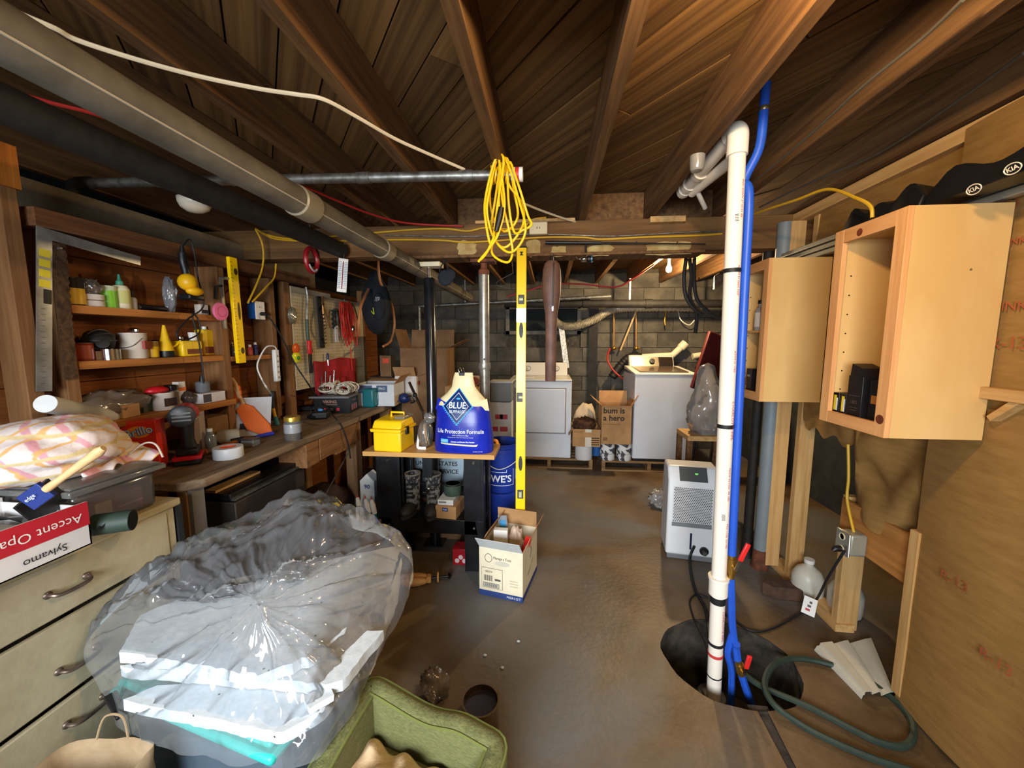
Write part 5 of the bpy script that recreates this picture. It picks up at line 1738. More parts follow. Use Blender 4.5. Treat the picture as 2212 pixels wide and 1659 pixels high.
rx = carton('red_box', 'red patterned box on the floor under the table', (q.x + .01, q.y + .06, 0), (.1, .1, .11), P((160, 22, 34), .35))
for k in range(3): MB().lathe([(0, 0), (.016, 0), (.016, .001)], M=rotm(90, 0, 0), o=(-.02 + .025 * k, -.0505, .03 + .025 * (k % 2)), n=10).build('flower_print', P((220, 190, 190)), rx)

# ---- boxes behind the posts
q = at(915, 890, Y=3.55)
bigb = open_box('cardboard_box', 'tall open cardboard box behind the black steel post', (at(913, 800, Y=3.8).x, 4.0, .62), (.48, .4, .80), m_carddk, R(4), ((1, 65), (2, 12), (3, 15)), fl=.2)
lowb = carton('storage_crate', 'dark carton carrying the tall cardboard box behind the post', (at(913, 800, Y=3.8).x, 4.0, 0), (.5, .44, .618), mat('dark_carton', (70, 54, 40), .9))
midb = open_box('cardboard_box', 'small cardboard box with orange cord behind the dog food bag', (at(997, 830, Y=3.2).x, 3.25, .84), (.24, .22, .27), m_card, R(-8), ((1, 60), (2, 10)), fl=.08)
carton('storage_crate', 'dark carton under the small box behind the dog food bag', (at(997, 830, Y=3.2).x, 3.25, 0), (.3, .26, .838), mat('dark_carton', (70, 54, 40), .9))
o_ = V((at(997, 830, Y=3.2).x, 3.25, 1.1))
oc = MB()
for k in range(3):
    oc.tube([V((.05 + .06 * math.cos(a * .35) + .01 * k, .02 * k, .02 + .055 * math.sin(a * .35))) for a in range(18)], .009, 6, closed=True)
o = oc.build('cord_coil', mat('maroon_cord', (120, 40, 34), .5), loc=o_)
tag(o, 'coil of dark red cord in the small cardboard box', 'cord')
o = MB().bar((-.05, 0, -.02), (.01, 0, .05), .03, .02, (0, 1, 0)).bar((-.01, .0, .05), (.03, 0, -.03), .024, .02, (0, 1, 0)).build('clamp', P((214, 140, 30)), loc=o_ + V((-.0, -.07, .0)), bevel=.003)
tag(o, 'orange clamp sticking out of the small cardboard box', 'clamp')
a, c = at(884, 826, Y=3.1), at(913, 888, Y=3.0)
tr = thing('tripod', 'silver tripod leg leaning between bench and black post', 'tripod', (c.x, c.y, c.z))
MB().cyl((0, 0, 0), a - c, .012, 10).build('leg', m_chrome, tr)
MB().ball((a - c) * .55, .02, 8).build('leg_lock', m_blk, tr)
MB().cyl(V((0, 0, 0)), V((.02, .35, -c.z + .002)), .009, 8).build('lower_leg', m_gal, tr)
# ================================================================== SHELVES AND PEGBOARD ON THE LEFT WALL
XF = -1.95
m_shelf = wood('shelf_pine', (180, 118, 58), (138, 84, 36), 'y', .65, .1)
m_post = wood('post_pine', (138, 98, 60), (100, 66, 38), 'z', .7, .1)
m_header = wood('header_wood', (110, 72, 42), (70, 42, 24), 'y', .8, .05)
def wpt(px, py, off=0.): return at(px, py, X=XF + off)
ws = thing('wall_shelving', 'rough pine wall shelving behind the workbench on the left wall', 'shelf', (XF, 1.45, 0))
SY = 1.45
PYS = [wpt(58, 700).y, wpt(143, 700).y, wpt(485, 700).y, wpt(592, 700).y]
S1, S2, S3 = 1.645, 1.412, 1.15
for k, y in enumerate(PYS):
    w_ = (.05, .045, .05, .045)[k]
    zt = 2.05 if k == 0 else 1.93
    MB().b2((-.145 if k else -.1, y - w_ / 2 - SY, .0 if k == 0 else .95), (0, y + w_ / 2 - SY, zt)).build('post', m_post, ws, bevel=.003)
MB().b2((-.1, PYS[0] - .035 - SY, 2.05), (.005, PYS[0] + .035 - SY, 2.2)).build('post_block', wood('lit_block', (200, 120, 44), (160, 90, 30), 'z'), ws)  # light falling on the post top is put into this brighter orange
MB().b2((-.145, PYS[0] + .05 - SY, 1.93), (.02, 3.0 - SY, 2.0)).build('header', m_header, ws, bevel=.003)
for z, x1 in ((S1, 0), (S2, 0), (S3, .06)):
    MB().b2((-.145, PYS[1] + .025 - SY, z - .034), (x1, PYS[2] - .027 - SY, z)).build('shelf', m_shelf, ws, bevel=.002)
MB().b2((-.145, PYS[2] + .027 - SY, 1.37), (0, PYS[3] - .024 - SY, 1.40)).build('shelf', m_shelf, ws, bevel=.002)
MB().b2((-.145, PYS[1] + .0 - SY, .95), (-.13, PYS[2] - .03 - SY, S3 - .035)).build('backsplash', m_shelf, ws)
# concrete ledge above the shelving
struct(MB().b2((-2.35, 1.1, 1.965), (-2.14, 3.4, 2.16)).build('wall_left_ledge', mat('ledge_concrete', (120, 106, 84), .9, 0, (92, 80, 62), 6, bump=.3)))

# framing square and saw hung on the front
m_alu = mat('aluminium', (176, 176, 172), .35, .7, (140, 138, 132), 10)
sq = thing('framing_square', 'large aluminium framing square hung on the shelving post', 'framing square', wpt(100, 500, .012))
o_ = wpt(100, 500, .012)
zt, zb = wpt(85, 492).z, wpt(85, 848).z
ya = wpt(72, 500).y; yb_ = wpt(105, 500).y; yc = wpt(298, 560).y
sq.rotation_euler.x = math.atan2(wpt(85, 848).y - wpt(85, 492).y, zt - zb)
MB().b2((0, ya - o_.y, zb - o_.z), (.004, yb_ - o_.y, zt - o_.z)).build('blade', m_alu, sq)
MB().b2((0, yb_ - o_.y, zt - .04 - o_.z), (.004, yc - o_.y, zt - o_.z)).build('tongue', m_alu, sq)
for k in range(4):
    z = wpt(90, 548 + 22 * k).z - o_.z
    MB().b2((.0045, ya - o_.y + .006, z - .014), (.0052, yb_ - o_.y - .006, z + .014)).build('yellow_sticker', P((222, 200, 50)), sq)
z = wpt(90, 640).z - o_.z
MB().b2((.0045, ya - o_.y + .02, z - .03), (.0052, yb_ - o_.y - .002, z + .025)).build('dark_sticker', m_blk, sq)
for k in range(14):
    z = zb - o_.z + .03 + .022 * k
    MB().b2((.0042, ya - o_.y + .012, z), (.0048, ya - o_.y + .026, z + .002)).build('scale_mark', P((90, 88, 84)), sq)
a, c = wpt(122, 525, .012), wpt(152, 820, .012)
sw = thing('pruning_saw', 'long rusty saw blade hung beside the framing square', 'saw', a)
d = c - a
b = MB()
n = 40
vs = []; fs = []
for i in range(n + 1):
    f = i / n
    y = d.y * f; z = d.z * f
    wd = .05 - .012 * f
    tooth = .006 if i % 2 else 0
    vs += [(0, y - wd * .5, z), (0, y + wd * .5 + tooth, z), (.003, y - wd * .5, z), (.003, y + wd * .5 + tooth, z)]
for i in range(n):
    A = i * 4; B = A + 4
    fs += [(A, B, B + 1, A + 1), (A + 2, A + 3, B + 3, B + 2), (A, A + 2, B + 2, B), (A + 1, B + 1, B + 3, A + 3)]
fs += [(0, 1, 3, 2), (n * 4, n * 4 + 2, n * 4 + 3, n * 4 + 1)]
b.add(vs, fs); b.build('blade', mat('rusty_steel', (92, 66, 42), .7, .3, (52, 36, 24), 40, bump=.4), sw, flat=True)
MB().cyl((0, 0, -.02), (.02, 0, -.02), .004, 6).build('nail', m_gal, sw)

def onshelf(px, z, dx=-.06): q = at(px, 700, X=XF + dx); return V((XF + dx, q.y, z + .0005))
def bottle(name, label, loc, prof, m, cap=None, capm=None, cat='bottle', wrap=None, wm=None, group=None, rot=None, n=16, sx=1, sy=1, rotz=0):
    t = thing(name, label, cat, loc, rotz, group, rot)
    MB().lathe(prof, n=n, sx=sx, sy=sy).build('body', m, t)
    if wrap:
        MB().lathe([(wrap[0], wrap[1]), (wrap[0], wrap[2])], n=n, sx=sx, sy=sy).build('label_wrap', wm, t)
    if cap:
        MB().lathe(cap, n=n, sx=sx, sy=sy).build('cap', capm, t)
    return t
g1 = 'things on the upper wall shelf'; g2 = 'things on the lower wall shelf'
can('jar', 'yellow labelled jar with black lid at the left end of the upper shelf', onshelf(165, S1), .037, .115, P((40, 34, 26), .3), P((60, 52, 30)), g1, 'jar', wrap=P((226, 180, 30), .4), wz=(.05, .62))
t = thing('tape_rolls', 'two stacked white tape rolls in a clear bag on the upper shelf', 'tape', onshelf(206, S1), 0, g1)
for k in range(2):
    MB().lathe([(.02, .028 * k), (.038, .028 * k + .002), (.038, .028 * k + .026), (.02, .028 * k + .028), (.02, .028 * k)], n=20).build('roll', P((214, 206, 200), .6), t)
blob('x', 'x', 'x', (0, 0, .085), (.035, .03, .035), film('clear_film_a', (210, 200, 195), .75, .15, .8, 30), .4, 12, parent=t, part='bag_top')
can('spray_can', 'green labelled can beside the glue bottle on the upper shelf', onshelf(241, S1), .029, .098, P((190, 200, 170), .35), P((180, 180, 170)), g1, 'can', wrap=P((120, 190, 50), .4), wz=(.02, .8))
t = bottle('glue_bottle', 'pale glue bottle with a teal nozzle on the upper shelf', onshelf(268, S1), [(.031, 0), (.033, .006), (.033, .09), (.024, .108), (.012, .112)], mat('pale_glue', (216, 208, 178), .45), [(.014, .112), (.013, .128), (.007, .134), (.004, .16), (0, .162)], P((70, 160, 130)), wrap=(.0336, .025, .085), wm=P((190, 190, 120)), group=g1)
bottle('small_bottle', 'slim white bottle with a dark cap right of the glue bottle', onshelf(293, S1), [(.014, 0), (.015, .05), (.009, .06)], P((200, 190, 176)), [(.009, .06), (.008, .09), (.003, .095)], P((60, 40, 34)), group=g1)
q0, q1 = onshelf(303, S1), onshelf(362, S1)
t = thing('flashlight', 'black flashlight lying on the upper shelf', 'flashlight', q0 + V((0, 0, .016)), 0, g1)
d = q1 - q0
MB().tube([d * 0, d * .2, d * .3, d], [.016, .016, .012, .012], 14).build('body', m_blk, t)
MB().tube([d * -.02, d * .02], [.014, .0155], 14).build('lens', m_chrome, t)
blob('hanging_bag', 'clear plastic packet leaning at the right of the upper shelf', 'packet', onshelf(372, S1 + .09), (.03, .028, .092), film('clear_film_b', (190, 196, 205), .55, .15, .9, 25), .3, 10, flatz=-.0885)
# yellow sander hanging in front with its cord
q = wpt(398, 590, .05)
t = thing('palm_sander', 'yellow and black power sander hanging in front of the shelves', 'sander', q)
m_dw = mat('tool_yellow', (240, 180, 20), .4)
MB().tube(smooth([(0, 0, .1), (0, 0, .06), (0, .01, .01), (0, .01, -.03)], 5), [.02] * 16, 12).build('handle', m_blk, t)
MB().ball((.005, .01, -.045), (.045, .042, .045), 16).build('motor_housing', m_dw, t)
MB().ball((.03, .02, -.09), (.03, .045, .025), 14).build('front_housing', m_dw, t)
MB().box((.0, .03, -.12), (.07, .09, .03)).build('pad', m_blk, t, bevel=.008)
MB().tube([(0, 0, .1), (0, 0, .135)], [.012, .008], 10).build('strain_relief', m_blk, t)
wire('electric_cable', 'black cord looping down from the yellow sander to the bench plug', [q + V((0, 0, .13)), wpt(413, 520, .05), wpt(428, 600, .05), wpt(440, 660, .06), wpt(405, 690, .06), wpt(382, 720, .06), wpt(395, 735, .06), wpt(430, 720, .06), wpt(428, 690, .06), wpt(415, 680, .06), wpt(430, 740, .06), wpt(438, 800, .06), wpt(440, 828, .05)], .004, m_rubber, 'cord')
t = carton('small_box', 'small white printed box at the right end of the upper shelf', onshelf(438, S1, -.07), (.04, .05, .06), P((206, 196, 184)), group=g1)
MB().b2((.0205, -.02, .01), (.021, .02, .03)).build('print_block', P((60, 54, 50)), t)
# lower shelf
can('tin', 'dark red tin at the left end of the lower shelf', onshelf(170, S2), .036, .075, P((120, 40, 24), .4), P((90, 60, 40)), g2, 'tin', wrap=P((150, 60, 36), .4))
t = carton('flat_box', 'flat cardboard box under the black face mask on the lower shelf', onshelf(205, S2, -.08), (.1, .09, .04), m_carddk)
q = onshelf(210, S2 + .041, -.07)
t = thing('respirator', 'black rubber face mask on the lower shelf', 'mask', q)
b = MB().ball((0, 0, .045), (.05, .055, .048), 20); b.build('shell', m_rubber, t)
for k in range(4):
    b = MB().tube([V((.05 * math.cos(a * .3) * math.cos(k * .7), .056 * math.sin(a * .3), .045 + .05 * math.cos(a * .3) * math.sin(k * .7))) for a in range(21)], .004, 5, closed=True)
    b.build('strap', P((44, 40, 34), .5), t)
MB().lathe([(.02, 0), (.022, .012), (0, .014)], M=rotm(0, 75, -40), o=(.042, -.02, .03), n=14).build('lens', m_blk, t)
q = onshelf(230, S2, -.028)
t = thing('foil_tape', 'shiny roll of silver foil tape at the front of the lower shelf', 'tape', q)
MB().lathe([(.026, 0), (.036, 0), (.036, .048), (.026, .048), (.026, 0)], n=28).build('roll', m_chrome, t)
MB().lathe([(.022, .002), (.0255, .002), (.0255, .046), (.022, .046), (.022, .002)], n=24).build('core', m_card, t)
t = can('paint_can', 'white paint can with a dark red lid on the lower shelf', onshelf(283, S2, -.065), .052, .122, mat('paint_can_white', (208, 198, 184), .45), P((110, 30, 30)), g2, bail=True)
MB().box((.045, .02, .065), (.02, .05, .04), rotm(0, 0, 20)).build('label_panel', P((150, 60, 50)), t)
MB().ball((0, .01, .135), (.03, .016, .014), 10).build('lid_clip', m_chrome, t)
can('jar', 'small yellow jar between paint can and oil can', onshelf(323, S2, -.05), .026, .08, P((150, 110, 40), .3), P((190, 180, 150)), g2, 'jar', wrap=P((224, 176, 30), .4), wz=(.05, .7))
t = thing('oil_can', 'yellow cone shaped oil can with a black base on the lower shelf', 'oil can', onshelf(353, S2, -.05), 0, g2)
MB().lathe([(.034, .032), (.032, .04), (.012, .13), (.006, .165), (0, .166)], n=20).build('cone', P((236, 190, 20), .35), t)
MB().lathe([(.035, 0), (.036, .004), (.035, .033)], n=20).build('base', m_blk, t)
MB().tube([(.01, .02, .05), (.012, .045, .06), (.014, .06, .075)], .006, 8).build('spout', P((236, 190, 20), .35), t)
t = thing('solvent_tin', 'wide yellow tin lying on its side on the lower shelf', 'tin', onshelf(398, S2, -.055), 0, g2)
MB().b2((-.04, -.06, 0), (.04, .06, .085)).build('body', P((232, 190, 20), .35), t, bevel=.008)
MB().b2((.0405, -.035, .012), (.041, .058, .04)).build('label_band', P((110, 50, 24)), t)
MB().cyl((0, -.03, .085), (0, -.03, .105), .012, 10).build('spout_cap', m_chrome, t)
t = thing('plastic_cup', 'small white cup standing on the wide yellow tin', 'cup', onshelf(414, S2 + .086, -.055))
MB().lathe([(.018, 0), (.022, .045), (.02, .045), (.016, .004), (0, .004)], n=16).build('body', m_white, t)
t = thing('solvent_tin', 'upright flat yellow tin at the right end of the lower shelf', 'tin', onshelf(440, S2, -.09), 0, g2)
MB().b2((-.03, -.04, 0), (.03, .035, .15)).build('body', P((226, 184, 24), .35), t, bevel=.006)
MB().b2((.0302, -.035, .01), (.031, .03, .05)).build('label_band', P((120, 52, 30)), t)
MB().cyl((0, 0, .15), (0, 0, .168), .012, 10).build('cap', m_white, t)
# second bay
bottle('glass_bottle', 'small clear glass bottle behind the yellow level', onshelf(497, 1.4), [(.017, 0), (.018, .04), (.009, .055), (.008, .075)], mat('bottle_glass', (170, 170, 190), .1, trans=.6), [(.009, .075), (.009, .085)], m_white, sx=.9)
bottle('small_bottle', 'small red and white bottle right of the yellow level', onshelf(536, 1.4), [(.014, 0), (.015, .045), (.008, .055)], P((190, 70, 50)), [(.009, .055), (.008, .07)], m_white)
bottle('small_bottle', 'small dark blue bottle beside the red and white one', onshelf(548, 1.4), [(.013, 0), (.014, .06), (.008, .07)], P((40, 36, 90)), [(.009, .07), (.008, .085)], m_white)
# yellow level hanging
a, c = wpt(500, 556, .03), wpt(521, 784, .03)
t = thing('spirit_level', 'short yellow spirit level hanging on the shelving post', 'level', a)
d = c - a
MB().bar((0, 0, 0), d, .022, .058, (0, 1, 0)).build('body', m_lev, t, bevel=.002)
u_ = d.normalized(); v_ = V((1, 0, 0)).cross(u_).normalized()
LMm = Matrix((v_, u_, v_.cross(u_))).transposed().to_4x4()
nsg = LMm.to_3x3() @ V((0, 0, 1))
sg = 1 if nsg.x > 0 else -1
for f, rx, ry in ((.13, .013, .02), (.5, .010, .055), (.88, .013, .02)):
    b = MB(); b.T = LMm; b.lathe([(1, 0), (1, sg * .0006), (0, sg * .0006)], n=18, sx=rx, sy=ry, o=(.008, d.length * f, sg * .0115)); b.build('opening', P((70, 54, 20)), t)
b = MB(); b.T = LMm
for k in range(26):
    b.box((-.02, .03 + k * .023, sg * .0112), (.014 if k % 4 else .022, .0018, .0006))
b.build('ruler_marks', m_blk, t, kind='stuff')
# pink filter disc, clamps
q = wpt(476, 673, .03)
t = thing('filter_disc', 'round pink filter disc hung on the shelving post', 'filter', q)
MB().lathe([(0, -.008), (.048, -.008), (.053, 0), (.048, .008), (0, .009)], M=rotm(0, 90, 0), n=28).build('disc', mat('pink_filter', (226, 110, 150), .8, bump=.2, bscale=60), t)
MB().tube([V((.0095, .03 * math.cos(a * .4), .03 * math.sin(a * .4))) for a in range(16)], .0012, 4, closed=True).build('print_ring', P((180, 70, 110)), t)
q = wpt(478, 610, .02)
t = thing('bar_clamp', 'grey steel clamp hanging left of the yellow level', 'clamp', q)
MB().b2((-.005, -.01, -.27), (.005, .008, .03)).build('bar', m_steelgrey, t)
MB().tube(smooth([(0, 0, .02), (0, .04, .03), (0, .1, .02), (0, .13, .0)], 4), .01, 8).build('jaw', m_steelgrey, t)
MB().tube([(0, .0, -.02), (0, -.04, -.03), (0, -.05, -.1)], .009, 8).build('screw_arm', m_iron, t)
# blue outlet box
q = wpt(552, 670, .0)
t = thing('outlet_box', 'blue electrical box with a white outlet plate on the left wall', 'outlet', (XF - .0, q.y + .035, q.z))
MB().b2((-.06, -.035, -.055), (.0, .035, .055)).build('box', P((30, 90, 170), .45), t, bevel=.004)
MB().b2((.0, -.042, -.06), (.007, .042, .06)).build('plate', m_white, t, bevel=.003)
for z in (-.022, .022):
    for y in (-.007, .007):
        MB().box((.0075, y, z), (.001, .003, .01)).build('slot', m_blk, t)
pl = V((XF + .007, q.y + .04, q.z - .022))
MB().tube([V((.007, .005, -.022)), V((.03, .005, -.022)), V((.045, .008, -.028))], [.013, .012, .007], 8).build('plug', m_blk, t)
wire('electric_cable', 'black cord running from the blue outlet box down across the pegboard', [V((XF + .05, q.y + .042, q.z - .03)), wpt(592, 700, .06), wpt(612, 735, .06), wpt(640, 790, .08), wpt(665, 828, .15), at(690, 865, Z=1.0), at(722, 900, X=-1.55), at(740, 925, X=-1.49), at(752, 960, X=-1.478), at(757, 990, X=-1.478)], .0055, m_rubber, 'cord')
# power strip
a, c = wpt(597, 755, .02), wpt(599, 824, .02)
t = thing('power_strip', 'white power strip mounted upright beside the pegboard', 'power strip', c)
hh = a.z - c.z
MB().b2((-.015, -.02, 0), (.015, .02, hh)).build('body', m_white, t, bevel=.006)
for k in range(5):
    MB().box((.0155, 0, .03 + k * hh / 6), (.001, .018, .014)).build('socket', P((150, 150, 148)), t)
wire('electric_cable', 'white cord arching from the power strip down to the bench', [a + V((0, 0, .0)), wpt(592, 748, .03), wpt(575, 750, .03), wpt(560, 775, .03), wpt(556, 795, .03), wpt(566, 820, .05), wpt(578, 840, .1), at(598, 868, Z=1.0), at(616, 882, Z=.93)], .005, m_white, 'cord')

# ---- pegboard
pb_ = thing('pegboard', 'cream perforated pegboard fixed to the left wall', 'pegboard', (XF - .02, 2.80, 1.11))
PBW, PBH = 1.12, .80
m_peg = mat('pegboard', (196, 182, 150), .7, 0, (170, 154, 120), 4)
MB().b2((0, 0, 0), (.006, PBW * .48, PBH)).build('panel', m_peg, pb_)
MB().b2((0, PBW * .48 + .004, .12), (.006, PBW, PBH - .03)).build('panel', m_peg, pb_)
MB().b2((-.002, PBW * .48 + .004, -.05), (.004, PBW, .116)).build('panel', m_peg, pb_)
hh_ = MB()
for i in range(42):
    for j in range(29):
        y, z = .02 + i * .026, .03 + j * .026
        if y < PBW - .01 and (y < PBW * .47 or .13 < z < PBH - .04):
            hh_.lathe([(.0036, 0), (.0036, .0008)], M=rotm(0, 90, 0), o=(.0058, y, z), n=5)
hh_.build('peg_holes', P((50, 38, 26), .9), pb_, kind='stuff')
MB().b2((-.05, -.07, -.2), (.0, -.005, PBH + .1)).build('edge_post', m_post, pb_)
MB().b2((-.05, PBW + .005, -.2), (.0, PBW + .06, PBH + .1)).build('edge_post', m_post, pb_)
# tools on the pegboard
def pgt(px, py, off=.0): return at(px, py, X=XF + .005 + off)
q = pgt(632, 682, .012)
o = blob('blister_pack', 'clear empty blister pack on the pegboard', 'package', q, (.012, .05, .06), film('clear_film_c', (190, 190, 170), .6, .1, .9, 30), .3, 10)
pts = [pgt(661, 620, .012), pgt(664, 640, .012), pgt(663, 690, .012), pgt(666, 735, .012), pgt(673, 760, .015)]
t = thing('pry_bar', 'long steel pry bar with a green grip on the pegboard', 'pry bar', pts[0])
sp_ = smooth([p_ - pts[0] for p_ in pts], 5)
MB().tube(sp_[:11], .009, 8).build('shaft', m_gal, t)
MB().tube(sp_[10:], .012, 8).build('grip', P((24, 60, 44)), t)
a, c = pgt(688, 640, .012), pgt(697, 752, .012)
t = thing('wrench_rack', 'dark rack of small wrenches hung on the pegboard', 'wrench rack', a)
d = c - a
MB().bar((0, 0, 0), d, .014, .05, (0, 1, 0)).build('holder', m_blk, t)
for k in range(9):
    q_ = d * (.35 + .07 * k)
    MB().box(q_ + V((.012, .022, 0)), (.006, .05, .008), rotm(18, 0, 0)).build('wrench', m_chrome, t)
a = pgt(697, 662, .015)
t = thing('tin_snips', 'bronze coloured snips hanging over the wrench rack', 'snips', a)
m_brz = mat('bronze', (150, 108, 70), .35, .7)
d1, d2 = pgt(703, 705, .015) - a, pgt(715, 708, .015) - a
MB().tube(smooth([(0, 0, .02), d1 * .5 + V((0, -.012, 0)), d1], 5), .007, 8).build('handle', m_brz, t)
MB().tube(smooth([(0, 0, .02), d2 * .5 + V((0, .012, 0)), d2], 5), .007, 8).build('handle', m_brz, t)
MB().prism([(-.012, .0), (.012, 0), (.006, .07), (-.004, .08)], .006, fr((.003, 0, .01), (0, 1, 0), (0, 0, 1))).build('jaws', m_brz, t)
# red cord bundle
o_ = pgt(748, 650, .03)
t = thing('extension_cord', 'red extension cord hanging bundled on the pegboard', 'cord', o_)
b = MB()
rr_ = random.Random(4)
for k in range(11):
    x0 = 738 + rr_.uniform(-4, 18); w0 = rr_.uniform(4, 12)
    yb2 = rr_.uniform(715, 752)
    dx = rr_.uniform(2, 22)
    pp = [pgt(x0, 652, .03), pgt(x0 - w0 + dx * .4, 690, .02 + .004 * k), pgt(x0 + dx - 3, yb2, .03), pgt(x0 + w0 * .6 + dx * .5, 690, .045)]
    b.tube(smooth([p_ - o_ for p_ in pp], 5, True), .005, 6, closed=True)
b.build('coil', mat('red_cord', (196, 44, 32), .5), t)
MB().tube([pgt(744, 648, .03) - o_, pgt(748, 640, .0) - o_], .005, 6).build('hook', m_gal, t)
MB().tube([pgt(757, 752, .04) - o_, pgt(761, 800, .04) - o_], .005, 6).build('cord_tail', mat('red_cord', (196, 44, 32), .5), t)
MB().lathe([(.016, 0), (.02, .02), (.01, .05)], o=pgt(762, 715, .05) - o_, n=12).build('socket_end', m_chrome, t)
o_ = pgt(724, 690, .012)
o = MB().tube([V((.008 * math.sin(a * 3), .035 * math.cos(a * .26), .085 * math.sin(a * .26))) for a in range(24)], .012, 7, closed=True).build('cord_coil', P((22, 40, 36)), loc=o_)
tag(o, 'dark green cord coil left of the red cord', 'cord')
a = pgt(727, 720, .02)
tag(MB().b2((-.004, -.022, -.08), (.004, .022, .07)).build('white_tag', P((190, 192, 196)), loc=a), 'narrow white packaged blade hanging below the dark coil', 'package')
# red handled cutter
a = pgt(668, 735, .015); c = pgt(672, 806, .015)
t = thing('hand_saw', 'folding saw with a red grip hanging on the pegboard', 'saw', a)
d = c - a
MB().bar((0, 0, 0), d * .42, .02, .042, (0, 1, 0)).build('grip', P((200, 34, 40), .4), t, bevel=.006)
MB().bar(d * .42, d, .014, .036, (0, 1, 0)).build('lower_grip', m_blk, t, bevel=.004)
# orange/yellow blister
q = pgt(640, 762, .014)
t = thing('blister_pack', 'orange and yellow blister pack on the pegboard', 'package', q)
MB().ball((0, .0, .03), (.012, .042, .042), 14).build('orange_disc', P((220, 90, 30), .3), t)
MB().ball((0, -.0, -.035), (.014, .05, .045), 14).build('yellow_shell', P((220, 220, 40), .2), t)
MB().ball((.01, .005, -.04), (.01, .022, .018), 10).build('green_item', P((60, 130, 60)), t)
t = thing('screwdriver', 'short blue screwdriver above the red tool roll', 'screwdriver', pgt(708, 770, .015))
MB().tube([(0, 0, -.03), (0, 0, .015), (0, 0, .03)], [.011, .012, .006], 10).build('handle', P((30, 36, 80)), t)
MB().cyl((0, 0, -.03), (0, 0, -.08), .004, 8).build('shaft', m_chrome, t)
# red tool roll
a, c = pgt(676, 780, .01), pgt(770, 830, .01)
t = thing('tool_roll', 'red fabric tool roll with wrenches hanging under the pegboard', 'tool roll', (a.x, a.y, c.z))
Wr, Hr = c.y - a.y, a.z - c.z
m_rf = mat('red_fabric', (168, 24, 32), .8, 0, (130, 16, 24), 8, bump=.3)
MB().grid(lambda u, v: (.008 * math.sin(u * 17) + .006, u * Wr, v * Hr - (.012 * math.sin(u * 8))), 30, 6).build('fabric', m_rf, t, solid=.006)
MB().grid(lambda u, v: (.02 + .008 * math.sin(u * 30), u * Wr * .7, v * Hr * .45 - .02), 30, 4).build('pocket', m_rf, t, solid=.005)
for k in range(4):
    MB().tube([(.028, .05 + .06 * k, .02), (.03, .06 + .065 * k, Hr * (.5 + .15 * (k % 2)))], .007, 8).build('wrench', m_chrome, t)
# red ring, thermometer, rain jacket with hose, hung from overhead
q = at(673, 562, Y=2.5)
t = thing('red_reel', 'round red plastic reel hanging above the pegboard', 'reel', q)
MB().tube([V((0, .062 * math.cos(a * .2618), .075 * math.sin(a * .2618))) for a in range(24)], .016, 8, closed=True).build('ring', mat('reel_red', (150, 22, 30), .4), t)
MB().tube([V((.012, .058 * math.cos(R(-150 + a * 12)), .07 * math.sin(R(-150 + a * 12)))) for a in range(9)], .008, 6).build('white_mark', P((210, 200, 200)), t)
MB().tube([(0, 0, .08), (0, 0, ZJ - q.z)], .003, 6).build('hanger', m_gal, t)
q = at(740, 595, Y=2.5)
t = thing('thermometer', 'long white wall thermometer hanging beside the red reel', 'thermometer', q, rot=(R(0), R(6), R(24)))
MB().b2((-.03, -.004, -.11), (.03, .004, .11)).build('plate', m_white, t, bevel=.003)
MB().cyl((0, -.006, -.09), (0, -.006, .09), .003, 8).build('glass_tube', P((150, 40, 40), .2), t)
b = MB()
for k in range(16):
    for s_ in (-1, 1):
        b.box((s_ * .017, -.0045, -.085 + k * .0115), (.014 if k % 2 else .02, .0008, .0025))
b.build('scale_marks', P((50, 60, 90)), t, kind='stuff')
MB().tube([(0, 0, .11), (0, .0, .2), (0, 0, ZJ - q.z)], .002, 5).build('hanger', m_gal, t)
q = at(812, 640, X=-1.68)
t = thing('backpack', 'navy blue backpack hanging behind the workbench end', 'backpack', q)
b = MB().ball((0, 0, -.06), (.14, .13, .31), 20)
b.v = [tuple(V(v) + V((0, 0, 0)) * 1) for v in b.v]
b.v = [(x * (1 - .45 * max(0, z / .24)), y * (1 - .45 * max(0, z / .24)), z) for x, y, z in b.v]
b.build('bag', m_navy, t)
MB().ball((.05, -.085, -.1), (.075, .045, .14), 14).build('front_pocket', m_navy, t)
MB().tube(smooth([(.0, -.02, .2), (-.05, -.06, .1), (-.1, -.07, -.0), (-.09, -.06, -.12)], 4), .012, 8, flat=.4).build('strap', m_navy, t)
MB().bar((.03, -.132, -.12), (.036, -.13, -.18), .009, .006).bar((.034, -.13, -.18), (.01, -.132, -.15), .009, .006).build('zip_tag', P((220, 235, 30), .5), t)
for k in range(3):
    MB().tube(smooth([(.05 + .014 * k, -.13, -.06), (.06 + .014 * k, -.13, -.02), (.07 + .014 * k, -.127, -.05)], 4), .002, 5).build('logo_stroke', P((190, 190, 195)), t)
MB().tube([(0, 0, .22), (0, 0, ZJ - q.z - .21)], .006, 6).build('hanging_loop', m_navy, t)
hp = [V((-1.6, at(816, 555, X=-1.6).y, ZJ - .012)), at(816, 555, X=-1.6), at(822, 610, X=-1.6), at(845, 655, X=-1.6), at(852, 700, X=-1.6), at(845, 735, X=-1.6), at(828, 748, X=-1.6)]
hp2 = [at(796, 625, X=-1.66), at(780, 660, X=-1.62), at(775, 700, X=-1.62), at(776, 725, X=-1.66)]
t = thing('air_hose', 'orange brown air hose looped around the hanging backpack', 'hose', hp[0])
m_ah = mat('tan_hose', (176, 112, 66), .5)
MB().tube(smooth([p_ - hp[0] for p_ in hp], 6), .012, 8).build('hose', m_ah, t)
MB().tube(smooth([p_ - hp[0] for p_ in hp2], 6), .012, 8).build('hose', m_ah, t)
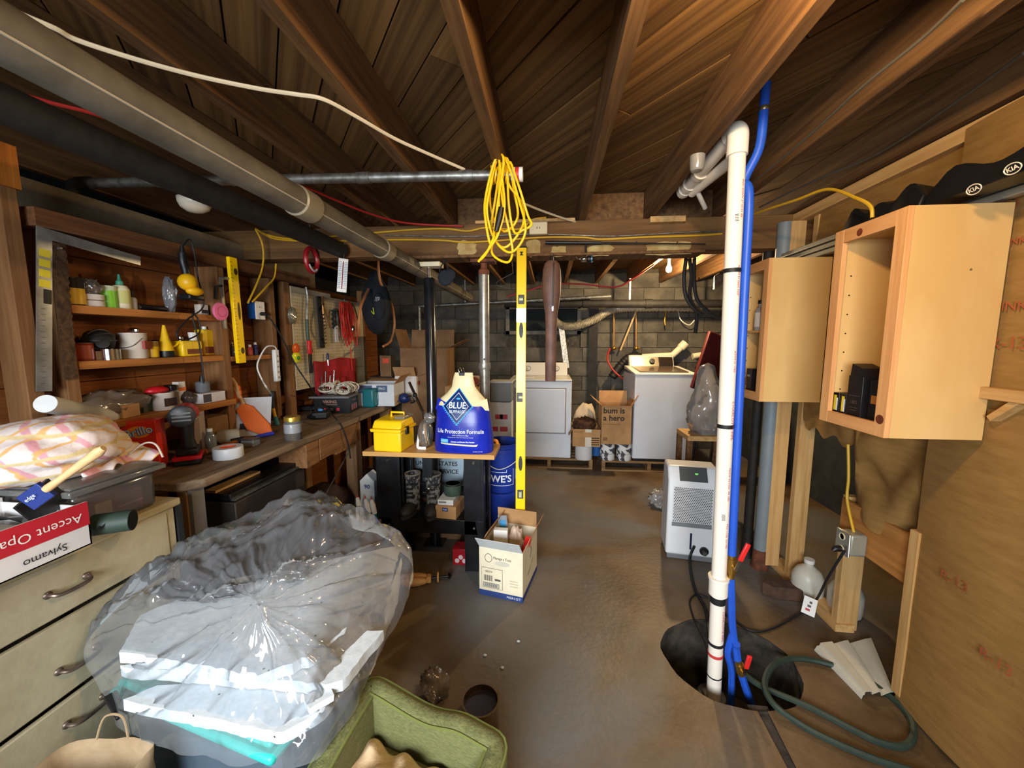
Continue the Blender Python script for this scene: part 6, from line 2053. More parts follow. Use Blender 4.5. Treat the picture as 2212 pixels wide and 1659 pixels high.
# ================================================================== WORKBENCH
BZ = .90
BX0, BX1, BY0, BY1 = -2.085, -1.495, 1.42, 3.62
m_bench = wood('bench_top', (150, 128, 104), (98, 78, 58), 'y', .7, .0, .2)
m_benchf = wood('bench_frame', (156, 112, 70), (112, 76, 46), 'y', .75, .08)
m_benchz = wood('bench_leg', (156, 118, 80), (112, 80, 52), 'z', .75, .08)
m_benchx = wood('bench_end', (156, 112, 70), (112, 76, 46), 'x', .75, .05)
wbn = thing('workbench', 'long worn wooden workbench along the left wall', 'workbench', (BX1, BY0, 0))
LB = BY1 - BY0
top = MB()
top.prism([(BX0 - BX1, 0), (-.06, 0), (0, .06), (0, LB), (BX0 - BX1, LB)], .042, None, BZ - .042)
top.build('bench_top', m_bench, wbn, bevel=.008)
MB().b2((BX0 - BX1, .03, BZ - .20), (-.10, .07, BZ - .044)).build('end_apron', m_benchx, wbn, bevel=.006)
MB().b2((-.15, .03, 0), (-.06, .10, BZ - .05)).build('leg', m_benchz, wbn, bevel=.004)
MB().b2((-.058, .035, 0), (-.04, .095, BZ - .045)).build('leg_strip', mat('grey_strip', (130, 126, 120), .6), wbn)
yl = at(776, 1000, X=BX1 - .05).y - BY0
MB().b2((-.14, yl - .04, 0), (-.05, yl + .05, BZ - .044)).build('leg', m_benchz, wbn, bevel=.004)
for y in (.06, yl):
    MB().b2((BX0 - BX1, y - .04, 0), (BX0 - BX1 + .09, y + .05, BZ - .044)).build('leg', m_benchz, wbn, bevel=.004)
MB().b2((-.14, LB - .1, 0), (-.05, LB - .02, BZ - .044)).build('leg', m_benchz, wbn, bevel=.004)
y0_, y1_ = at(662, 980, X=BX1 - .01).y - BY0, at(770, 930, X=BX1 - .01).y - BY0
dr = MB().b2((-.03, y0_ + .14, BZ - .19), (-.008, y1_, BZ - .046)).build('drawer', m_benchf, wbn, bevel=.003)
MB().b2((-.45, y0_ + .14, BZ - .19), (-.03, y0_ + .16, BZ - .05)).build('drawer_side', m_benchf, dr)
MB().b2((-.2, y0_, BZ - .2), (-.01, y0_ + .13, BZ - .046)).build('support_block', m_benchf, wbn, bevel=.004)
MB().b2((-.1, y0_ + .35, BZ - .215), (-.02, y0_ + .6, BZ - .19)).build('drawer_runner', m_benchf, wbn)
def bxx(px, py, X, dz=.0006):
    q = at(px, py, X=X)
    return V((q.x, q.y, BZ + dz))
def bb(px, py, z=BZ): return at(px, py, Z=z) + V((0, 0, .0006))
# backsplash stuff under the bottom shelf is shadow; dark cabinet under bench
y0_, y1_ = at(506, 1060, X=-1.56).y, at(657, 1000, X=-1.56).y
t = thing('file_cabinet', 'dark grey metal cabinet under the workbench', 'cabinet', (-1.56, y0_, 0))
m_dk = mat('dark_grey_metal', (66, 60, 56), .5, .2, (54, 48, 44), 6)
MB().b2((-.40, 0, 0), (0, y1_ - y0_, .69)).build('body', m_dk, t, bevel=.006)
MB().b2((-.40, -.004, .70), (-.02, y1_ - y0_, .735)).build('lid', m_blk, t, bevel=.004)
MB().b2((-.02, 0, .70), (.0, y1_ - y0_, .712)).build('lid_edge', m_gal, t)
MB().b2((-.16, -.002, .737), (-.10, y1_ - y0_ - .25, .75)).build('stick', m_studx, t)
blob('cloth_bundle', 'brown dusty sack on the floor under the workbench', 'sack', (-1.72, 2.72, .2), (.2, .2, .2), mat('dusty_brown', (96, 70, 54), .9, 0, (60, 44, 36), 5, bump=.4), .2, 6, flatz=-.199)
blob('cloth_bundle', 'pinkish cloth bundle under the workbench beside the rear leg', 'cloth', (-1.62, 3.2, .12), (.16, .2, .12), mat('pink_dusty', (120, 84, 76), .9), .2, 6, seed=4, flatz=-.119)
o = MB().bar(V((0, 0, 0)), at(751, 980, X=-1.5) - at(695, 1085, X=-1.45), .006, .006).build('thin_rod', m_gal, loc=at(695, 1085, X=-1.45))
tag(o, 'thin wire leaning under the bench drawer', 'wire')

# red cordless tool
q = bb(402, 1002)
t = thing('cordless_tool', 'red and black cordless power tool standing on the bench corner', 'power tool', q + V((0, .02, 0)), R(38))
t.scale = (1.25, 1.25, 1.2)
m_tr = mat('tool_red', (196, 24, 36), .38)
MB().box((0, 0, .018), (.085, .1, .034)).build('battery', m_blk, t, bevel=.006)
MB().box((0, -.004, .03), (.088, .106, .016)).build('battery_red', m_tr, t, bevel=.004)
MB().box((0, 0, .052), (.07, .085, .03)).build('foot', m_blk, t, bevel=.008)
MB().tube([(0, .005, .06), (0, .0, .1), (0, .0, .15), (0, -.0, .18)], [.03, .022, .024, .028], 14).build('handle', m_blk, t)
MB().tube([(0, .055, .205), (0, .03, .205), (0, -.06, .205)], [.034, .04, .04], 20).build('head', m_tr, t)
MB().tube([(0, -.06, .205), (0, -.075, .205), (0, -.08, .205)], [.042, .042, .034], 20).build('nose_ring', P((46, 46, 48), .4), t)
for k in range(3):
    MB().box((0, -.081, .19 + .014 * k), (.055, .003, .006)).build('vent', P((110, 112, 112)), t)
MB().tube([(0, .055, .205), (0, .085, .205)], [.034, .028], 18).build('rear_cap', m_blk, t)
# brillo box
q = bb(310, 994)
t = thing('soap_pad_box', 'red Brillo box standing on the bench behind the towel', 'box', (-1.87, 1.57, BZ + .0006), R(24))
m_brl = mat('brillo_red', (206, 30, 30), .4, 0, (224, 60, 24), 3)
MB().b2((-.065, -.04, 0), (.065, .04, .235)).build('carton', m_brl, t, bevel=.002)
MB().lathe([(0, 0), (.045, 0), (.045, .0008), (0, .0008)], M=rotm(90, 0, 0), o=(0, -.0402, .185), n=20, sy=.6).build('glow_patch', P((240, 150, 50)), t)
text('Brillo', .05, P((30, 70, 170)), fr((0, -.0412, .185), (1, 0, .22), (-.22, 0, 1)), t, bold=.0022)
text('Brillo', .05, P((190, 215, 240)), fr((.001, -.0418, .186), (1, 0, .22), (-.22, 0, 1)), t, bold=.0004)
text('PADS', .014, P((240, 220, 160)), fr((.0, -.0412, .03), (1, 0, .1), (-.1, 0, 1)), t)
# tape, hammers, tins on the bench
q = bb(480, 993)
t = thing('tape_roll', 'large white roll of tape lying at the bench front', 'tape', q + V((0, .04, 0)))
MB().lathe([(.036, .0), (.064, 0), (.066, .003), (.066, .053), (.064, .056), (.036, .056), (.036, 0)], n=36).build('roll', P((214, 220, 226), .4), t)
MB().lathe([(.032, .001), (.0358, .001), (.0358, .055), (.032, .055), (.032, .001)], n=28).build('core', P((220, 90, 50)), t)
q0, q1 = bxx(440, 965, -1.80), bxx(512, 950, -1.80)
t = thing('hammer', 'hammer with an orange wooden handle lying behind the tape roll', 'hammer', q0 + V((0, 0, .014)))
d = q1 - q0
MB().tube([d * 0, d * .5, d], [.017, .014, .015], 10).build('handle', wood('hammer_wood', (206, 120, 52), (160, 84, 34), 'x'), t)
MB().tube([d + V((-.02, -.02, .004)), d + V((.02, .025, .008))], .018, 12).build('head', m_iron, t)
q = bxx(492, 935, -1.87)
t = thing('mallet', 'pale rubber mallet with a yellow handle on the bench', 'mallet', q + V((0, .0, .041)))
t.scale = (1.35, 1.35, 1.35)
MB().tube([(-.03, -.02, 0), (-.02, -.015, .0), (.03, .015, .0), (.035, .02, 0)], [.024, .03, .03, .026], 14).build('head', P((176, 168, 150), .8), t)
MB().tube([(-.01, .0, .0), (-.15, .09, -.016)], .012, 10).build('handle', P((190, 150, 70), .6), t)
q = bb(536, 965)
t = thing('screw_tin', 'small clear lidded tin of screws right of the tape roll', 'tin', q + V((0, .02, 0)))
MB().box((0, 0, .018), (.08, .055, .036)).build('body', mat('clear_tin', (170, 176, 176), .15, trans=.5), t, bevel=.006)
MB().box((0, 0, .04), (.084, .058, .008)).build('lid', m_gal, t, bevel=.003)
MB().box((0, 0, .0445), (.04, .04, .001)).build('label_panel', P((110, 92, 84)), t)
q0, q1 = bb(556, 948), bb(592, 940)
t = thing('utility_knife', 'blue handled tool lying near the bench front', 'knife', q0 + V((0, 0, .013)))
d = q1 - q0
MB().tube([d * -.1, d * .05, d * .5, d * .95, d], [.006, .012, .0125, .012, .007], 12).build('handle', P((44, 60, 190), .4), t)
MB().tube([d * -.6, d * -.1], .004, 6).build('blade', m_iron, t)
q = bb(627, 952)
t = thing('screw_jar', 'clear jar with a gold lid half full of brass screws', 'jar', q + V((0, .03, 0)))
MB().lathe([(.044, 0), (.048, .006), (.048, .1), (.04, .115), (.04, .125)], n=24).build('glass', film('jar_glass', (215, 220, 220), .78, .05, .1, 5), t)
MB().lathe([(.0, .115), (.045, .115), (.045, .14), (.043, .143), (0, .143)], n=24).build('lid', mat('gold_lid', (190, 160, 70), .35, .7), t)
b = MB()
rr_ = random.Random(9)
for k in range(120):
    a_ = rr_.uniform(0, 6.28); r_ = .04 * math.sqrt(rr_.random()); z = .006 + .034 * rr_.random()
    p0 = V((r_ * math.cos(a_), r_ * math.sin(a_), z)); dv = V((rr_.uniform(-1, 1), rr_.uniform(-1, 1), rr_.uniform(-.5, .5))).normalized() * .009
    b.tube([p0 - dv, p0 + dv], [.0028, .0014], 5)
b.build('screws', m_brass, t, kind='stuff')
MB().lathe([(.0484, .045), (.0484, .1)], n=24).build('label_wrap', film('jar_label', (220, 222, 224), .35, .4, .1, 5), t)
# glue tools standing in yellow knife
q = bxx(597, 900, -1.93)
t = thing('drywall_knife', 'yellow and black handled putty tool standing at the bench back', 'tool', q + V((0, 0, 0)))
MB().tube([(-.0, 0, .0), (-.01, 0, .06)], [.02, .014], 10).build('foot', P((40, 130, 150)), t)
MB().tube([(-.01, 0, .06), (-.02, 0, .12)], .011, 10).build('yellow_shaft', P((226, 180, 30)), t)
MB().tube([(-.02, 0, .12), (-.025, 0, .16), (-.02, 0, .24)], [.012, .015, .014], 10).build('grip', P((50, 60, 70)), t)
# orange saw pack
q = bb(560, 918)
t = thing('saw_pack', 'orange carded tool pack with wooden handles leaning on the bench', 'tool pack', (-1.89, at(532, 910, X=-1.89).y, BZ + .0006), R(24), None)
t.scale = (1.25, 1.25, 1.25)
m_or = mat('orange_pack', (236, 110, 30), .5)
rt = rotm(-22, 0, 0)
b = MB(); b.T = rt.to_4x4()
b.b2((-.06, 0, 0), (.1, .004, .2)); b.build('card', P((196, 194, 196)), t)
b = MB(); b.T = rt.to_4x4()
b.prism([(.0, .03), (.06, .0), (.115, .0), (.1, .05), (.02, .15), (-.03, .17), (-.05, .13)], .02, fr((0, 0, 0))); b.build('sheath', m_or, t, bevel=.004)
b = MB(); b.T = rt.to_4x4()
b.prism([(-.085, .2), (-.05, .17), (-.03, .2), (-.04, .26), (-.075, .28), (-.1, .25)], .02, fr((0, 0, 0))); b.build('pouch', m_or, t, bevel=.004)
for k in range(2):
    b = MB(); b.T = rt.to_4x4()
    b.tube([(-.02 - .02 * k, -.014, .16 + .05 * k), (-.05 - .012 * k, -.016, .22 + .05 * k), (-.065 - .012 * k, -.016, .25 + .05 * k)], [.009, .011, .008], 10); b.build('wooden_handle', P((214, 170, 120), .5), t)
b = MB(); b.T = rt.to_4x4(); b.box((-.02, -.001, .05), (.03, .002, .03)); b.build('print_block', m_blk, t)
# charger and black gadgets
q = bb(690, 905)
t = thing('charger', 'black battery charger on the middle of the bench', 'charger', q + V((0, .02, 0)), R(20))
MB().box((0, 0, .03), (.12, .1, .06)).build('body', m_blk, t, bevel=.014, seg=3)
MB().ball((-.05, -.02, .02), (.045, .04, .02), 12).build('dial_foot', m_blk, t)
for k in (-.06, -.03):
    MB().cyl((k, -.03, .03), (k, -.03, .075), .003, 6).build('pin', m_chrome, t)
MB().ball((-.0, -.0, .066), (.02, .014, .01), 10).build('blue_button', P((70, 160, 220)), t)
t = thing('black_case', 'black tool case lying against the footwear carton', 'case', bb(652, 890) + V((0, .08, 0)), R(35))
MB().b2((-.14, -.05, 0), (.12, .05, .045)).build('body', m_blk, t, bevel=.012)
MB().tube([(-.05, -.05, .03), (-.05, -.075, .03), (.03, -.075, .03), (.03, -.05, .03)], .007, 8).build('handle', m_blk, t)
# viking box
q0, q1 = bb(667, 897), bb(773, 884)
ang = math.atan2((q1 - q0).y, (q1 - q0).x)
vb = V((at(708, 902, Z=BZ).x, at(708, 902, Z=BZ).y, BZ))
t = thing('footwear_carton', 'black VIKING carton on the bench under the rope', 'box', (at(715, 895, Z=BZ).x + .0, at(715, 895, Z=BZ).y + .14, BZ + .0006), R(8))
MB().b2((-.17, -.1, 0), (.12, .1, .125)).build('carton', m_bkcard, t, bevel=.002)
MB().b2((-.2, -.12, .126), (.12, .11, .142)).build('lid', P((110, 110, 112), .5), t, bevel=.003)
m_vk = mat('viking_print', (176, 132, 112), .5)
text('VIKING', .034, m_vk, fr((-.04, -.1005, .095)), t, bold=.0006)
MB().b2((-.1, -.1008, .07), (.02, -.1002, .074)).build('print_line', m_vk, t)
for k in range(4):
    MB().b2((-.14 + .05 * k, -.1008, .02), (-.115 + .05 * k, -.1002, .045)).build('print_figure', P((206, 60, 80)) if k in (1, 3) else P((90, 80, 84)), t)
text('VIKING', .026, m_vk, fr((.1205, 0, .1), (0, 1, 0), (0, 0, 1)), t)
for k in range(3):
    MB().b2((.1202, -.06 + .045 * k, .02), (.121, -.03 + .045 * k, .07)).build('print_figure', P((150, 90, 100)), t)
vz = BZ + .1432
vx, vy = at(715, 895, Z=BZ).x, at(715, 895, Z=BZ).y + .14
# rope
t = thing('rope', 'bundle of white and black flecked rope on the black carton', 'rope', (vx - .02, vy - .0, vz + .003), R(8))
t.scale = (1.3, 1.3, 1.45)
m_rope = mat('flecked_rope', (206, 196, 176), .85, 0, (70, 60, 50), 60, (1, 1, 1), .5, lo=.42, hi=.48)
for s_ in (-1, 1):
    b = MB(); rr_ = random.Random(11 + s_)
    for k in range(16):
        ph = rr_.uniform(0, 6.28); w_ = rr_.uniform(.6, 1); yy0 = rr_.uniform(-.05, .05)
        pts = []
        for i in range(12):
            a_ = 2 * math.pi * i / 12
            pts.append((s_ * (.055 + .062 * w_ * math.cos(a_)), yy0 * (1 + .5 * math.cos(a_)), .036 + .03 * w_ * math.sin(a_)))
        b.tube(smooth(pts, 2, True), .0055, 6, closed=True)
    b.build('hank', m_rope, t)
MB().tube([V((0, .06 * math.cos(a_ * .4), .04 + .035 * math.sin(a_ * .4))) for a_ in range(16)], .008, 6, closed=True).build('binding', m_rope, t)
# teal case
q = bb(800, 882)
t = thing('teal_case', 'teal plastic case standing right of the black carton', 'case', (q.x - .03, q.y + .13, BZ + .0006), R(0))
MB().box((0, 0, .085), (.11, .22, .17)).build('shell', mat('teal_plastic', (20, 104, 110), .4), t, bevel=.02, seg=3)
MB().box((.056, -.03, .09), (.004, .02, .06)).build('label_plate', P((120, 170, 170)), t)
# white printed boxes at far end
q = bb(795, 870)
t = open_box('printed_box', 'white and blue printed box open on the far end of the bench', (vx + .17, vy + .42, BZ + .0006), (.36, .3, .2), P((206, 208, 210), .6), R(4), ((1, 40), (2, 80)), fl=.1, minside=m_card)
MB().b2((-.15, -.1512, .12), (-.02, -.1502, .19)).build('print_block', P((70, 90, 116)), t)
MB().b2((.02, -.1512, .13), (.12, -.1502, .19)).build('print_block', P((70, 90, 116)), t)
text('PRO', .03, P(WHITE), fr((.07, -.1515, .16)), t)
MB().lathe([(0, 0), (.04, 0), (.04, .001)], M=rotm(90, 0, 0), o=(.0, -.1502, .06), n=16).build('print_disc', P((170, 176, 184)), t)
MB().b2((.1802, -.14, .0), (.1812, .14, .09)).build('lower_band', P((196, 176, 140)), t)
t = open_box('printed_box', 'white box with a red label at the bench end by the black post', (vx + .33, vy + .76, BZ + .0006), (.22, .22, .24), P((214, 208, 200), .6), R(0), ((1, 70), (0, 30), (2, 10)), fl=.11, minside=m_card)
MB().b2((.121, -.08, .15), (.122, .05, .19)).build('red_label', P((170, 40, 40)), t)
t = thing('headlamp', 'dark blue round tool between the printed boxes on the bench', 'tool', (vx + .39, vy + .45, BZ + .0006))
MB().ball((0, 0, .05), (.06, .05, .05), 14).build('body', P((24, 40, 90), .4), t)
MB().tube(smooth([(.03, -.03, .06), (.09, -.06, .08), (.12, -.05, .03), (.08, -.05, .01)], 5), .007, 8).build('strap', m_blk, t)
# orange labelled box behind backpack
t = carton('small_carton', 'cardboard box with an orange label behind the hanging backpack', (at(838, 760, X=-1.72).x, 3.95, 1.12), (.12, .12, .22), m_carddk)
MB().b2((-.03, -.0612, .14), (.04, -.0602, .19)).build('orange_label', P((220, 80, 40)), t)
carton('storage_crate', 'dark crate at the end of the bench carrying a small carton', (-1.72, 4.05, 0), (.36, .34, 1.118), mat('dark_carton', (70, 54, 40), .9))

# ---- things on the bottom wall shelf (z 1.15)
def s3(px, dx=-.03): q = at(px, 860, X=XF + dx); return V((XF + dx, q.y, S3 + .0006))
blob('plastic_bag', 'clear plastic bag heaped on the bottom wall shelf', 'bag', s3(235) + V((0, 0, .06)), (.07, .16, .06), film('clear_film_d', (190, 170, 150), .5, .15, 1., 18), .4, 10, flatz=-.059)
t = carton('small_carton', 'small plain cardboard box at the front of the bottom shelf', s3(268, .02), (.06, .075, .06), m_card)
t = carton('paint_tray_box', 'dark green flat package beside the small cardboard box', s3(305, -.05), (.08, .1, .07), P((54, 62, 36), .6), R(15))
t = can('plastic_tub', 'white lidded tub with a dark label on the bottom shelf', s3(352, .0), .045, .085, P((206, 200, 192), .5), P((214, 206, 200)), None, 'tub')
MB().b2((.04, -.03, .02), (.0465, .03, .06)).build('label_panel', P((50, 30, 32)), t)
t = thing('tape_measure', 'red and black tool resting on the white tub', 'tool', s3(350, -.0) + V((0, 0, .088)))
MB().ball((0, -.02, .014), (.035, .055, .02), 14).build('red_shell', m_tr, t)
MB().box((0, .045, .018), (.05, .035, .03)).build('black_end', m_blk, t, bevel=.006)
t = carton('caulk_box', 'tall white box with an orange band on the bottom shelf', s3(389, -.02), (.035, .04, .13), P((214, 206, 198)))
MB().b2((.0178, -.0205, .08), (.0185, .0205, .1)).build('orange_band', P((214, 110, 50)), t)
blob('dark_bag', 'small dark plastic bag right of the tall white box', 'bag', s3(405, -.0) + V((0, 0, .035)), (.03, .035, .04), mat('smoke_bag', (70, 62, 60), .25), .3, 10, flatz=-.0345)
t = carton('white_box', 'flat white printed box on the bottom shelf under the jar', s3(446, .0), (.1, .15, .055), P((206, 200, 200)))
MB().b2((.0505, -.07, .005), (.0512, -.02, .05)).build('dark_label', P((60, 60, 70)), t)
t = thing('paint_jar', 'glass jar with the black sander plug on the flat white box', 'jar', s3(440, -.01) + V((0, 0, .056)))
MB().lathe([(.03, 0), (.034, .005), (.034, .055), (.028, .062)], n=18).build('glass', mat('grey_glass', (120, 126, 130), .12, trans=.3), t)
MB().tube([(0, 0, .055), (0, 0, .08), (0, 0, .1)], [.014, .012, .006], 10).build('plug', m_blk, t)
# paper and red white package on bench
q = bb(418, 905)
t = carton('product_box', 'white and red packet behind the red power tool', bxx(418, 930, -1.90), (.09, .05, .22), P((220, 206, 196)), R(18))
MB().prism([(-.03, .1), (.02, .13), (.015, .16), (-.005, .14), (-.02, .16)], .001, fr((0, -.0255, 0))).build('red_mark', P((206, 50, 40)), t)
MB().b2((-.04, -.0256, .02), (.04, -.0252, .05)).build('orange_band', P((226, 120, 80)), t)
q = at(407, 862, X=-1.88)
o = MB().prism([(-.06, -.05), (.05, -.06), (.06, .04), (-.03, .06)], .002).build('paper_sheet', P((232, 234, 240)), loc=(q.x, q.y - .02, S3 - .06), rotz=R(20))
o.rotation_euler = (R(12), R(-10), R(20))
tag(o, 'white folded paper sheet in front of the bottom shelf', 'paper')
t = carton('brown_carton', 'brown cardboard box standing at the back of the bench under the shelf', (-1.98, at(450, 900, X=-1.98).y, BZ + .0006), (.12, .14, .16), m_carddk)
t = thing('quick_clamp', 'red clamp standing behind the mallet on the bench', 'clamp', bxx(448, 935, -1.93))
MB().box((0, 0, .03), (.05, .03, .06)).build('jaw', m_tr, t, bevel=.006)
MB().tube(smooth([(0, 0, .05), (.03, -.02, .08), (.05, -.03, .06), (.055, -.03, .0)], 5), .006, 8).build('arm', m_rust, t)
t = bottle('clear_bottle', 'clear plastic bottle right of the red power tool', bb(428, 988) + V((.01, .07, 0)), [(.024, 0), (.026, .01), (.026, .09), (.015, .11), (.012, .12)], mat('clear_bottle', (180, 186, 180), .1, trans=.75), [(.013, .12), (.013, .135)], m_white)
# ================================================================== DRESSER AND FOREGROUND
DX, DZ = -1.47, .88
DY0, DY1 = .1, 1.335
m_dres = mat('old_cream_paint', (186, 172, 136), .55, 0, (150, 134, 98), 5, (1, 1, 1), .1, 30, lo=.3, hi=.6)
m_drw = mat('drawer_paint', (176, 166, 136), .55, 0, (150, 138, 108), 4, (1, 1, 1), .1, 30, lo=.3, hi=.6)
ds = thing('dresser', 'old cream painted chest of drawers at the left', 'dresser', (DX, DY0, 0))
LD = DY1 - DY0
MB().b2((-.52, 0, DZ - .03), (.012, LD, DZ)).build('top', m_dres, ds, bevel=.006)
MB().b2((-.50, LD - .045, 0), (-.004, LD - .02, DZ - .031)).b2((-.50, .01, 0), (-.004, .035, DZ - .031)).b2((-.5, .035, 0), (-.48, LD - .045, DZ - .031)).build('case', m_dres, ds)
MB().b2((-.48, .035, .0), (-.05, LD - .045, .06)).build('plinth', P((40, 38, 34)), ds)
MB().b2((-.02, .035, DZ - .045), (-.002, LD - .045, DZ - .031)).build('rail', m_dres, ds)
m_hdl = mat('pewter_handle', (120, 104, 92), .4, .7, (84, 70, 62), 20)
hy = at(145, 1265, X=DX).y - DY0
for k, (z0, z1, hz, out) in enumerate(((.668, .838, .752, .0), (.415, .65, .505, .0), (.10, .395, .325, .0))):
    d_ = MB().b2((-.018, .038, z0), (out, LD - .048, z1)).build('drawer', m_drw, ds, bevel=.004)
    MB().b2((-.06, .038, z1), (-.03, LD - .048, z1 + .016)).build('drawer_gap', m_blk, ds)
    for yo in (hy, hy - .62):
        h = MB().tube(smooth([(out, yo - .048, hz), (out + .018, yo - .047, hz), (out + .03, yo - .035, hz - .004), (out + .032, yo, hz - .006), (out + .03, yo + .035, hz - .004), (out + .018, yo + .047, hz), (out, yo + .048, hz)], 5), .006, 8)
        for s_ in (-1, 1):
            h.ball((out + .004, yo + s_ * .048, hz), (.008, .012, .012), 8)
        h.build('handle', m_hdl, d_)
MB().b2((-.03, LD - .01, .0), (.0, LD + .012, DZ - .02)).build('corner_angle', P((60, 64, 66), .4, .5), ds)
# plastic tub with lid, maroon box in it
TXc, TYc = -1.625, 1.065
t = thing('storage_tub', 'clear plastic tub with lid on the dresser under the towel', 'tub', (TXc, TYc, DZ + .0006))
m_clr = film('clear_tub', (205, 206, 200), .78, .12, .15, 6)
b = MB()
b.prism([(-.17, -.055), (.15, -.055), (.15, .2), (-.17, .2)], .135, None, 0)
b.build('body', m_clr, t, bevel=.02, seg=3)
MB().b2((-.2, -.075, .135), (.17, .225, .155)).b2((-.19, -.065, .155), (.16, .215, .163)).build('lid', film('clear_tub_lid', (210, 208, 202), .66, .15, .15, 6), t, bevel=.006)
mb_ = carton('maroon_box', 'maroon carton with a pale label inside the clear tub', (TXc + .06, TYc + .07, DZ + .004), (.12, .2, .08), P((110, 22, 38), .5))
MB().b2((.0602, -.05, .005), (.061, -.0, .07)).build('label_panel', P((190, 166, 140)), mb_)
MB().b2((.0602, .02, .03), (.061, .1, .036)).build('print_line', P((190, 120, 120)), mb_)
# towel heap
def towelmat():
    m = mat('striped_towel', (228, 216, 210), .9, 0, (214, 198, 192), 6, bump=.3, bscale=30)
    nt = m.node_tree; b_ = nt.nodes['Principled BSDF']
    tc = nt.nodes.new('ShaderNodeTexCoord')
    src = b_.inputs['Base Color'].links[0].from_socket
    out = src
    for col, sc, dr, lo_, ds_ in (((216, 156, 164), 10, 'DIAGONAL', .80, 2.2), ((222, 172, 112), 12, 'X', .84, 2.), ((214, 192, 140), 9, 'Z', .86, 2.4)):
        wv = nt.nodes.new('ShaderNodeTexWave'); wv.bands_direction = dr; wv.inputs['Scale'].default_value = sc * .55; wv.inputs['Distortion'].default_value = ds_; wv.inputs['Detail Scale'].default_value = 1.2
        nt.links.new(tc.outputs['Object'], wv.inputs['Vector'])
        rp_ = nt.nodes.new('ShaderNodeValToRGB'); rp_.color_ramp.elements[0].position = lo_; rp_.color_ramp.elements[1].position = lo_ + .12
        nt.links.new(wv.outputs['Fac'], rp_.inputs['Fac'])
        mx = nt.nodes.new('ShaderNodeMix'); mx.data_type = 'RGBA'; mx.inputs[7].default_value = lin(col)
        nt.links.new(rp_.outputs['Color'], mx.inputs[0]); nt.links.new(out, mx.inputs[6]); out = mx.outputs[2]
    nt.links.new(out, b_.inputs['Base Color'])
    return m
m_tow = towelmat()
tc_ = at(192, 965, Y=1.32)
zb_ = DZ + .166
t = thing('towel', 'crumpled white towel with pink and orange stripes on the tub', 'towel', (-1.70, 1.10, zb_))
b = MB().ball((0, 0, 0), 1, 56)
vs = []
for v in b.v:
    v = V(v)
    q = V((v.x * .195, v.y * .2, v.z * .105))
    f = 1 + .16 * nz(v * 1.6, 1, 2.) + .13 * abs(nz(v * 3.0, 1, 5.)) + .05 * nz(v * 7, 1, 1.)
    # folds sweeping round the heap
    f += .045 * math.sin(9 * v.z + 3 * v.x + 2.2 * math.sin(3 * v.y)) * (1 - abs(v.z) * .5)
    q *= f
    q.z += .09
    q.z = max(q.z, .002)
    vs.append(tuple(q))
b.v = vs
b.build('heap', m_tow, t, ang=85)
b = MB().grid(lambda u, v: (.05 + .1 * u + .02 * math.sin(v * 8), .0 + .24 * v, .05 - .06 * u + .02 * math.sin(v * 11 + u * 3) + .02 * (1 - u)), 14, 24)
b.build('hanging_fold', m_tow, t, ang=85, solid=.006)
MB().tube(smooth([(.13, .16, .03), (.15, .2, .06), (.175, .22, .05), (.2, .22, .0)], 5), .006, 6, flat=.5).build('trim_tape', P((226, 216, 206), .8), t)
# white tube and wooden stick
a, c = at(98, 872, Y=1.16), at(275, 908, Y=1.62)
t = thing('mailing_tube', 'white mailing tube lying above the towel', 'tube', a)
d = c - a
R_ = .031
n = 28
zax = d.normalized(); xa_ = V((0, 0, 1)).cross(zax).normalized(); ya_ = zax.cross(xa_)
MT = Matrix((xa_, ya_, zax)).transposed().to_4x4()
b = MB(); b.T = MT
b.lathe([(R_ - .003, .0), (R_, 0), (R_, d.length), (R_ - .003, d.length), (R_ - .003, .0)], n=n); b.build('tube_wall', P((206, 208, 206), .6), t)
b = MB(); b.T = MT
b.lathe([(0, .06), (R_ - .0035, .06), (R_ - .0035, .062), (0, .062)], n=n); b.build('inner_cap', P((190, 206, 214)), t)
a, c = at(100, 1057, Y=.86), at(224, 968, Y=.90)
t = thing('paint_brush', 'blue sleeved paint brush with a long wooden handle before the towel', 'brush', a)
d = c - a
MB().tube([d * 0, d * .25, d * .7, d * .92, d], [.011, .009, .0115, .013, .008], 10).build('handle', wood('brush_handle', (226, 190, 140), (206, 164, 110), 'x', .5), t)
MB().bar(d * -.33, d * .02, .05, .014, (0, 1, .4)).build('sleeve', P((24, 44, 110), .5), t, bevel=.002)
text('edge', .015, P((210, 216, 226)), fr(d * -.2 + V((.004, -.012, .004)), d, (-.6, -.4, .8)), t)
# paper carton lid, upside down print
fx = -1.39
t = thing('paper_carton', 'white and red paper carton lid with upside down lettering on the dresser', 'box', (fx, .985, DZ + .0006))
m_pw = P((216, 214, 212), .55)
DZb = .135
b = MB()
th = .004
b.b2((-th, -.62, 0), (0, 0, DZb)).b2((-.3, -.62, 0), (-.3 + th, 0, DZb)).b2((-.3, -th, 0), (0, 0, DZb * .9)).b2((-.3, -.62, 0), (0, -.62 + th, DZb)).b2((-.3, -.62, 0), (0, 0, th))
b.build('carton', m_pw, t)
MB().b2((.0, -.62, DZb * .47), (.0012, 0, DZb)).build('red_band', P((186, 28, 44), .5), t)
MX = lambda y, z: fr((.0018, y, z), (0, -1, 0), (0, 0, -1))
text('Accent Opaque Digital', .036, P((236, 232, 230)), MX(-.018, DZb * .70), t, ax='LEFT')
text('Sylvamo', .029, m_blk, MX(-.06, DZb * .20), t, ax='LEFT')
MB().prism([(-.045, -.012), (-.03, .006), (-.024, -.002), (-.012, .014), (-.006, -.012), (-.018, -.002), (-.026, -.012), (-.034, -.006)], .0012, MX(-.006, DZb * .26)).build('logo_mark', m_blk, t)
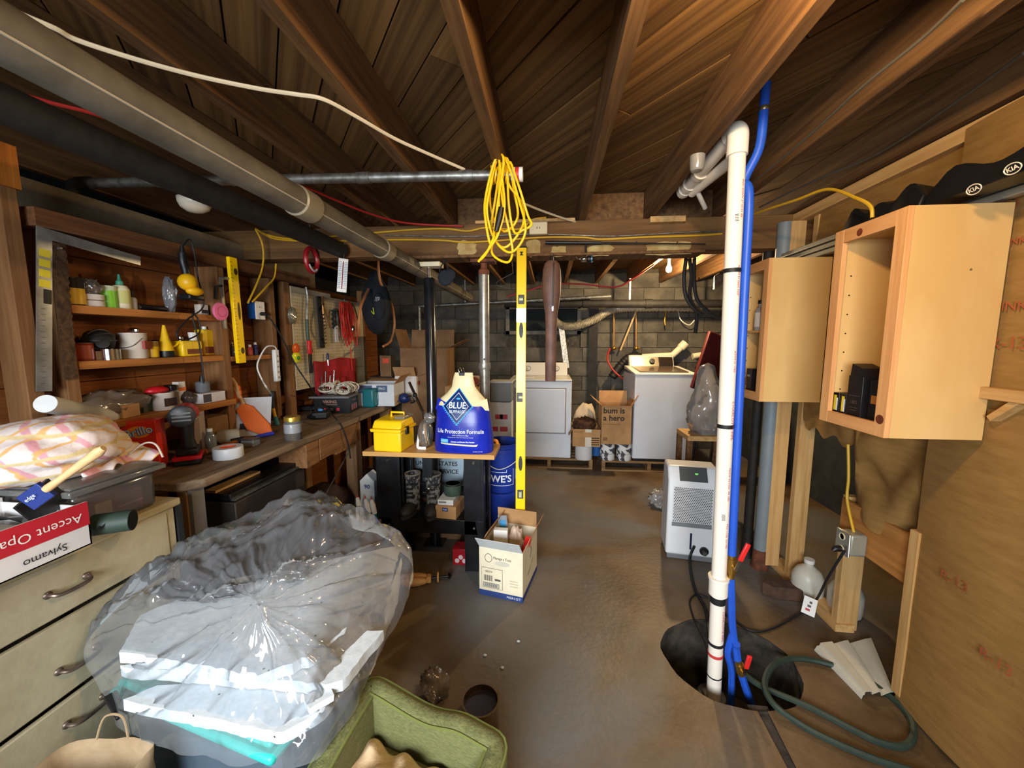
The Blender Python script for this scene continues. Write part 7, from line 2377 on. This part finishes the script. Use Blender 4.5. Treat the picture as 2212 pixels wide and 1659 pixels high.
# grey bin in the carton
t = thing('grey_tray', 'grey plastic tray lying in the paper carton', 'tray', (fx - .15, .70, DZ + .12))
b = MB()
b.prism([(-.12, -.2), (.1, -.2), (.1, .17), (.0, .24), (-.12, .24)], .06, None, -.1)
b.build('body', P((150, 142, 124), .6), t, bevel=.012)
b = MB()
pts = [(-.125, -.205, -.03), (.105, -.205, -.03), (.105, .175, -.03), (.0, .245, -.03), (-.125, .245, -.03)]
b.tube(pts, .012, 8, closed=True); b.build('rim', P((60, 62, 62), .5), t)
# green rolled mat
a, c = at(196, 1122, Y=1.2), at(264, 1120, Y=1.27)
c = V((-1.355, 1.075, .925)); a = V((-1.44, 1.03, .925))
t = thing('rolled_mat', 'dark green rolled mat sticking out over the dresser front', 'mat', (a.x, a.y, DZ + .035))
d = V((c.x - a.x, c.y - a.y, .0))
MB().cyl((0, 0, 0), d, .033, 22).build('roll', P((40, 56, 46), .6), t)
MB().cyl(d * .999, d * 1.004, .03, 20).build('end', P((16, 20, 18)), t)
# things at the left edge
t = thing('storage_bag', 'dark blue printed bag at the far left edge on the dresser', 'bag', (-1.86, .86, DZ + .0006))
MB().box((0, 0, .08), (.24, .22, .16)).build('lower_pack', P((120, 120, 150), .5), t, bevel=.02)
MB().box((0, .0, .2), (.25, .23, .07)).build('blue_pack', P((24, 34, 84), .4), t, bevel=.02)
blob('x', 'x', 'x', (.1, .12, .16), (.05, .06, .12), film('clear_film_e', (170, 165, 160), .6, .15, .9, 16), .35, 8, parent=t, part='clear_wrap')
o = MB().box((0, 0, .0), (.12, .07, .03)).build('sanding_block', P((150, 186, 196)), loc=at(36, 1045, Z=DZ + .11), bevel=.008)
tag(o, 'pale blue sponge lying beside the paint brush', 'sponge')
o = MB().bar((0, 0, 0), (-.02, .09, .05), .09, .008, (1, 0, 0)).build('rubber_sheet', m_blk, loc=(-1.47, .90, DZ + .12))
tag(o, 'black plastic flap between paper carton and clear tub', 'flap')

# ---- teal tote with foam boards under clear film
TC = V((-.962, 1.14, 0)); TA = R(-12)
t = thing('storage_tote', 'large grey tote with a teal lid on the floor in front of the dresser', 'tote', TC, TA)
m_teal = mat('teal_lid', (44, 178, 168), .4)
m_gry = mat('tote_grey', (78, 92, 104), .45)
b = MB(); b.T = None
b.prism([(-.34, -.22), (.26, -.22), (.26, .21), (-.34, .21)], .37, None, .0)
b.build('body', m_gry, t, bevel=.03, seg=3)
MB().b2((-.375, -.255, .37), (.30, .245, .40)).b2((-.36, -.24, .40), (.285, .23, .425)).build('lid', m_teal, t, bevel=.012)
MB().box((-.345, -.1, .36), (.03, .12, .05)).build('latch', P((40, 160, 150)), t, bevel=.006)
m_foam = mat('white_foam', (204, 210, 213), .75, 0, (188, 196, 200), 40, bump=.15)
# dark specks stuck to the foam
nt = m_foam.node_tree; b_ = nt.nodes['Principled BSDF']
vo = nt.nodes.new('ShaderNodeTexVoronoi'); vo.inputs['Scale'].default_value = 19
tcn = nt.nodes.new('ShaderNodeTexCoord'); nt.links.new(tcn.outputs['Object'], vo.inputs['Vector'])
cr = nt.nodes.new('ShaderNodeValToRGB'); cr.color_ramp.elements[0].position = .055; cr.color_ramp.elements[1].position = .075
cr.color_ramp.elements[0].color = (1, 1, 1, 1); cr.color_ramp.elements[1].color = (0, 0, 0, 1)
nt.links.new(vo.outputs['Distance'], cr.inputs['Fac'])
mx = nt.nodes.new('ShaderNodeMix'); mx.data_type = 'RGBA'; mx.inputs[7].default_value = lin((52, 52, 54))
src = b_.inputs['Base Color'].links[0].from_socket
nt.links.new(cr.outputs['Color'], mx.inputs[0]); nt.links.new(src, mx.inputs[6]); nt.links.new(mx.outputs[2], b_.inputs['Base Color'])
def foam(label, px, zs, th, jag=.006, seed=0):
    """board from four picture corners on its top face"""
    pts = [at(x, y, Z=z) for (x, y), z in zip(px, zs)]
    c_ = sum(pts, V((0, 0, 0))) / len(pts)
    loop_ = []
    n_ = len(pts)
    for i in range(n_):
        a, b2 = pts[i], pts[(i + 1) % n_]
        k = max(2, int((b2 - a).length / .02))
        for j in range(k):
            q = a.lerp(b2, j / k)
            q += V((nz(q * 40, 1, seed), nz(q * 40, 1, seed + 9), 0)) * jag
            loop_.append(q - c_)
    m_ = len(loop_)
    b = MB()
    vs = [tuple(p_) for p_ in loop_] + [(p_.x + .004 * nz(p_ * 30), p_.y, p_.z - th) for p_ in loop_]
    fs = [tuple(range(m_)), tuple(range(2 * m_ - 1, m_ - 1, -1))] + [(i, (i + 1) % m_, m_ + (i + 1) % m_, m_ + i) for i in range(m_)]
    b.add(vs, fs)
    o = b.build('foam_board', m_foam, loc=c_)
    return tag(o, label, 'foam board', 'foam boards under the clear film')
foam('lowest white foam board sticking out over the teal lid', [(264, 1512), (340, 1480), (760, 1450), (700, 1530), (612, 1583)], [.468] * 5, .036, .004, 1)
foam('second foam board with a broken front edge', [(255, 1440), (420, 1400), (830, 1360), (742, 1470), (706, 1478)], [.507] * 5, .036, .008, 2)
foam('wide topmost foam board with ragged edges under the film', [(262, 1408), (300, 1330), (480, 1255), (862, 1178), (842, 1260), (700, 1404), (560, 1458)], [.548] * 7, .036, .009, 3)
foam('small square foam offcut at the right front of the stack', [(655, 1505), (712, 1478), (722, 1500), (668, 1530)], [.49] * 4, .02, .003, 4)
# slanted board on the right side
o = foam('slanted foam board leaning down the right side of the tote', [(868, 1205), (846, 1262), (704, 1425), (738, 1480), (800, 1440), (858, 1290)], [.535, .53, .51, .43, .41, .43], .03, .006, 5)
# dark plastic and foil among the boards
mb2 = mat('black_film', (52, 54, 58), .18, 0, (24, 25, 28), 6, bump=.9, bscale=16)
def heap(label, px, z, r, m, seed, name='crumpled_sheet'):
    q = at(px[0], px[1], Z=z)
    o = blob(name, label, 'sheet', q, r, m, .5, 12, n=36, seed=seed, flatz=-r[2] * .4)
    return o
heap('crumpled black plastic sheet lying on the foam under the film', (430, 1275), .575, (.15, .045, .035), mb2, 1.)
heap('crumpled silver grey sheet on the foam under the film', (610, 1235), .575, (.11, .05, .03), mat('silver_film', (120, 122, 120), .2, .4, (60, 60, 60), 9, bump=.9, bscale=20), 3.)
# clear film draped over the whole stack
outl = [((182, 1392), .56), ((215, 1320), .63), ((330, 1222), .70), ((430, 1165), .74), ((545, 1118), .77), ((660, 1066), .83), ((735, 1095), .79), ((800, 1122), .74), ((886, 1186), .64), ((866, 1290), .52), ((808, 1395), .46), ((760, 1500), .44), ((690, 1580), .425), ((610, 1612), .42), ((480, 1600), .42), ((360, 1575), .42), ((268, 1548), .42), ((232, 1470), .46)]
op = [at(x, y, Z=z) for (x, y), z in outl]
op = smooth(op, 14, True)
cen = at(560, 1310, Z=.70)
NR = 64
b = MB()
vs = [V((0, 0, 0))]
n_ = len(op)
for i in range(1, NR + 1):
    f = i / NR
    for j, q in enumerate(op):
        p_ = cen.lerp(q, f)
        # a little crown, then soft creases running out from the peak
        p_.z += .03 * math.sin(f * math.pi) * (1 if q.z > .6 else .35)
        a_ = 2 * math.pi * j / n_
        cr_ = abs(nz((math.cos(a_) * 4, math.sin(a_) * 4, f * .9), 1, 3.)) + .5 * abs(nz((math.cos(a_) * 9, math.sin(a_) * 9, f * 1.6), 1, 7.))
        p_.z += (cr_ * .05 - .012) * math.sin(min(1, f * 1.2) * math.pi * .5)
        p_ += V((nz(p_ * 9, 1, 11.), nz(p_ * 9, 1, 13.), nz(p_ * 11, 1, 15.))) * .012
        pw_ = p_ + V((nz(p_ * 5, 1, 21.), nz(p_ * 5, 1, 23.), 0)) * .06
        far_ = 1.15 if q.z > .6 else .5
        for dx_, dy_, s1_, s2_, am_ in ((.8, .6, 11, 1.6, .017), (.35, .94, 13, 1.9, .013), (-.6, .8, 24, 3.5, .006)):
            u_, w_ = pw_.x * dx_ + pw_.y * dy_, -pw_.x * dy_ + pw_.y * dx_
            p_.z += am_ * far_ * (1 - min(1, abs(nz((u_ * s2_, w_ * s1_, p_.z * 2), 1, s1_)) * 3.6)) ** 2
        vs.append(p_ - cen)
fs = [(0, 1 + j, 1 + (j + 1) % n_) for j in range(n_)]
for i in range(NR - 1):
    for j in range(n_):
        A = 1 + i * n_ + j; B = 1 + i * n_ + (j + 1) % n_
        fs.append((A, A + n_, B + n_, B))
# hem hanging below the edge
base = 1 + (NR - 1) * n_
for j, q in enumerate(op):
    hh = .05 + .05 * abs(nz(q * 6, 1, 4.))
    out = (q - cen); out.z = 0; out.normalize()
    vs.append(q - cen + V((0, 0, -hh)) + out * (.004 + .012 * nz(q * 20, 1, 5.)))
hb2 = 1 + NR * n_
for j in range(n_):
    A = base + j; B = base + (j + 1) % n_
    fs.append((A, hb2 + j, hb2 + (j + 1) % n_, B))
b.add(vs, fs)
m_sheet = film('clear_sheet', (238, 240, 244), .83, .08, .4, 22)
o = b.build('plastic_sheet', m_sheet, loc=cen, ang=180)
tag(o, 'clear plastic sheet draped over the foam boards and teal tote', 'plastic sheet')

# ---- green upholstered pet seat
m_green = mat('green_linen', (112, 112, 66), .9, 0, (84, 86, 48), 60, (1, 1, 6), .35, 120)
C0, C1 = at(800, 1470, Z=.36), at(1078, 1600, Z=.33)
AL, AR = at(672, 1660, Z=.36), at(1098, 1700, Z=.33)
dirb = (C1 - C0); dirb.z = 0; dirb.normalize()
dirn = V((dirb.y, -dirb.x, 0))     # towards the camera
o_ = (C0 + C1) / 2; o_.z = 0
t = thing('pet_seat', 'green fabric pet seat with curved sides in the foreground', 'pet bed', o_)
WB = (C1 - C0).xy.length
def shell(u):
    """top edge path round the seat, u 0..1: left arm, back, right arm"""
    arm = .42
    tot = 2 * arm + WB
    s_ = u * tot
    lo_, hi_ = C0 - o_, C1 - o_
    ldir = V((AL - C0)); ldir.z = 0; ldir.normalize()
    if s_ < arm:
        k = 1 - s_ / arm
        p_ = lo_ + ldir * arm * k
        z = .36 - .02 * k - .05 * max(0, k - .4)
    elif s_ < arm + WB:
        k = (s_ - arm) / WB
        p_ = lo_.lerp(hi_, k)
        z = .36 - .035 * k + .02 * math.sin(k * math.pi * 2 + .3) + .012
        z = .365 - .02 * math.sin(k * math.pi) ** 2 + .02 * math.exp(-((k - .72) / .14) ** 2) - .03 * k
    else:
        k = (s_ - arm - WB) / arm
        p_ = hi_ + dirn * arm * k
        z = .335 - .03 * k
    return V((p_.x, p_.y, z))
N_ = 90
cents = [shell(i / N_) for i in range(N_ + 1)]
# round the corners a little
for _ in range(3):
    cents = [cents[0]] + [(cents[i - 1] + cents[i] * 2 + cents[i + 1]) / 4 for i in range(1, N_)] + [cents[-1]]
b = MB()
vs = []; fs = []
K = 10
for i, c_ in enumerate(cents):
    tg = cents[min(i + 1, N_)] - cents[max(i - 1, 0)]; tg.z = 0; tg.normalize()
    nn_ = V((tg.y, -tg.x, 0))
    th_ = .034
    prof = [(-th_, .0), (-th_, c_.z * .5), (-th_, c_.z - .03), (-th_ * .75, c_.z - .01), (-th_ * .3, c_.z), (th_ * .3, c_.z), (th_ * .75, c_.z - .01), (th_, c_.z - .03), (th_ * 1.1, c_.z * .5), (th_, .0)]
    for a_, z in prof:
        vs.append((c_.x + nn_.x * a_, c_.y + nn_.y * a_, z))
for i in range(N_):
    for j in range(K - 1):
        A = i * K + j
        fs.append((A, A + 1, A + K + 1, A + K))
fs += [tuple(range(K)), tuple(N_ * K + j for j in range(K - 1, -1, -1))]
b.add(vs, fs)
b.build('shell', m_green, t, ang=70)
for sd in (-1, 1):
    pp = []
    for i, c_ in enumerate(cents):
        tg = cents[min(i + 1, N_)] - cents[max(i - 1, 0)]; tg.z = 0; tg.normalize()
        nn_ = V((tg.y, -tg.x, 0)) * sd * .03
        pp.append(c_ + nn_ + V((0, 0, -.013)))
    MB().tube(pp, .0045, 6).build('piping', mat('green_piping', (104, 110, 52), .9), t)
fc = (C0 + C1) / 2 - o_ + dirn * .22
fc.z = 0
b = MB().box((fc.x, fc.y, .093), (WB - .05, .42, .186), Matrix.Rotation(math.atan2(dirb.y, dirb.x), 3, 'Z'))
b.build('base', m_green, t, bevel=.02)
q = o_ + fc + V((0, 0, .19))
t2 = thing('blanket', 'cream fleece blanket bunched inside the green pet seat', 'blanket', q, math.atan2(dirb.y, dirb.x))
def bl(u, v):
    x = -.2 + .4 * u; y = -.17 + .33 * v
    e = min(u, 1 - u, v, 1 - v) * 4
    z = .02 + .11 * min(1, e) * (.6 + .5 * nz((x * 7, y * 7, 1))) + .02 * nz((x * 17, y * 15, 3)) + .012 * math.sin(x * 40 + y * 18 + 3 * nz((x * 8, y * 8, 0)))
    return (x, y, max(z, .004))
MB().grid(bl, 50, 40).build('cloth', mat('cream_fleece', (226, 196, 156), .95, 0, (206, 174, 132), 30, bump=.4), t2, ang=85, solid=.008)

# ---- open can, paper bag, bits on the floor
q = at(1038, 1512, Z=.125)
t = thing('paint_can', 'open metal can with dark paint behind the green pet seat', 'paint can', (q.x, q.y, 0.0006))
MB().lathe([(.068, 0), (.07, .004), (.07, .118), (.073, .12), (.073, .126), (.066, .126), (.066, .004), (0, .004)], n=32).build('body', mat('tin_gold', (150, 128, 90), .3, .9), t)
MB().lathe([(0, .0), (.0655, 0), (.0655, .004), (0, .004)], o=(0, 0, .1), n=28).build('paint', P((48, 44, 54), .2), t)
q = at(940, 1478, Z=.06)
blob('crumpled_bag', 'crumpled clear wrapping between pet seat and can', 'bag', q, (.06, .05, .06), film('clear_film_f', (190, 170, 150), .6, .15, 1., 25), .4, 12, flatz=-.059)
q = at(195, 1610, Z=.42)
t = thing('paper_bag', 'open brown paper bag standing before the dresser', 'bag', (-1.215, .77, 0), R(6))
m_pap = mat('kraft_paper', (166, 142, 110), .8, 0, (140, 116, 84), 7, bump=.25, bscale=9)
b = MB()
w0, d0, h0 = .13, .075, .37
n_ = 40
vs = []; fs = []
for i in range(9):
    f = i / 8
    for j in range(n_):
        a_ = 2 * math.pi * j / n_
        c_, s_ = math.cos(a_), math.sin(a_)
        x = w0 * max(-1, min(1, 1.3 * c_)); y = d0 * max(-1, min(1, 1.3 * s_))
        vs.append((x + .012 * f * nz((x * 9, y * 9, f * 3)), y * (1 + .2 * f) + .014 * f * nz((x * 8, y * 8, f * 4), 1, 2.), h0 * f + (.012 * nz((x * 14, y * 14, 0)) if i == 8 else 0)))
for i in range(8):
    for j in range(n_):
        fs.append((i * n_ + j, i * n_ + (j + 1) % n_, (i + 1) * n_ + (j + 1) % n_, (i + 1) * n_ + j))
fs.append(tuple(range(n_)))
b.add(vs, fs); b.build('bag', m_pap, t, ang=60, solid=.0015)
MB().tube(smooth([(-.05, .09, h0), (-.03, .1, h0 + .06), (.02, .1, h0 + .06), (.04, .09, h0)], 5), .003, 6).build('handle', m_pap, t)
a, c = at(238, 1500, Z=.42), at(266, 1546, Z=.40)
tag(MB().bar(V((0, 0, 0)), c - a, .03, .012).build('black_strap', m_blk, loc=a, bevel=.003), 'short black plastic strip at the left corner of the teal lid', 'strip')
for k, (px, py) in enumerate(((1048, 1415), (1085, 1442), (1120, 1385))):
    q = at(px, py, Z=.004)
    tag(MB().ball((0, 0, 0), (.009, .007, .005), 7).build('foam_crumb', m_foam, loc=q), ['small white foam crumb nearest the foam stack', 'small white foam crumb nearest the paint can', 'small white foam crumb on the middle of the floor'][k], 'crumb', 'foam crumbs on the floor')

# ================================================================== a few last small things
q = at(1556, 604, Y=3.3)
t = thing('clamp_lamp', 'metal clamp lamp reflector under the far joists beside the riser', 'lamp', q)
MB().lathe([(.02, .05), (.03, .04), (.075, -.03), (.08, -.035), (.076, -.033), (.027, .036), (.0, .04)], M=rotm(0, -35, 0), n=24).build('reflector', m_gal, t)
MB().tube([(.0, 0, .03), (.04, 0, .09), (.05, 0, ZJ - q.z)], .012, 8).build('clamp', m_iron, t)
wire('tubing', 'red tubing strung under the far joists above the dryer', [at(1095, 641, Y=4.1), at(1140, 628, Y=4.1), at(1190, 614, Y=4.1), at(1260, 614, Y=4.1), at(1330, 620, Y=4.1), at(1370, 600, Y=4.1), V((1.03, 4.1, ZJ - .006))], .009, m_red, 'tubing')
o_ = at(1086, 612, Y=2.9)
o = MB().tube(smooth([at(x, y, Y=2.9) - o_ for x, y in ((1108, 590), (1078, 606), (1072, 614), (1080, 618), (1112, 624))], 4), .003, 5).tube([at(1108, 590, Y=2.9) - o_, V((at(1110, 590, Y=2.9).x - o_.x, -.186, BEAMZ + .03 - o_.z))], .003, 5).build('wire_hanger', m_gal, loc=o_)
tag(o, 'bent wire coat hanger hanging left of the brown case', 'hanger')
q = at(1506, 352, Z=ZJ - .03)
t = thing('plastic_cup', 'translucent plastic cap fixed under the joist beside the PVC run', 'cap', (q.x, q.y, ZJ - .002))
MB().lathe([(.03, 0), (.028, -.05), (.022, -.06), (0, -.062)], n=18).build('cup', film('cup_film', (220, 214, 200), .4, .15, .2, 10), t)
q = at(1066, 952, Z=TZ)
t = thing('hand_saw', 'orange handled hand tool at the right end of the small table', 'saw', (tx1 - .035, TY0 + .22, TZ + .0006))
MB().tube(smooth([(-.05, 0, .02), (-.02, 0, .035), (.015, 0, .035), (.025, 0, .012)], 4), .011, 8).build('handle', P((236, 140, 30)), t)
MB().b2((-.12, -.004, .004), (-.04, .004, .03)).build('blade', m_gal, t)

# ================================================================== small pieces that belong to a part rather than to the whole thing
SUBS = {'wall_cabinet': {'peg_hole': 'side_panel', 'knot': 'stile', 'screw': 'side_panel'},
        'winter_boot': {'laces': 'shaft', 'collar': 'shaft', 'sole': 'toe'},
        'toolbox': {'handle': 'lid', 'clear_bin': 'lid', 'latch': 'tray'},
        'dryer': {'knob': 'console', 'knob_ring': 'console', 'label_strip': 'console', 'lint_lid': 'top_panel'},
        'washing_machine': {'knob': 'console_back', 'display': 'console_back', 'console_face': 'console_back', 'lid': 'top_rim'},
        'dehumidifier': {'grille_holes': 'grille', 'drain_fitting': 'drain_port', 'power_light': 'control_panel'},
        'cordless_tool': {'battery_red': 'battery', 'vent': 'nose_ring', 'rear_cap': 'head'},
        'dog_food_bag': {'label_band': 'label_edge', 'label_line': 'label_edge', 'label_field': 'label_edge', 'buffalo_mark': 'label_edge', 'label_beads': 'label_edge', 'clip_wire': 'binder_clip', 'lettering': 'body', 'adult_panel': 'body', 'ribbon': 'body'},
        'spirit_level': {'vial': 'vial_frame', 'logo_mark': 'body', 'bare_patch': 'body', 'hand_hole': 'body', 'opening': 'body', 'ruler_marks': 'body'},
        'wine_carton': {'barcode_bar': 'carton', 'code_panel': 'code_frame', 'label_panel': 'label_frame', 'lettering': 'carton', 'print_line': 'carton', 'print_block': 'carton', 'ring_mark': 'carton', 'sketch_patch': 'carton', 'figure_mark': 'carton'},
        'discharge_pipe': {'lettering': 'riser', 'tape_band': 'riser', 'red_band': 'riser'},
        'bucket': {'lettering': 'body', 'label_outline': 'body', 'barcode_label': 'body'},
        'postal_tub': {'lettering': 'body', 'stud_boss': 'rim'},
        'fishing_rod': {'spool': 'reel_body', 'spool_rim': 'reel_body', 'crank': 'reel_body', 'reel_foot': 'reel_body'},
        'roof_rack': {'badge_plate': 'rack_foot', 'badge_ring': 'rack_foot', 'lettering': 'rack_foot'},
        'outlet_box': {'slot': 'plate', 'receptacle': 'cover', 'plug': 'cover'},
        'paper_carton': {'lettering': 'red_band', 'logo_mark': 'carton'},
        'framing_square': {'yellow_sticker': 'blade', 'dark_sticker': 'blade', 'scale_mark': 'blade'},
        'shoe_box': {'lettering': 'label_plate'}, 'storage_tote': {'latch': 'lid'}, 'backpack': {'zip_tag': 'front_pocket', 'logo_stroke': 'front_pocket'},
        'footwear_carton': {'lettering': 'carton', 'print_line': 'carton', 'print_figure': 'carton'}, 'ball_valve': {'grip': 'lever'}}
bn = lambda o: o.name.split('.')[0]
for t in [o for o in C.objects if o.parent is None and bn(o) in SUBS]:
    rule = SUBS[bn(t)]
    kids = list(t.children)
    for k in kids:
        tgt = rule.get(bn(k))
        if not tgt:
            continue
        for s_ in kids:
            if bn(s_) == tgt and s_ is not k and s_.matrix_basis == Matrix.Identity(4):
                k.parent = s_
                break
